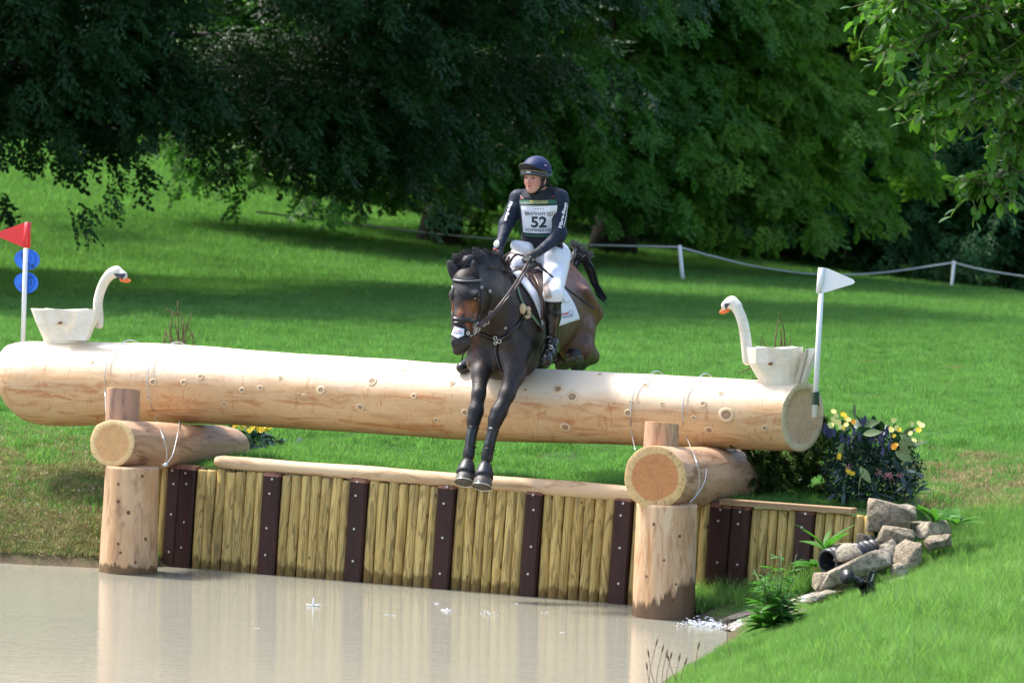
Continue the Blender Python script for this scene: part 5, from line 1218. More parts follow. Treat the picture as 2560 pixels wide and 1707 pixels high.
spruce("green conifer boughs laid on the ground beneath the right end of the big log", b0, [atY(x, y, 24.7 + r.uniform(-.45, .35)) for x, y in [(1830, 1150), (1850, 1180), (1870, 1140), (1880, 1200), (1900, 1160), (1930, 1130), (1960, 1145), (1990, 1120), (2020, 1110), (2050, 1090), (2075, 1080), (2085, 1100), (2040, 1140), (1900, 1225), (1940, 1200), (1990, 1180), (2010, 1220), (2060, 1215), (2100, 1225), (2080, 1160), (1870, 1165), (1920, 1180), (1860, 1120), (2030, 1180), (1975, 1160), (2066, 1110), (1845, 1200), (1950, 1165)]], M_conif, 91, .036, 120, .008, 8, nw=.0062)
tb = atY(448, 905, 27.4); 
spruce("bare brown spruce tips showing above the big log right of the left swan", tb - [0, 0, .25], [atY(x, y, 27.4 + r.uniform(-.1, .1)) for x, y in [(444, 752), (430, 780), (420, 805), (478, 783), (470, 805), (452, 780), (412, 825), (484, 832), (436, 800), (460, 790), (408, 845), (490, 850)]], M_brtw, 92, .009, 55, .010, 1, "bare_spruce_top", nw=.0022)
tb = atY(1945, 925, 25.8)
spruce("bare brown spruce tips poking up behind the right swan", tb - [0, 0, .1], [atY(x, y, 25.8) for x, y in [(1947, 779), (1951, 822), (1954, 845), (1905, 843), (1900, 852), (1979, 848), (1946, 800)]] + [atY(1850, 930, 25.8), atY(1868, 910, 25.8), atY(1880, 945, 25.8), atY(1876, 920, 25.8)], M_brtw, 93, .008, 55, .009, 0, "bare_spruce_top", nw=.0022)
# seed-head grasses at the bottom edge
r = np.random.RandomState(12); st = []; hd = []
for (x, y0, tx, ty) in ((1620, 1720, 1640, 1612), (1640, 1720, 1655, 1628), (1655, 1710, 1665, 1640), (1665, 1720, 1676, 1645), (1690, 1720, 1697, 1650), (1700, 1720, 1712, 1660), (1640, 1720, 1622, 1640), (1700, 1720, 1672, 1650), (1630, 1720, 1618, 1672), (1740, 1680, 1745, 1620), (1825, 1640, 1818, 1560)):
    Y = 19.0 + r.uniform(-.3, .3); P = spline([atY(x, y0, Y), atY((x + tx) / 2 - 3, (y0 + ty) / 2, Y), atY(tx, ty, Y)], 10); st.append(tube(P, .0018, 4)); d = P[-1] - P[-2]; d /= np.linalg.norm(d); hd.append(tube([P[-1] - d * .005, P[-1] + d * .02, P[-1] + d * .045], [.003, .006, .001], 6))
V, Fc = joinm(st); gs = thing("seed_grass", "wispy brown grass seed heads against the pond at the bottom edge", "grass", atY(1680, 1715, 19), None, 'W'); mesh("stalks", V, Fc, M_brst, gs, 'W'); V, Fc = joinm(hd); mesh("seed_heads", V, Fc, plain("brown_seed", (.12, .07, .05), .8), gs, 'W')

# ------------------------------------------------------------------ foreground branches, upper right (their tree stands just outside the frame)
M_fg = leafy_mat("foreground_leaf", (.055, .15, .018), (.12, .24, .03), .38, .33, 2.5); M_twig = plain("lichen_twig", (.13, .12, .06), .85, 0, .4, 30)
FYY = 19.0; r = np.random.RandomState(44)
fb = np.array([5.2, 19.6, height([5.2], [19.6])[0] - .05]); ft = thing("overhanging_tree", "sharp leafy branches of a near tree reaching in from the upper right edge", "tree", fb, None, 'W')
V, Fc = tube(spline([fb, fb + [.05, 0, 2.5], fb + [-.1, .1, 5.5], fb + [0, 0, 9]], 14), np.linspace(.28, .16, 14), 12); mesh("trunk", V, Fc, M_bark, ft, 'W')
trunkp = fb + np.array([-.15, 0, 4.6])
br = [[(2620, -120), (2440, 20), (2420, 90), (2400, 160), (2370, 200), (2300, 235)], [(2700, 60), (2560, 160), (2480, 230), (2400, 275), (2340, 300)], [(2680, 250), (2560, 330), (2530, 400), (2480, 450), (2420, 475)], [(2620, -100), (2470, 20), (2380, 60), (2300, 110), (2250, 150)],
      [(2560, -80), (2330, -10), (2260, 0), (2200, 15)], [(2700, 0), (2580, 90), (2500, 130), (2440, 150)], [(2700, 130), (2600, 230), (2560, 300), (2520, 330)], [(2640, -60), (2560, 40), (2520, 70), (2470, 50)]]
tw = []; leaves = []
for bi, B in enumerate(br):
    P = spline([trunkp + [0, 0, .3 * (bi % 3)]] + [atY(x, y, FYY + r.uniform(-.3, .3)) for x, y in B], 40); tw.append(tube(P, np.linspace(.028, .0035, 40), 6))
    for k in range(68):
        i = r.randint(12, 40); p = P[i]; a = r.uniform(0, 6.28); L = r.uniform(.08, .26); d = np.array([math.cos(a), r.uniform(-.6, .6), math.sin(a) * .7 - .25]); q = p + d * L; S2 = spline([p, (p + q) / 2 + [0, 0, .02], q], 6); tw.append(tube(S2, np.linspace(.004, .0015, 6), 4))
        for m in range(6):
            s = (m + 1) / 6; pp = S2[min(5, int(s * 5.99))]; dd = d / np.linalg.norm(d) + r.normal(0, .75, 3) + [0, 0, -.15]; leaves.append((pp, dd, r.uniform(.05, .085)))
V, Fc = joinm(tw); mesh("branches", V, Fc, M_twig, ft, 'W')
def vis(p):
    q = np.array(CAM_M.inverted()) @ np.array([*p, 1]); x = 1280 + q[0] / -q[2] * F_PX; y = 853.5 - q[1] / -q[2] * F_PX; return x < 2570 and y > -10
VL = [l for l in leaves if vis(l[0])]; r.shuffle(VL)
for p, d, L in VL[:300]: leaf_part(ft, p, d, L, L * .34, M_fg, r.normal(0, .6), "leaf", .18)
parts = []
for p, d, L in VL[300:] + [l for l in leaves if not vis(l[0])]:
    v, f = leafmesh(L, L * .34, .15, .18, 3); parts.append((np.array(v) @ (basis(d) @ np.array(Matrix.Rotation(r.normal(0, .6), 3, 'X'))).T + p, f))
if parts: V, Fc = joinm(parts); mesh("foliage", V, Fc, M_fg, ft, 'W', True, kind='stuff')
parts = []
for k in range(34):
    p, d, L = VL[r.randint(len(VL))]; v, f = tube([p, p + [0, 0, .011], p + [0, 0, .022]], [.006, .012, .005], 7); parts.append((v, f))
V, Fc = joinm(parts); mesh("beech_mast", V, Fc, plain("beech_mast_husk", (.16, .2, .05), .8), ft, 'W', True, kind='stuff')
# ------------------------------------------------------------------ horse (one continuous skin), heading along -b
H = SDF(); A3 = np.array
def sym(f):
    for s_ in (-1, 1): f(s_)
HX = .0
H.ell((.0, .28, 1.965), (.275, .56, .335), .06)
H.ell((.02, -.12, 1.87), (.225, .30, .35), .08)
H.ell((-.02, .66, 2.01), (.255, .38, .30), .08)
H.ell((-.045, .90, 2.08), (.238, .31, .285), .08)
H.cone((0, -.12, 2.20), (0, .22, 2.19), .075, .07, .10)
H.cone((0, .45, 2.20), (-.04, .86, 2.27), .09, .11, .10)
def shoulder(s):
    c = .025
    H.ell((s * .145 + c, -.10, 1.86), (.115, .22, .33), .06, np.array(Matrix.Rotation(math.radians(-22), 3, 'X')))
    H.ell((s * .10 + c, -.33, 1.74), (.105, .10, .16), .07)
    H.cone((s * .13 + c, -.32, 1.78), (s * .12 + c, -.38, 1.64), .095, .082, .06)
    H.ell((s * .14 - .045, .97, 1.92), (.12, .25, .32), .07, np.array(Matrix.Rotation(math.radians(12), 3, 'X')))
    H.cone((s * .16 - .045, .90, 1.84), (s * .165 - .04, .84, 1.73), .15, .10, .06)
sym(shoulder)
H.ell((.025, -.28, 1.66), (.13, .14, .14), .08)
# neck and head
NK = [(0, -.16, 2.02), at(1222, 762, -.42), at(1197, 722, -.62), at(1176, 706, -.78)]
H.cone((0, -.08, 2.0), A3((.0, -.34, 2.02)), .255, .22, .08, ((1, 0, 0), .78))
H.cone(A3((.0, -.34, 2.02)), at(1205, 735, -.58), .22, .158, .06, ((1, 0, 0), .66))
H.cone(at(1205, 735, -.58), at(1172, 713, -.80), .158, .105, .05, ((1, 0, 0), .72))
H.cone((0, -.05, 2.20), at(1228, 690, -.45), .06, .05, .08); H.cone(at(1228, 690, -.45), at(1178, 682, -.76), .05, .045, .06)
HD = [at(1162, 702, -.86), at(1159, 745, -.93), at(1153, 800, -1.0), at(1150, 852, -1.05)]
H.cone(HD[0], HD[1], .086, .089, .04, ((0, 1, 0), .95)); H.cone(HD[1], HD[2], .087, .063, .04); H.cone(HD[2], HD[3], .066, .062, .03)
H.ell(at(1152, 862, -1.045), (.062, .062, .058), .03)                       # muzzle
H.ell(at(1146, 878, -1.0), (.045, .05, .03), .03)                           # chin and lower lip
H.ell(at(1185, 760, -.82), (.055, .115, .125), .05); H.ell(at(1160, 760, -.80), (.055, .11, .12), .05)   # cheeks
H.cone(at(1176, 800, -.90), at(1160, 850, -.96), .055, .04, .04)            # jaw bars
def brow(x, y, b): H.ell(at(x, y, b), (.030, .035, .026), .03)
brow(1191, 738, -.945); brow(1133, 736, -.965)
H.ell(at(1190, 749, -1.0), (.016, .018, .013), .012, None, 's'); H.ell(at(1130, 747, -1.01), (.014, .016, .012), .012, None, 's')
for x, y, b in ((1166, 858, -1.09), (1137, 856, -1.10)): H.ell(at(x, y, b + .01), (.024, .028, .026), .02); H.ell(at(x + (3 if x > 1150 else -3), y + 2, b - .022), (.011, .02, .015), .01, None, 's')
# forelegs
FL = {}
def foreleg(key, pts, rs_):
    P = [at(*p) for p in pts]; FL[key] = P; H.chain(P, rs_, .035)
foreleg('near_left', [(1213, 890, -.36), (1201, 935, -.46), (1197, 985, -.58), (1190, 1028, -.63), (1184, 1052, -.65), (1181, 1075, -.67), (1174, 1115, -.70), (1172, 1135, -.71), (1169, 1152, -.73)], [.088, .064, .047, .050, .043, .031, .030, .037, .030])
foreleg('near_right', [(1290, 885, -.33), (1285, 937, -.44), (1268, 985, -.56), (1247, 1030, -.64), (1238, 1052, -.67), (1232, 1075, -.69), (1222, 1115, -.72), (1218, 1137, -.73), (1214, 1155, -.75)], [.112, .076, .054, .054, .046, .033, .031, .037, .030])
# tucked hind legs
def hind(s):
    st_, hk = A3((s * .165, .86, 1.73)), A3((s * .155, 1.14, 1.66))
    H.cone(st_, hk, .11, .06, .06); H.cone(hk, A3((s * .15, .95, 1.60)), .050, .036, .03); H.cone(A3((s * .15, .95, 1.60)), A3((s * .145, .84, 1.585)), .04, .036, .03)
hind(1); hind(-1)
# muscle relief
H.cone((.24, .8, 2.16), (.20, 1.14, 1.98), .02, .03, .10); H.cone((-.20, -.36, 2.02), (-.16, -.44, 1.80), .02, .03, .08); H.cone((.20, -.36, 2.04), (.17, -.44, 1.80), .02, .03, .08)
HV, HQ = H.nets(.0125); HV = relax(HV, HQ, 2, .4)
def coat(P):
    n = vnoise(P * 2.5, 3, 3) * .5 + .5; a, b, z = P[:, 0], P[:, 1], P[:, 2]
    dark = np.array([.026, .016, .012]); blk = np.array([.007, .0065, .007]); bay = np.array([.17, .055, .022]); brn = np.array([.11, .052, .034])
    c = np.tile(dark, (len(P), 1))
    flank = sst(b, -.1, .55) * (1 - .35 * n); c = c * (1 - flank[:, None]) + brn * flank[:, None]
    rump = sst(b, .7, 1.1) * sst(z, 1.75, 2.1); c = c * (1 - .6 * rump[:, None]) + bay * .6 * rump[:, None]
    # brown tan patches: face sides, throat, elbow, breast edge
    def patch(ctr, r, col, k=.8):
        nonlocal c
        d = np.linalg.norm((P - ctr) / r, axis=1); w = (1 - sst(d + .25 * (n - .5), .55, 1.05)) * k; c = c * (1 - w[:, None]) + np.array(col) * w[:, None]
    patch(at(1175, 790, -.98), (.10, .14, .13), (.24, .07, .018), .95); patch(at(1133, 780, -.98), (.035, .12, .10), (.26, .08, .02), .95); patch(at(1205, 770, -.85), (.07, .1, .12), (.12, .035, .012), .8)
    patch(at(1153, 800, -1.08), (.020, .06, .13), (.02, .011, .009), .95); patch(at(1190, 750, -1.0), (.035, .06, .03), (.015, .01, .009), .8)
    patch(at(1212, 700, -.5), (.07, .2, .09), (.10, .038, .018), .75); patch(at(1330, 850, -.05), (.08, .25, .13), (.12, .05, .022), .8); patch(at(1188, 850, -.45), (.04, .2, .16), (.08, .028, .012), .7)
    patch(at(1440, 690, .75), (.12, .3, .12), (.13, .045, .02), .7); patch((.2, .5, 1.72), (.2, .4, .10), (.11, .055, .03), .7)
    mz = (1 - sst(np.linalg.norm(P - at(1150, 866, -1.04), axis=1), .07, .11)); c = c * (1 - mz[:, None]) + np.array([.016, .013, .013]) * mz[:, None]
    lg = (1 - sst(z, 1.30, 1.62)) * (b < 0) ; lg = np.maximum(lg, (1 - sst(z, 1.60, 1.68)) * (b > .65)); c = c * (1 - lg[:, None]) + blk * lg[:, None]
    return c * (.8 + .4 * n[:, None])
def coatmat():
    m, nt, b = newmat("bay_coat"); g = G(nt); col = g.attr('col', 'Color'); co = g.objco(); mt_ = g.noise(g.vm('MULTIPLY', co, (1, 1, .5)), 26, 5, .7, .6); sc = g.vm('SCALE', col); g.l(g.math('MAXIMUM', g.math('MULTIPLY_ADD', mt_, 2.9, -.45), .3), sc.node.inputs[3]); dust = g.ramp(g.noise(co, 11, 5, .75, .4), [(.56, 0.), (.74, .35)]); g.l(g.mix(dust, sc, (.075, .062, .055)), b.inputs['Base Color'])
    b.inputs['Roughness'].default_value = .40; b.inputs['Specular IOR Level'].default_value = .4; b.inputs['Sheen Weight'].default_value = .0
    n = g.noise(g.vm('MULTIPLY', co, (1, 1, .35)), 90, 4, .7); g.l(g.math('MULTIPLY_ADD', g.noise(co, 9, 4, .7), .42, .24), b.inputs['Roughness'])
    big = g.noise(co, 9, 4, .6); g.bump(g.math('ADD', n, g.math('MULTIPLY', big, 2.5)), .6, .006, b); return m
M_coat = coatmat()
hroot = thing("horse", "dark bay horse jumping down off the big log, forelegs stretched towards the water", "horse", (0, .3, 1.6))
mesh("horse_body", HV, HQ, M_coat, hroot, 'J', True, {'col': coat(HV)})
M_eye = plain("horse_eye", (.006, .004, .003), .08)
for x, y, b in ((1190, 749, -.985), (1130, 747, -.995)):
    e = SDF().ell(at(x, y, b), (.017, .015, .014), .01); V, Q = e.nets(.004); mesh("eye", V, Q, M_eye, hroot)
M_ear = plain("dark_ear_cover", (.010, .010, .014), .75, 0, .3, 60, .5); M_leather = plain("black_leather", (.012, .011, .012), .32, 0, .2, 20, .1); M_brleather = plain("brown_leather", (.055, .027, .018), .38, 0, .25, 20, .15)
M_steel = plain("bright_steel", (.6, .58, .52), .25, .9); M_white3 = plain("white_cotton", (.74, .76, .82), .7, 0, .05, 20, .25)
# ears (in the fly veil)
def ear(pts, w, b0, b1):
    P = spline([at(*p) for p in pts], 10); t = np.linspace(0, 1, 10); R = w * np.sin(np.pi * (t * .82 + .14)) ** .8 + .003; V, Fc = tube(P, R, 14, True, .55, np.tile([[.15, 1., 0]], (10, 1))); mesh("ear", V, Fc, M_ear, hroot)
ear([(1148, 708, -.86), (1141, 694, -.86), (1130, 672, -.87), (1120, 651, -.88)], .040, 0, 0)
ear([(1189, 708, -.84), (1188, 692, -.84), (1186, 672, -.84), (1183, 651, -.85)], .033, 0, 0)
def onH(px, off=.004, sd=H):
    p, h = cast(sd, px, off=off); return p
def patch_on(name, corners, nu, nv, mat, off, parent, sd=H, thick=.004, edge=None):
    """grid between four pixel edges, laid on the body"""
    c = np.array(corners, float); u = np.linspace(0, 1, nu)[:, None, None]; v = np.linspace(0, 1, nv)[None, :, None]
    px = (c[0] * (1 - u) + c[1] * u) * (1 - v) + (c[3] * (1 - u) + c[2] * u) * v; px = px.reshape(-1, 2)
    if edge is not None: px = edge(px.reshape(nu, nv, 2), u[..., 0], v[..., 0]).reshape(-1, 2)
    P, h = cast(sd, px, off=off); N = sd.grad(P, .01); n = nu * nv; V = np.concatenate([P, P - N * thick]); idx = np.arange(n).reshape(nu, nv); Fc = []
    for i in range(nu - 1):
        for j in range(nv - 1): a, b, c_, d = idx[i, j], idx[i + 1, j], idx[i + 1, j + 1], idx[i, j + 1]; Fc += [(a, d, c_, b), (a + n, b + n, c_ + n, d + n)]
    bd = [idx[i, 0] for i in range(nu)] + [idx[-1, j] for j in range(1, nv)] + [idx[i, -1] for i in range(nu - 2, -1, -1)] + [idx[0, j] for j in range(nv - 2, 0, -1)]
    for i in range(len(bd)): a, b = bd[i], bd[(i + 1) % len(bd)]; Fc.append((a, b, b + n, a + n))
    return mesh(name, V, Fc, mat, parent), P.reshape(nu, nv, 3), N.reshape(nu, nv, 3)
# fly veil over poll and forehead with scalloped lower edge
def veil(px, u, v):
    px = px.copy(); px[..., 1] += (v ** 1.0) * (34 * np.sin(np.pi * np.clip(u * .85 + .02, 0, 1)) ** 1.2); return px
patch_on("fly_veil", [(1139, 692), (1197, 694), (1199, 716), (1130, 712)], 26, 16, M_ear, .007, hroot, edge=veil)
def strap(name, px, w, mat, off=.005, th=.004, parent=None, n=None, sd=H, b_override=None):
    px = spline(np.array([(x, y, 0) for x, y in px]), n or max(8, 5 * len(px)))[:, :2]; P, h = cast(sd, px, off=off); N = sd.grad(P, .012)
    P = np.vstack([P[:1], (P[:-2] + P[1:-1] * 2 + P[2:]) / 4, P[-1:]]); V, Fc = ribbon(P, N, w, th); return mesh(name, V, Fc, mat, parent or hroot)
# bridle
strap("browband", [(1131, 700), (1150, 704), (1175, 705), (1203, 702)], .018, M_leather, .012, .006)
strap("browband", [(1133, 698), (1150, 701), (1175, 702), (1203, 699)], .004, plain("silver_piping", (.45, .46, .48), .3, .6), .019, .002)
strap("cheek_strap", [(1197, 690), (1204, 710), (1205, 740), (1201, 775), (1196, 800), (1192, 815)], .016, M_leather, .007)
strap("cheek_strap", [(1133, 712), (1129, 740), (1129, 775), (1133, 800)], .012, M_leather, .006)
strap("throat_strap", [(1205, 712), (1218, 722), (1226, 732), (1229, 750), (1224, 768), (1212, 785)], .010, M_leather, .008)
strap("noseband", [(1133, 797), (1150, 800), (1172, 801), (1192, 803)], .030, M_leather, .009, .007)
strap("noseband", [(1135, 807), (1150, 808), (1165, 822), (1174, 840)], .014, M_leather, .012, .005)
# white nose sticker with print
st_o, SP, SN = patch_on("nose_patch", [(1136, 816), (1161, 822), (1160, 838), (1128, 836)], 12, 10, M_white3, .010, hroot, edge=lambda p, u, v: np.stack([p[..., 0] + 0 * u, p[..., 1] + v * 9 * (1 - np.abs(u * 2 - 1))], -1))
# rings and buckles
def torus(c, R, r, N, name="ring", mat=None, parent=None, squash=1.0):
    N = A3(N, float); N /= np.linalg.norm(N); t = np.cross(N, [0.1, .2, 1.]); t /= np.linalg.norm(t); s = np.cross(N, t); a = np.linspace(0, 2 * math.pi, 15); P = c + R * (np.cos(a)[:, None] * t * squash + np.sin(a)[:, None] * s); V, Fc = tube(P, r, 6); return mesh(name, V, Fc, mat or M_steel, parent or hroot)
for x, y, R_, r_ in ((1190, 815, .022, .005), (1193, 822, .018, .005), (1187, 828, .012, .004), (1170, 833, .010, .004), (1204, 718, .008, .004), (1225, 728, .008, .004), (1131, 717, .006, .003), (1228, 783, .018, .004), (1238, 845, .012, .004), (1248, 853, .014, .004), (1239, 857, .010, .005), (1264, 820, .007, .003), (1209, 812, .010, .004), (1218, 806, .012, .004)):
    p = onH([(x, y)], .018)[0]; torus(p, R_, r_, (0.3, -1, .2), "bit_ring" if R_ > .015 else "buckle")
V, Fc = tube(spline([onH([(q[0], q[1])], .02)[0] for q in ((1196, 805), (1190, 810), (1187, 822), (1190, 832), (1182, 838), (1176, 840))], 16), .005, 6); mesh("bit_shank", V, Fc, M_steel, hroot)
# breastplate
strap("breastplate_strap", [(1186, 832), (1205, 836), (1225, 845), (1240, 849)], .026, M_leather, .006, .005)
strap("breastplate_strap", [(1246, 851), (1265, 840), (1285, 825), (1300, 808), (1312, 785)], .030, M_leather, .008, .006)
strap("martingale_strap", [(1240, 856), (1238, 880), (1244, 905), (1250, 925)], .026, M_leather, .006, .005)
M_elast = plain("green_elastic", (.12, .20, .12), .7, 0, .2, 60)
strap("elastic_strap", [(1293, 715), (1300, 740), (1309, 762)], .020, M_elast, .006, .004); strap("elastic_strap", [(1322, 780), (1335, 795), (1348, 812)], .026, M_elast, .006, .004)
strap("girth_strap", [(1348, 812), (1354, 822), (1357, 828)], .03, M_brleather, .006, .006)
strap("neck_strap", [(1276, 686), (1284, 700), (1290, 712)], .014, M_leather, .006)
M_fleece = plain("sheepskin", (.58, .46, .28), .9, 0, .25, 40, .8)
for x, y, rx, rz in ((1307, 772, .026, .04), (1321, 774, .018, .024), (1316, 792, .032, .014), (1322, 783, .018, .018)):
    e = SDF().ell(onH([(x, y)], .012)[0], (rx, .018, rz), .01); V, Q = e.nets(.005); V = V + .0025 * vnoise(V * 25, 1, 2)[:, None]; mesh("fleece_pad", V, Q, M_fleece, hroot)
# reins (held above the neck by the rider)
def rein(px, w=.016, mat=M_brleather, nm="rein"):
    P = spline([at(*p) for p in px], 26); V, Fc = ribbon(P, np.tile([[.6, -1., .35]], (len(P), 1)), w, .004); return mesh(nm, V, Fc, mat, hroot)
rein([(1320, 655, -.30), (1300, 690, -.44), (1270, 735, -.66), (1238, 775, -.80), (1210, 800, -.90), (1194, 814, -.98)])
rein([(1325, 660, -.28), (1308, 690, -.42), (1280, 733, -.62), (1250, 768, -.74), (1222, 798, -.86), (1196, 818, -.98)])
rein([(1309, 640, -.22), (1295, 636, -.24), (1278, 632, -.22), (1264, 640, -.20), (1254, 652, -.20)], .016)
rein([(1293, 636, -.25), (1283, 642, -.28), (1275, 655, -.30), (1271, 664, -.30)], .020)
rein([(1271, 641, -.26), (1270, 652, -.28), (1264, 664, -.28), (1268, 672, -.28)], .026)
# running boots, bell boots and hooves of the forelegs
M_boot = plain("wet_black_neoprene", (.018, .020, .024), .35, 0, .5, 30, .5); M_bell = plain("black_bell_boot", (.010, .012, .018), .45, 0, .2, 20, .2)
def hoofmat():
    m, nt, b = newmat("muddy_hoof"); g = G(nt); co = g.objco(); n = g.noise(co, 60, 4, .7); g.l(g.mix(g.ramp(n, [(.45, 0.), (.62, 1.)]), (.045, .04, .035), (.16, .14, .11)), b.inputs['Base Color']); b.inputs['Roughness'].default_value = .55; return m
M_hoof = hoofmat()
def lower(key, top, mid, fet, pas, bt, bb, hb):
    P = [at(*top), at(*mid), at(*fet)]; 
    pts = spline(P, 14); T = pts[-1] - pts[0]; R = np.interp(np.linspace(0, 1, 14), [0, .08, .5, .7, .85, 1], [.040, .0385, .038, .037, .041, .036])
    n = 28; V, Fc = tube(pts, R, n); a = np.arange(n); V = V.reshape(14, n, 3); c = pts[:, None]; V = c + (V - c) * (1 + .06 * np.sign(np.sin(a * 2 * math.pi / n * 7))[None, :, None] * ((np.arange(14) > 0) & (np.arange(14) < 10))[:, None, None]); V = V.reshape(-1, 3)
    mesh("leg_boot", V, Fc, M_boot, hroot)
    for s in (0.04, .62): q = pts[0] + T * s; V, Fc = tube([q, q + T * .03], .043, 20); mesh("boot_cuff", V, Fc, M_bell, hroot)
    A, B, C = at(*bt), at(*bb), at(*hb); tt = np.linspace(0, 1, 7)[:, None]; V, Fc = tube(A + (B - A) * tt, [.034, .045, .053, .059, .064, .068, .067], 28, True, 1.0); o = mesh("bell_boot", V, Fc, M_bell, hroot)
    D = (C - B); m = 6; tt = np.linspace(0, 1, m)[:, None]; V, Fc = tube(B - D * .25 + D * 1.25 * tt, [.052, .058, .063, .067, .069, .069], 28, True); hf = mesh("hoof", V, Fc, M_hoof, hroot)
    d = D / np.linalg.norm(D); a = np.linspace(0, 2 * math.pi, 25); x = np.cross(d, [0, 1., 0]); x /= np.linalg.norm(x); y = np.cross(d, x); P = C + .0705 * (np.cos(a)[:, None] * x + np.sin(a)[:, None] * y) + d * .001; V, Fc = tube(P, .0042, 6); mesh("horseshoe", V, Fc, M_steel, hroot)
    q = C + y * (-.071 if y[1] > 0 else .071); V = A3([q - x * .014 + d * .004, q + x * .014 + d * .004, q - d * .026, q - x * .012 + d * .002 + [0, .01, 0], q + x * .012 + d * .002 + [0, .01, 0], q - d * .022 + [0, .01, 0]]); V[:3] += [0, -.003, 0]; mesh("toe_clip", V, [(0, 1, 2), (5, 4, 3), (0, 3, 4, 1), (1, 4, 5, 2), (2, 5, 3, 0)], M_steel, hroot, 'J', False)
lower('l', (1184, 1064, -.66), (1177, 1095, -.69), (1172, 1147, -.72), None, (1170, 1150, -.73), (1164, 1186, -.80), (1161, 1205, -.83))
lower('r', (1234, 1070, -.69), (1225, 1105, -.71), (1217, 1153, -.74), None, (1214, 1157, -.75), (1209, 1195, -.82), (1205, 1216, -.85))
for (px, dpx) in (((1432, 872, .80), (1437, 898, .76)), ((1402, 886, 1.02), (1408, 908, .98))):
    A, B = at(*px), at(*dpx); V, Fc = tube(A + (B - A) * np.linspace(-.6, 1, 6)[:, None], [.045, .055, .062, .066, .068, .06], 20); mesh("bell_boot", V, Fc, M_bell, hroot)
    V, Fc = tube([A + (B - A) * .9, A + (B - A) * 1.25], [.064, .066], 20); mesh("hoof", V, Fc, M_hoof, hroot)
# mane: a wind-lifted crest of black hair
def hairmat(name, c1, c2):
    m, nt, b = newmat(name); g = G(nt); r = g.attr('hr', 'Fac'); g.l(g.mix(r, c1, c2), b.inputs['Base Color']); b.inputs['Roughness'].default_value = .55; b.inputs['Specular IOR Level'].default_value = .4; return m
M_mane = hairmat("black_mane", (.005, .005, .007), (.022, .021, .026)); M_tail = hairmat("black_tail", (.006, .006, .008), (.06, .065, .085))
def hair(name, curves, w, mat, parent, seed=0):
    r = np.random.RandomState(seed); parts = []; hr = []
    for C in curves:
        P = spline(C, 9); n = r.normal(0, 1, 3); n /= np.linalg.norm(n); ww_ = w * np.linspace(1, .15, 9) * r.uniform(.6, 1.3); T = np.gradient(P, axis=0); T /= np.linalg.norm(T, axis=1)[:, None] + 1e-9
        S_ = np.cross(T, n); S_ /= np.linalg.norm(S_, axis=1)[:, None] + 1e-9; V = np.stack([P - S_ * ww_[:, None] / 2, P + S_ * ww_[:, None] / 2], 1).reshape(-1, 3); parts.append((V, [(2 * i, 2 * i + 1, 2 * i + 3, 2 * i + 2) for i in range(8)])); hr += [r.uniform()] * len(V)
    V, Fc = joinm(parts); return mesh(name, V, Fc, mat, parent, 'J', True, {'hr': hr}, kind='stuff')
MB_ = SDF(); crest = [at(1154, 690, -.82), at(1185, 676, -.76), at(1215, 668, -.58), at(1245, 671, -.38), at(1272, 682, -.14)]
tops = [at(1138, 668, -.84), at(1158, 641, -.74), at(1188, 629, -.62), at(1222, 634, -.44), at(1264, 664, -.16)]
MB_.chain([(a * .45 + b * .55) for a, b in zip(crest, tops)], [.025, .045, .052, .045, .022], .04); MB_.chain(crest, [.025, .03, .03, .03, .025], .04)
V, Q = MB_.nets(.010); V = V + (.008 * vnoise(V * 9, 3, 3))[:, None] * [0, 0, 1]; mesh("mane", V, Q, M_mane, hroot, 'J', True, {'hr': .15 + .15 * np.abs(vnoise(V * 12, 4, 2))})
r = np.random.RandomState(8); cs = []
for i in range(4200):
    s = r.uniform(0, 1); base = spline(crest, 41)[int(s * 40)]; tp = spline(tops, 41)[int(min(1, max(0, s + r.normal(0, .04))) * 40)]; side = r.normal(0, .03); 
    mid = base + (tp - base) * r.uniform(.6, 1.05) + [side, r.normal(0, .02), r.uniform(-.01, .03)]; L = r.uniform(.02, .09) * (.35 + .65 * min(1, s * 3)); fall = tp + A3([-L * r.uniform(.3, 1.1), r.normal(0, .04), -L * r.uniform(-.1, .5)])
    cs.append([base + r.normal(0, .01, 3), mid, tp + [side * .6, r.normal(0, .02), r.uniform(-.03, .006)], fall])
hair("mane_hair", cs, .0034, M_mane, hroot, 3)
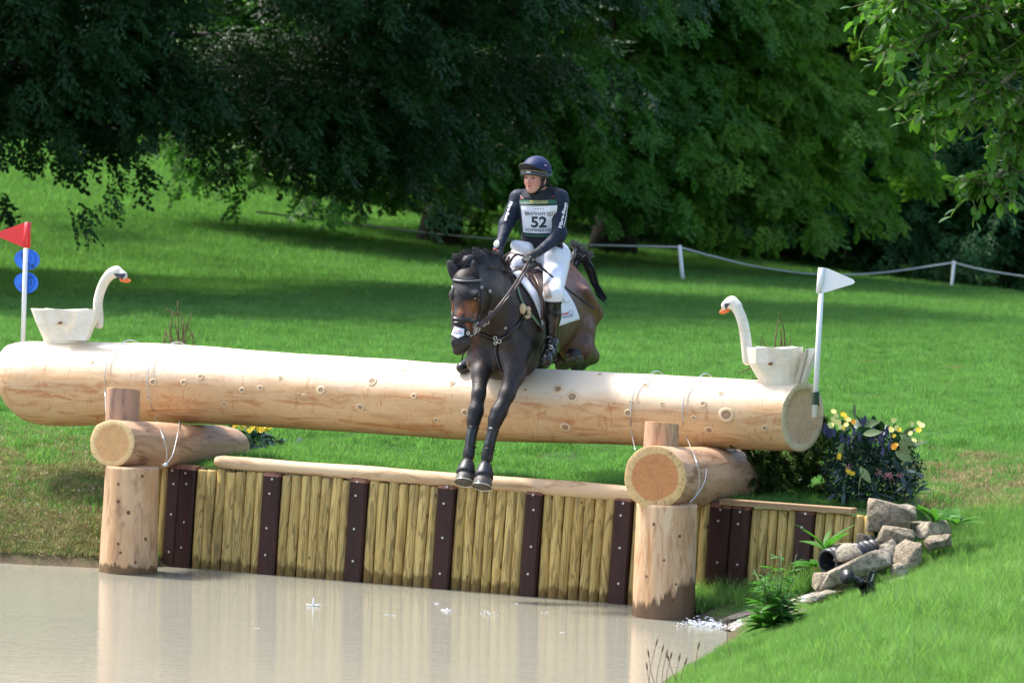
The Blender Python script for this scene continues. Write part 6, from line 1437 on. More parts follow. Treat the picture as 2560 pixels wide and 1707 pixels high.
# tail
tcore = [at(1432, 668, 1.08), at(1442, 642, 1.14), at(1458, 640, 1.2), at(1474, 672, 1.24), at(1486, 710, 1.26)]
TS = SDF(); TS.chain(tcore, [.035, .042, .042, .028, .014], .04); V, Q = TS.nets(.012); mesh("tail", V, Q, M_tail, hroot, 'J', True, {'hr': .1 + .0 * V[:, 0]})
cs = []
for i in range(3400):
    base = at(1432 + r.uniform(-8, 10), 664 + r.uniform(-8, 6), 1.10 + r.normal(0, .03)); q = r.uniform()
    if q < .45:      # short hairs thrown upwards
        u = r.uniform(); a1 = at(1436 + u * 26, 628 + u * 14 + r.uniform(-6, 8), 1.14 + r.normal(0, .05)); a2 = at(1430 + u * 48 + r.normal(0, 3), 606 + u * 34 + r.uniform(-4, 8), 1.18 + r.normal(0, .06)); a3 = a2 + A3([r.uniform(-.03, .03), 0, r.uniform(.0, .035)]); cs.append([base, a1, a2, a3])
    else:
        u = r.normal(0, 1); k = r.uniform(.35, 1) ; e = [at(1450 + u * 4, 632 + abs(u) * 6, 1.16), at(1472 + u * 5, 660 + u * 4, 1.22), at(1484 + u * 4, 704, 1.25), at(1500 + u * 3, 728, 1.26), at(1517 + u * 3, 746 + abs(u) * 4, 1.26)]
        m_ = 3 + int(k * 2.99); cs.append([base] + e[:m_ - 0])
for i in range(60): u = r.normal(0, 1); cs.append([at(1480, 700, 1.24), at(1494 + u * 2, 735, 1.25), at(1508 + u * 3, 754 + u * 2, 1.25), at(1521 + u * 3, 764 + u * 3, 1.25)])
hair("tail_hair", cs, .0042, M_tail, hroot, 4)

# saddle pad, saddle ---------------------------------------------------------
HP = SDF(); HP.p = list(H.p)       # body without legs is the same field
def padedge(px, u, v): return px
patch_on("saddle_pad", [(1284, 680), (1302, 676), (1371, 800), (1358, 812)], 8, 30, M_white3, .016, hroot, thick=.012, edge=lambda p, u, v: np.stack([p[..., 0] + 12 * np.sin(np.pi * v) * 1.0, p[..., 1] + 0 * u], -1))
pad2, PP, PN = patch_on("saddle_pad", [(1385, 722), (1412, 722), (1450, 798), (1396, 816)], 22, 22, M_white3, .014, hroot, thick=.012, edge=lambda p, u, v: np.stack([p[..., 0] + 5 * np.sin(np.pi * v) * u, p[..., 1] + 0 * u], -1))
patch_on("saddle_flap", [(1316, 682), (1352, 678), (1372, 800), (1366, 806)], 14, 26, M_brleather, .032, hroot, thick=.02, edge=lambda p, u, v: np.stack([p[..., 0] + 14 * np.sin(np.pi * v ** .9) * (1 - .4 * u), p[..., 1] + 0 * u], -1))
patch_on("saddle_flap", [(1335, 684), (1362, 684), (1372, 790), (1356, 800)], 12, 22, M_brleather, .050, hroot, thick=.018, edge=lambda p, u, v: np.stack([p[..., 0] + 10 * np.sin(np.pi * v), p[..., 1] + 0 * u], -1))
SD = SDF(); SD.ell((0, .10, 2.29), (.13, .09, .05), .05); SD.ell((0, .30, 2.27), (.15, .22, .045), .05); V, Q = SD.nets(.012); mesh("saddle_seat", V, Q, M_brleather, hroot)
strap("pommel_edge", [(1278, 684), (1287, 676), (1300, 674), (1312, 680), (1322, 700)], .012, M_leather, .03, .008)
# ------------------------------------------------------------------ rider
M_skin = None
def skinmat():
    m, nt, b = newmat("skin"); g = G(nt); g.l(g.attr('col', 'Color'), b.inputs['Base Color']); b.inputs['Roughness'].default_value = .5; b.inputs['Subsurface Weight'].default_value = .15; b.inputs['Subsurface Scale'].default_value = .012; return m
def cloth(name, col, rough=.75, fold=.5, fs=14, spec=.3):
    m, nt, b = newmat(name); g = G(nt); co = g.objco(); n = g.noise(co, fs, 3, .5, .6); n2 = g.noise(co, 260, 2)
    f = g.math('MULTIPLY_ADD', n, .25, .88); sc = g.vm('SCALE', col); g.l(f, sc.node.inputs[3]); g.l(sc, b.inputs['Base Color']); b.inputs['Roughness'].default_value = rough; b.inputs['Specular IOR Level'].default_value = spec
    g.bump(g.math('ADD', n, g.math('MULTIPLY', n2, .08)), fold, .02, b); return m
M_shirt = cloth("navy_jersey", (.007, .014, .032), .6, .5, 16); M_vest = cloth("black_body_protector", (.016, .018, .028), .8, .5, 22); M_breech = cloth("white_breeches", (.74, .76, .82), .6, .9, 9)
M_boots = plain("polished_black_boot", (.008, .008, .009), .18, 0, .2, 8, .08); M_glove = plain("black_riding_glove", (.012, .013, .017), .65, 0, .2, 30, .3); M_helm = cloth("navy_helmet_silk", (.013, .025, .085), .6, .12, 9)
M_helmd = plain("dark_navy_peak", (.010, .011, .020), .5); M_band = plain("grey_rubber_band", (.05, .058, .065), .45, 0, .1); M_gold = plain("gold_piping", (.55, .40, .2), .4, .3); M_black2 = plain("black_webbing", (.012, .012, .013), .7, 0, .2, 50, .3)
rroot = thing("person", "rider in blue helmet, navy jersey and numbered bib sitting on the jumping horse", "person", (0.02, .32, 2.26))
# continuous body: head, neck, torso, arms, legs
SH_R, SH_L = at(1297, 496, .22), at(1399, 496, .22); EL_R, EL_L = at(1266, 562, .12), at(1398, 588, .16); WR_R, WR_L = at(1248, 618, -.06), at(1349, 629, -.06)
HIP_R, HIP_L = at(1312, 640, .38), at(1392, 640, .38); KN_R, KN_L = at(1262, 700, -.02), at(1383, 736, -.16); AN_R, AN_L = at(1196, 878, .06), at(1380, 852, -.12)
HC = at(1341, 430, .17)
def nrm(v): v = A3(v, float); return v / np.linalg.norm(v)
def face_frame():
    f = A3([-.13, -.985, -.03]); f /= np.linalg.norm(f); r_ = np.cross(f, [0, 0, 1.]); r_ /= np.linalg.norm(r_); u = np.cross(r_, f); return f, r_, u
FF, FR, FU = face_frame()       # forward, the image-left side is +? , up
def fp(x, y, z): return FC + FR * x + FF * y + FU * z     # face coordinates
FC = at(1339, 446, .16)
RX = np.stack([FR, FF, FU], 1)
Bd = SDF()
Bd.ell(fp(0, -.005, .035), (.074, .092, .098), .02, RX)                     # cranium
Bd.ell(fp(0, .030, -.020), (.060, .058, .078), .03, RX)                     # face
Bd.ell(fp(.0, .048, -.078), (.030, .026, .024), .03, RX)                    # chin
Bd.cone(fp(-.048, -.01, -.045), fp(-.012, .045, -.082), .026, .020, .025); Bd.cone(fp(.048, -.01, -.045), fp(.012, .045, -.082), .026, .020, .025)
Bd.ell(fp(-.036, .056, -.030), (.020, .018, .020), .02, RX); Bd.ell(fp(.036, .056, -.030), (.020, .018, .020), .02, RX)      # cheeks
Bd.cone(fp(0, .086, .006), fp(0, .104, -.026), .007, .010, .012); Bd.ell(fp(-.011, .093, -.030), (.008, .010, .007), .008, RX); Bd.ell(fp(.011, .093, -.030), (.008, .010, .007), .008, RX)
Bd.cone(fp(-.030, .082, .020), fp(.030, .082, .020), .009, .009, .014)      # brow
for s in (-1, 1): Bd.ell(fp(s * .029, .092, .003), (.014, .014, .008), .010, RX, 's')
Bd.ell(fp(0, .088, -.052), (.017, .010, .0055), .008, RX); Bd.ell(fp(0, .084, -.066), (.015, .010, .006), .008, RX)          # lips
Bd.ell(fp(0, .094, -.058), (.011, .018, .0055), .004, RX, 's')              # open mouth
for s in (-1, 1): Bd.ell(fp(s * .074, -.008, -.008), (.008, .018, .030), .006, RX); Bd.ell(fp(s * .080, -.002, -.008), (.004, .010, .018), .004, RX, 's')
Bd.cone(fp(0, -.02, -.05), at(1350, 497, .24), .056, .062, .03)
CH, WA = at(1350, 525, .24), at(1355, 600, .30)
Bd.ell(CH, (.165, .10, .15), .05); Bd.ell(WA, (.135, .09, .12), .06); Bd.ell(at(1352, 632, .36), (.155, .12, .10), .06)
for S_, E_, W_ in ((SH_R, EL_R, WR_R), (SH_L, EL_L, WR_L)): Bd.cone(S_, E_, .050, .038, .04); Bd.cone(E_, W_, .038, .026, .03)
for h, k, a in ((HIP_R, KN_R, AN_R), (HIP_L, KN_L, AN_L)): Bd.cone(h, k, .085, .055, .05); Bd.cone(k, a, .052, .036, .03)
for a in (AN_R, AN_L): Bd.cone(a, a + nrm([.18 if a is AN_L else -.2, -.9, -.4]) * .15 + A3([0, 0, -.03]), .030, .022, .03)
# hands of the body follow the gloves
HANDS = {}
def hand(key, wrist, palm, kn_dir, curl_dir, thumb_dir):
    """palm block with four curled fingers and a thumb; returns chains"""
    ch = []; side = np.cross(kn_dir, curl_dir); side /= np.linalg.norm(side)
    for i, (off_, L) in enumerate(((-.030, .9), (-.010, 1.0), (.010, .95), (.029, .8))):
        k0 = palm + side * off_ + kn_dir * .038; k1 = k0 + (kn_dir * .75 + curl_dir * .55) * .036 * L; k2 = k1 + (curl_dir * .95 - kn_dir * .35) * .026 * L; k3 = k2 + (curl_dir * .1 - kn_dir * 1.0) * .022 * L
        ch.append(([palm + side * off_ * .6, k0, k1, k2, k3], [.013, .0125, .0110, .0100, .0088]))
    t0 = palm - side * .024 - kn_dir * .012; t1 = t0 + (-side * .6 + kn_dir * .6 + curl_dir * .25) * .034; t2 = t1 + (kn_dir * .8 + curl_dir * .6) * .028; ch.append(([t0, t1, t2], [.015, .0125, .0105])); return ch, side
def nrm(v): v = A3(v, float); return v / np.linalg.norm(v)
HANDS['l'] = (WR_L, at(1331, 639, -.13), nrm(at(1316, 645, -.17) - at(1345, 632, -.08)), nrm([-.15, .25, -1]), 0)
HANDS['r'] = (WR_R, at(1247, 640, -.13), nrm([.15, -.45, -.8]), nrm([.8, .25, -.5]), 0)
for k_, (w, p, kd, cd, _) in HANDS.items():
    cd = cd - kd * cd.dot(kd); cd = nrm(cd); ch, sd_ = hand(k_, w, p, kd, cd, None); HANDS[k_] = (w, p, kd, cd, ch)
    Bd.cone(w, p, .026, .026, .02)
    for P, R in ch: Bd.chain(P, [q * .86 for q in R], .006)
V, Q = Bd.nets(.0062)
def skincol(P):
    c = np.tile([.62, .31, .23], (len(P), 1))
    def sp(ctr, r, col, k):
        nonlocal c
        w = np.exp(-((np.linalg.norm((P - ctr) @ RX / np.array(r), axis=1)) ** 2)) * k; c = c * (1 - w[:, None]) + np.array(col) * w[:, None]
    for s in (-1, 1): sp(fp(s * .042, .07, -.03), (.028, .05, .028), (.58, .20, .17), .75); sp(fp(s * .029, .085, .004), (.013, .03, .007), (.25, .13, .10), .7); sp(fp(s * .031, .088, .021), (.017, .03, .0042), (.13, .07, .045), .8)
    sp(fp(0, .1, -.028), (.012, .03, .012), (.56, .24, .20), .6); sp(fp(0, .09, -.066), (.016, .03, .0055), (.55, .17, .15), .85); sp(fp(0, .09, -.051), (.016, .03, .004), (.48, .16, .14), .7); sp(fp(0, .085, -.0585), (.010, .03, .0045), (.05, .015, .015), .98)
    sp(fp(0, .10, -.037), (.012, .02, .004), (.30, .12, .10), .6); sp(fp(0, .06, -.09), (.03, .04, .02), (.52, .30, .24), .5)  # shade under the nose is painted into the skin colour
    return c
mesh("body", V, Q, skinmat(), rroot, 'J', True, {'col': skincol(V)})
M_iris = plain("dark_iris", (.04, .03, .02), .1); M_sclera = plain("eye_white", (.24, .21, .19), .35)
for s in (-1, 1):
    e = SDF().ell(fp(s * .029, .077, .003), (.0125, .0115, .0085), .003, RX); v, q = e.nets(.003); mesh("eye", v, q, M_sclera, rroot); e = SDF().ell(fp(s * .029 - .002, .0855, .003), (.0064, .005, .0064), .002, RX); v, q = e.nets(.002); mesh("iris", v, q, M_iris, rroot)
# jersey: sleeves and collar
Sh = SDF()
for S_, E_, W_, sg in ((SH_R, EL_R, WR_R, -1), (SH_L, EL_L, WR_L, 1)):
    Sh.ell(S_ + [0, 0, -.01], (.062, .062, .066), .03); Sh.cone(S_, E_, .062, .050, .04); Sh.cone(E_, W_ - (W_ - E_) * .04, .050, .033, .035)
Sh.ell(CH, (.17, .105, .155), .05); Sh.ell(WA, (.14, .095, .13), .06); Sh.cone(at(1349, 486, .22), at(1350, 500, .24), .064, .085, .03)
V, Q = Sh.nets(.0075); V = V + (.0035 * vnoise(V * np.array([7, 7, 10]), 5, 2))[:, None] * Sh.grad(V); mesh("jersey", V, Q, M_shirt, rroot)
# body protector
Ve = SDF(); Ve.ell(at(1351, 528, .235), (.178, .122, .185), .04); Ve.ell(at(1356, 596, .28), (.162, .118, .13), .06)
Ve.cone(at(1310, 486, .22), at(1325, 520, .15), .035, .05, .03); Ve.cone(at(1390, 482, .22), at(1378, 520, .16), .038, .05, .03); Ve.cone(at(1308, 487, .22), at(1335, 484, .27), .028, .03, .03); Ve.cone(at(1392, 483, .22), at(1368, 478, .26), .028, .028, .03)
Ve.cone(at(1348, 470, .13), at(1348, 492, .14), .050, .030, .02, None, 's')
Ve.cone(at(1340, 455, .2), at(1350, 488, .23), .060, .066, .015, None, 's')
V, Q = Ve.nets(.0075); mesh("body_protector", V, Q, M_vest, rroot)
SN_ = SDF().cone(at(1345, 479, .19), at(1352, 496, .20), .058, .072, .02); V, Q = SN_.nets(.006); mesh("neck_snood", V, Q, M_black2, rroot)
FULL = SDF(); FULL.p = list(Sh.p) + list(Ve.p)
def vstrap(nm, px, w, mat, off=.004, sd=Ve, th=.004):
    px = spline(np.array([(x, y, 0) for x, y in px]), max(8, 5 * len(px)))[:, :2]; P, h = cast(sd, px, off=off); N = sd.grad(P, .01); V, Fc = ribbon(P, N, w, th); return mesh(nm, V, Fc, mat, rroot)
M_pipe2 = plain("grey_piping", (.22, .2, .17), .6)
vstrap("vest_panel_seam", [(1296, 482), (1304, 492), (1312, 500)], .006, M_pipe2); vstrap("vest_panel_seam", [(1403, 476), (1395, 484), (1389, 496)], .006, M_pipe2); vstrap("vest_panel_seam", [(1379, 466), (1379, 480), (1378, 494)], .004, M_black2); vstrap("vest_panel_seam", [(1368, 460), (1380, 463)], .006, M_pipe2); vstrap("vest_panel_seam", [(1305, 492), (1322, 494)], .005, M_black2)
vstrap("vest_badge", [(1301, 497), (1307, 497)], .016, plain("dark_red_patch", (.25, .02, .03), .6)); vstrap("vest_badge", [(1378, 493), (1385, 493)], .014, plain("dark_maroon_patch", (.10, .01, .015), .6))
vstrap("vest_buckle", [(1412, 570), (1417, 573)], .03, M_black2, .01)
# numbered bib: a cloth sheet laid over the protector
BC = [(1300, 497.5), (1396, 498), (1384, 592), (1309, 591)]     # corners: top left, top right, bottom right, bottom left (pixels)
def bib_px(s, t):
    a = A3(BC, float); s = np.asarray(s)[..., None]; t = np.asarray(t)[..., None]; top = a[0] * (1 - s) + a[1] * s; bot = a[3] * (1 - s) + a[2] * s; p = top * (1 - t) + bot * t; p[..., 0] += 0; p[..., 1] += (2.0 * np.sin(np.pi * s[..., 0])) * 1.0; return p
def bib_pt(s, t, off):
    px = bib_px(s, t).reshape(-1, 2); P, h = cast(Ve, px, off=.006); N = Ve.grad(P, .02); return P + N * off, N
def bibpatch(name, s0, s1, t0, t1, mat, off, ns=16, nt=12, parent=None):
    S, T = np.meshgrid(np.linspace(s0, s1, ns), np.linspace(t0, t1, nt), indexing='ij'); P, N = bib_pt(S.ravel(), T.ravel(), off); n = ns * nt; V = np.concatenate([P, P - N * .003]); idx = np.arange(n).reshape(ns, nt); Fc = []
    for i in range(ns - 1):
        for j in range(nt - 1): q = (idx[i, j], idx[i, j + 1], idx[i + 1, j + 1], idx[i + 1, j]); Fc += [q, tuple(x + n for x in reversed(q))]
    bd = [idx[i, 0] for i in range(ns)] + [idx[-1, j] for j in range(1, nt)] + [idx[i, -1] for i in range(ns - 2, -1, -1)] + [idx[0, j] for j in range(nt - 2, 0, -1)]
    for i in range(len(bd)): a, b = bd[i], bd[(i + 1) % len(bd)]; Fc.append((a, a + n, b + n, b))
    return mesh(name, V, Fc, mat, rroot)
M_bibw = cloth("white_bib", (.74, .77, .86), .7, .35, 20); M_bibg = plain("dark_green_band", (.008, .085, .05), .6, 0, .1); M_bibb = plain("black_binding", (.012, .013, .018), .7); M_ink = plain("dark_ink", (.02, .022, .04), .7, 0, 0); M_goldt = plain("gold_lettering", (.55, .45, .12), .5, 0, 0)
bibpatch("bib_binding", -.02, 1.02, -.02, 1.0, M_bibb, .0025); bibpatch("bib_band", .0, 1.0, .015, .13, M_bibg, .006, 16, 4); bibpatch("bib_sheet", .02, .98, .165, .885, M_bibw, .006, 18, 14); bibpatch("bib_band", .06, .95, .915, .985, M_bibg, .006, 16, 4)
TXT = {}
def text_geo(s, bold=0.0, shear=0.0, sub=3):
    cu = bpy.data.curves.new("lettering", 'FONT'); cu.body = s; cu.offset = bold; cu.shear = shear; cu.resolution_u = sub; ob = bpy.data.objects.new("lettering", cu); SC.collection.objects.link(ob)
    dg = bpy.context.evaluated_depsgraph_get(); me = bpy.data.meshes.new_from_object(ob.evaluated_get(dg)); bpy.data.objects.remove(ob); bm = bmesh.new(); bm.from_mesh(me); bmesh.ops.triangulate(bm, faces=bm.faces[:])
    for _ in range(2):
        L = [e for e in bm.edges if e.calc_length() > .35]
        if L: bmesh.ops.subdivide_edges(bm, edges=L, cuts=1); bmesh.ops.triangulate(bm, faces=bm.faces[:])
    V = A3([v.co[:] for v in bm.verts])[:, :2]; bm.verts.index_update(); Fc = [tuple(v.index for v in f.verts) for f in bm.faces]; bm.free(); V -= V.min(0); V /= V.max(0); return V, Fc
def bibtext(s, s0, s1, t0, t1, mat, bold=0.0, nm="lettering"):
    V, Fc = text_geo(s, bold); P, N = bib_pt(s0 + (s1 - s0) * V[:, 0], t1 - (t1 - t0) * V[:, 1], .0085); return mesh(nm, P, Fc, mat, rroot, 'J', False)
bibtext("DEVOUCOUX", .26, .74, .035, .112, M_goldt, .02); bibtext("BRAMHAM 2022", .12, .955, .32, .415, M_ink, .0); bibtext("52", .28, .74, .44, .735, M_ink, .03); bibtext("SOMMERVILL", .10, .98, .76, .855, M_ink, .0)
for k in range(4):
    s_ = .40 + k * .075; a = np.linspace(0, 2 * math.pi, 10, endpoint=False) + math.pi / 2; R = np.where(np.arange(10) % 2 == 0, .022, .009); P, N = bib_pt(s_ + R * np.cos(a), .245 - R * np.sin(a) * 1.05, .009); mesh("star", P, [tuple(range(10))], M_ink, rroot, 'J', False)
# sleeve lettering, running along the upper arms
def sleevetext(s, p0, p1, hgt, mat, nm="lettering", flip=1):
    V, Fc = text_geo(s, .03, .25, 2); p0, p1 = A3(p0, float), A3(p1, float); d = p1 - p0; n = A3([d[1], -d[0]]) / np.linalg.norm(d) * hgt * flip; px = p0 + d * V[:, :1] + n * V[:, 1:]; P, h = cast(Sh, px, off=.0075); return mesh(nm, P, Fc, mat, rroot, 'J', False)
M_wt = plain("white_print", (.8, .82, .85), .6, 0, 0)
sleevetext("Fibre-Beet", (1402, 571), (1417, 506), 9, M_wt, flip=-1 if False else 1) if False else None
def st2(s, base0, base1, updir, hgt):
    V, Fc = text_geo(s, .03, .0, 2); b0, b1 = A3(base0, float), A3(base1, float); px = b0 + (b1 - b0) * V[:, :1] + A3(updir, float) * hgt * V[:, 1:]; P, h = cast(Sh, px, off=.005); N = Sh.grad(P, .01); V3 = P + N * .0015; return mesh("lettering", V3, Fc, M_wt, rroot, 'J', False)
st2("Fibre-Beet", (1404, 571), (1418, 507), (-.93, -.25), 8.5)
st2("Fibre-Beet", (1275, 503), (1260, 552), (.9, .25), 8)
vstrap("sleeve_underline", [(1409, 568), (1415, 540), (1419, 512)], .004, M_wt, .006, Sh, .002)
# breeches
Br = SDF(); Br.ell(at(1352, 630, .34), (.165, .125, .105), .05); Br.cone(HIP_R, KN_R, .105, .072, .05); Br.cone(HIP_L, KN_L, .105, .070, .05); Br.cone(KN_L, KN_L + (AN_L - KN_L) * .22, .068, .052, .03); Br.cone(KN_R, KN_R + (AN_R - KN_R) * .22, .068, .055, .03)
Br.cone(at(1290, 614, .12), at(1318, 622, .16), .040, .050, .04); Br.cone(at(1385, 640, .15), at(1398, 650, .20), .07, .07, .05)
V, Q = Br.nets(.0085); V = V + (.003 * vnoise(V * np.array([6, 8, 5]), 15, 3))[:, None] * Br.grad(V); mesh("breeches", V, Q, M_breech, rroot)
vstrap("knee_patch", [(1366, 705), (1366, 722), (1372, 745)], .05, plain("beige_grip_patch", (.42, .34, .30), .8), .003, Br)
vstrap("belt", [(1398, 607), (1404, 612), (1405, 622)], .02, M_brleather, .01, Ve)
# boots with feet in the stirrups
for nm, K, A_, fd in (("l", KN_L, AN_L, nrm([.18, -.9, -.42])), ("r", KN_R, AN_R, nrm([-.2, -.9, -.35]))):
    Bo = SDF(); t0 = K + (A_ - K) * .13; Bo.cone(t0, K + (A_ - K) * .45, .062, .058, .03); Bo.cone(K + (A_ - K) * .45, A_, .058, .042, .03); toe = A_ + fd * .20 + A3([0, 0, -.045]); Bo.cone(A_ + [0, .02, -.02], A_ + [0, .045, -.06], .042, .034, .03); Bo.cone(A_ + [0, 0, -.02], toe, .044, .036, .03); Bo.cone(A_ + [0, .02, -.05], toe + [0, 0, -.008], .036, .036, .03); Bo.ell(toe, (.042, .04, .028), .02)
    V, Q = Bo.nets(.0065); mesh("riding_boot", V, Q, M_boots, rroot)
    T = t0; a = nrm(A_ - K); V, Fc = tube([T, T + a * .018], .066, 20); mesh("boot_top", V, Fc, M_boots, rroot)
    bc = A_ + (toe - A_) * .55
    # stirrup iron belongs to the saddle
    P = []; 
    for t in np.linspace(math.radians(-40), math.radians(220), 22): P.append(bc + A3([math.cos(t) * .062, .0, math.sin(t) * .085 - .005 + (.02 if math.sin(t) > .8 else 0)]))
    V, Fc = tube(P, .0065, 6); so_ = mesh("stirrup_iron", V, Fc, M_leather, hroot); V, Fc = box(bc + [0, 0, -.062], (.10, .06, .012)); mesh("stirrup_tread", V, Fc, M_leather, hroot, 'J', False)
    if nm == "l":
        V, Fc = ribbon(spline([at(1362, 870, -.21), at(1374, 864, -.25), at(1390, 868, -.21)], 8), np.tile([[0, -1., .3]], (8, 1)), .02, .003); mesh("spur_strap", V, Fc, M_leather, rroot); torus(at(1378, 868, -.25), .012, .0035, (0, -1, .2), "spur_buckle", M_steel, rroot)
# gloves
for k_, (w, p, kd, cd, ch) in HANDS.items():
    Gl = SDF(); Gl.cone(w + (p - w) * .05, p, .033, .030, .02); Gl.ell(p + kd * .012, (.036, .034, .034), .02)
    for P, R in ch: Gl.chain(P, [q * 1.08 for q in R], .005)
    V, Q = Gl.nets(.0042); mesh("glove", V, Q, M_glove, rroot)
# watch on the right wrist
wc = at(1245, 611, -.14); V, Fc = tube([wc, wc + [-.003, -.016, .002]], [.030, .030], 26); mesh("wrist_watch", V, Fc, plain("black_watch_case", (.03, .03, .035), .4), rroot)
V, Fc = tube([wc + [-.003, -.0165, .002], wc + [-.0033, -.018, .0022]], [.026, .0255], 26); mesh("watch_face", V, Fc, plain("white_watch_face", (.75, .77, .68), .3, 0, .02), rroot)
V, Fc = ribbon([wc + [-.012, -.019, .008], wc + [-.012, -.019, -.010]], A3([[0, -1., 0]] * 2), .0025, .001); mesh("watch_hand", V, Fc, M_ink, rroot, 'J', False)
for z_, mt in ((622, plain("blue_wrist_tape", (.05, .12, .5), .5)), (625, plain("red_wrist_tape", (.6, .08, .05), .5))):
    c_ = at(1243, z_, -.10); V, Fc = tube([c_, c_ + [0, 0, .009]], .030, 16); mesh("wristband", V, Fc, mt, rroot)
# helmet
He = SDF(); hc = fp(0, -.012, .052); He.ell(hc, (.104, .128, .112), .02, RX)
lowcut = lambda P: -((P - hc) @ FU + .040 - .055 * np.clip(-((P - hc) @ FF) / .12, -.5, 1) * -1) if False else -((P - hc) @ FU + .022 + .035 * np.clip(-((P - hc) @ FF) / .12, -1, 1))
He.fn(lowcut, hc - .2, hc + .2, .01, 'i')
V, Q = He.nets(.005); mesh("helmet", V, Q, M_helm, rroot)
# peak
P = []; nn = 17
for i in range(nn):
    t = math.radians(-82 + 164 * i / (nn - 1)); P.append((math.sin(t), math.cos(t)))
V = []
for (sx, cy) in P:
    for rr, zz in ((0.0, 0.0), (.5, .006), (1.0, -.004)):
        V.append(hc + FR * sx * (.104 + .004 * rr) + FF * (cy * .126 + rr * .060 * max(0, cy) ** .8) + FU * (-.020 + .034 * max(0, cy) + zz + .042 * rr * max(0, cy)))
V = A3(V); top_ = V + FU * .006; n = len(V); VV = np.concatenate([top_, V]); Fc = []
for i in range(nn - 1):
    for j in range(2): a = i * 3 + j; Fc += [(a, a + 3, a + 4, a + 1), (a + n, a + 1 + n, a + 4 + n, a + 3 + n)]
    Fc.append((i * 3 + 2, i * 3 + 5, i * 3 + 5 + n, i * 3 + 2 + n))
mesh("helmet_peak", VV, Fc, M_helmd, rroot)
def helmstrip(nm, z0, z1, ang0, ang1, r_add, mat, n=26, dip=.0):
    V = []; 
    for i in range(n):
        t = math.radians(ang0 + (ang1 - ang0) * i / (n - 1)); sx, cy = math.sin(t), math.cos(t)
        for z, ra in ((z0, r_add - .004), (z0, r_add), (z1, r_add), (z1, r_add - .004)): V.append(hc + FR * sx * (.100 + ra) + FF * cy * (.122 + ra) + FU * (z + dip * max(0, cy)))
    Fc = [(i * 4 + j, i * 4 + (j + 1) % 4, i * 4 + 4 + (j + 1) % 4, i * 4 + 4 + j) for i in range(n - 1) for j in range(4)] + [(0, 3, 2, 1), tuple((n - 1) * 4 + j for j in range(4))]; return mesh(nm, V, Fc, mat, rroot)
helmstrip("helmet_band", -.048, -.016, -88, 88, .008, M_band, dip=.018); helmstrip("band_piping", -.0165, -.0130, -80, 80, .0105, M_gold, dip=.022)
helmstrip("goggle_strap", -.040, -.018, 60, 130, .010, M_band, 12); helmstrip("goggle_strap", -.040, -.018, -60, -130, .010, M_band, 12)
helmstrip("band_label", -.030, -.020, -14, 4, .0098, M_wt, 6, dip=.018)
def hs(pts, w, nm="chin_strap", mat=None):
    P = spline(pts, 12); N = P - fp(0, -.02, -.02); V, Fc = ribbon(P, N, w, .004); return mesh(nm, V, Fc, mat or M_black2, rroot)
for s in (-1, 1):
    hs([fp(s * .086, .040, .01), fp(s * .078, .030, -.03), fp(s * .062, .03, -.07), fp(s * .03, .045, -.104), fp(0, .052, -.110)], .020); hs([fp(s * .088, -.05, 0), fp(s * .083, -.025, -.035), fp(s * .066, .02, -.068)], .014)
    hs([fp(s * .094, .035, .012), fp(s * .085, .036, -.006), fp(s * .078, .034, -.02)], .03, "harness_pad")
for i, (mt, dx) in enumerate(((plain("flag_blue", (.05, .06, .35), .5), 0), (plain("flag_red", (.6, .06, .08), .5), 1), (M_wt, 2))):
    c_ = cast(He, [(1363, 414)], off=.002)[0][0]; N_ = He.grad(c_[None])[0]; x_ = nrm(np.cross(FU, N_)); y_ = np.cross(N_, x_)
    for (u0, v0, w_, h_) in ({0: [(0, 0, .026, .016)], 1: [(0, 0, .026, .003), (0, 0, .004, .016)], 2: [(0, .003, .026, .0016), (0, -.003, .026, .0016), (.004, 0, .0016, .016), (-.004, 0, .0016, .016)]}[dx]):
        e_ = .001 + .0012 * dx if dx != 1 else .0045; q = c_ + x_ * u0 + y_ * v0 + N_ * (.0015 + (.0012 if dx == 2 else .0024 if dx == 1 else 0)); V = A3([q + x_ * w_ / 2 * a + y_ * h_ / 2 * b for a, b in ((-1, -1), (1, -1), (1, 1), (-1, 1))]); mesh("flag_patch", V, [(0, 1, 2, 3)], mt, rroot, 'J', False)
# white clip on the far side of the harness
q = fp(.088 if False else -.088, .035, -.025)
# whip held in the left hand
wp = [at(1334, 652, -.20), at(1374, 686, -.10), at(1425, 728, .0), at(1486, 772, .12)]
wo = thing("riding_whip", "long black riding whip held in the rider's gloved hand, pointing back to the flank", "whip", wp[0])
P = spline(wp, 40); V, Fc = tube(P, np.interp(np.linspace(0, 1, 40), [0, .25, .3, .8, .82, 1], [.010, .010, .0065, .0075, .011, .010]), 8); mesh("whip_shaft", V, Fc, M_black2, wo)
V, Fc = tube([P[0] - (P[1] - P[0]) * .8, P[0] + (P[1] - P[0]) * .5], .014, 10); mesh("whip_knob", V, Fc, M_leather, wo)
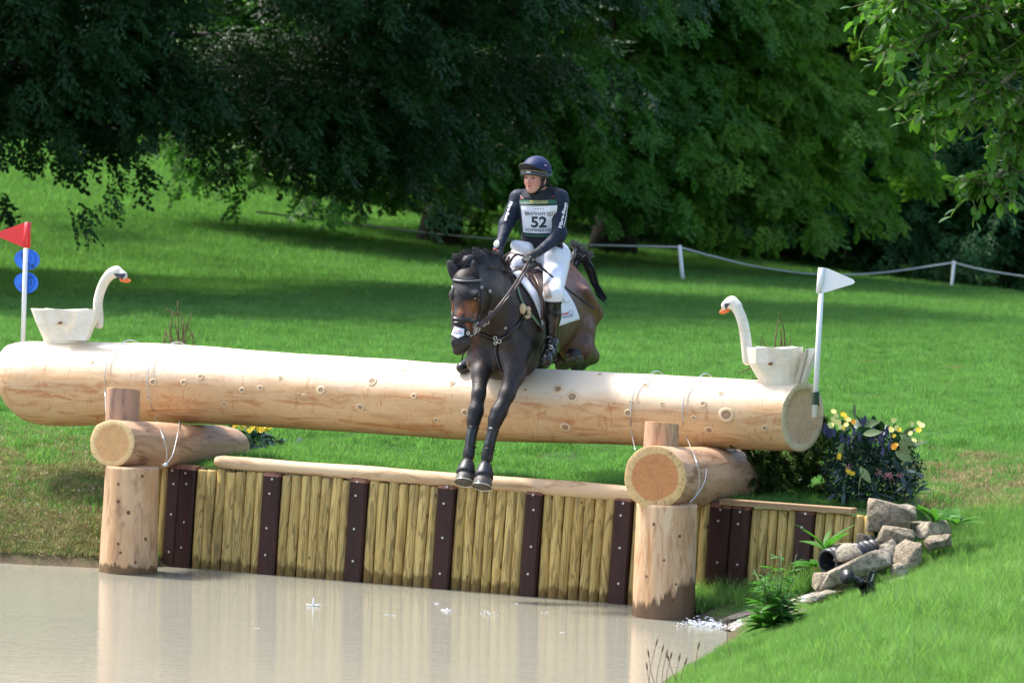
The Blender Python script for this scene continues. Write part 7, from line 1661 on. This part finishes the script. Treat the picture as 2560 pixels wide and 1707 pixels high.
# print on the saddle pad and the nose patch
def padtext(s, px0, px1, h, mat, bold=.03, sd=H, off=.026):
    V, Fc = text_geo(s, bold, 0, 2); p0, p1 = A3(px0, float), A3(px1, float); px = p0 + (p1 - p0) * V[:, :1] + A3([0.12, -1.]) * h * V[:, 1:]; P, hh = cast(sd, px, off=off); return mesh("lettering", P, Fc, mat, hroot, 'J', False)
M_redp = plain("red_print", (.6, .04, .06), .6, 0, 0); M_bluep = plain("blue_print", (.06, .09, .30), .6, 0, 0)
padtext("EQUINE", (1406, 790), (1421, 787), 7, M_redp, .04, off=.018); padtext("PRODUCTS", (1407, 796), (1432, 791.5), 4.5, M_bluep, .03, off=.018)
P_, _ = cast(H, [(1423, 786), (1422, 779), (1427, 776), (1432, 778), (1433, 784), (1429, 788), (1426, 784), (1430, 781)], off=.018); V, Fc = tube(spline(P_, 24), .0014, 5); mesh("horse_logo", V, Fc, M_bluep, hroot)
V_, Fc_ = text_geo("EQUINE", .03, 0, 2); px = A3([1134, 828.5]) + A3([20, 1.5]) * V_[:, :1] + A3([0, -3.2]) * V_[:, 1:]; P_, _ = cast(H, px, off=.0125); mesh("lettering", P_, Fc_, M_redp, st_o, 'J', False)
V_, Fc_ = text_geo("PRODUCTS", .03, 0, 2); px = A3([1133, 834]) + A3([24, 1.5]) * V_[:, :1] + A3([0, -3.6]) * V_[:, 1:]; P_, _ = cast(H, px, off=.0125); mesh("lettering", P_, Fc_, M_bluep, st_o, 'J', False)
# second rear pad badge, oval
o_, P2, N2 = patch_on("pad_pocket", [(1402, 734), (1414, 730), (1428, 752), (1414, 756)], 10, 10, M_white3, .026, hroot, thick=.006, edge=lambda p, u, v: p)

# ------------------------------------------------------------------ sub-parts: buckles under straps' owners, lettering under the bib
def reparent(c, p):
    c.parent = p; c.matrix_basis = WM[p.name].inverted() @ WM[c.name]
def regroup(root, owner_name, stems, owner=None, empty=False):
    st_ = lambda o: o.name.split('.')[0]
    if empty:
        ow = bpy.data.objects.new(owner_name, None); SC.collection.objects.link(ow); ow.parent = root; ow.empty_display_size = .05; WM[ow.name] = wm(root).copy()
    else: ow = [o for o in root.children if st_(o) == owner_name][0]
    for o in list(root.children):
        if o is not ow and st_(o) in stems: reparent(o, ow)
regroup(rroot, 'helmet', {'helmet_peak', 'helmet_band', 'band_piping', 'goggle_strap', 'band_label', 'chin_strap', 'harness_pad', 'flag_patch'})
regroup(rroot, 'bib_sheet', {'lettering', 'star', 'bib_band', 'bib_binding'})
regroup(rroot, 'body_protector', {'vest_panel_seam', 'vest_badge', 'vest_buckle'})
regroup(rroot, 'wrist_watch', {'watch_face', 'watch_hand'})
regroup(hroot, 'bridle', {'browband', 'cheek_strap', 'throat_strap', 'noseband', 'bit_ring', 'bit_shank', 'rein', 'buckle'}, empty=True)
regroup(hroot, 'breastplate', {'breastplate_strap', 'martingale_strap', 'elastic_strap', 'neck_strap', 'fleece_pad'}, empty=True)
regroup(hroot, 'saddle', {'saddle_seat', 'saddle_flap', 'stirrup_iron', 'stirrup_tread', 'pommel_edge', 'girth_strap'}, empty=True)
pads = [o for o in hroot.children if o.name.split('.')[0] == 'saddle_pad']
for o in list(hroot.children):
    n_ = o.name.split('.')[0]
    if n_ in ('lettering', 'horse_logo', 'pad_pocket'): reparent(o, pads[-1])
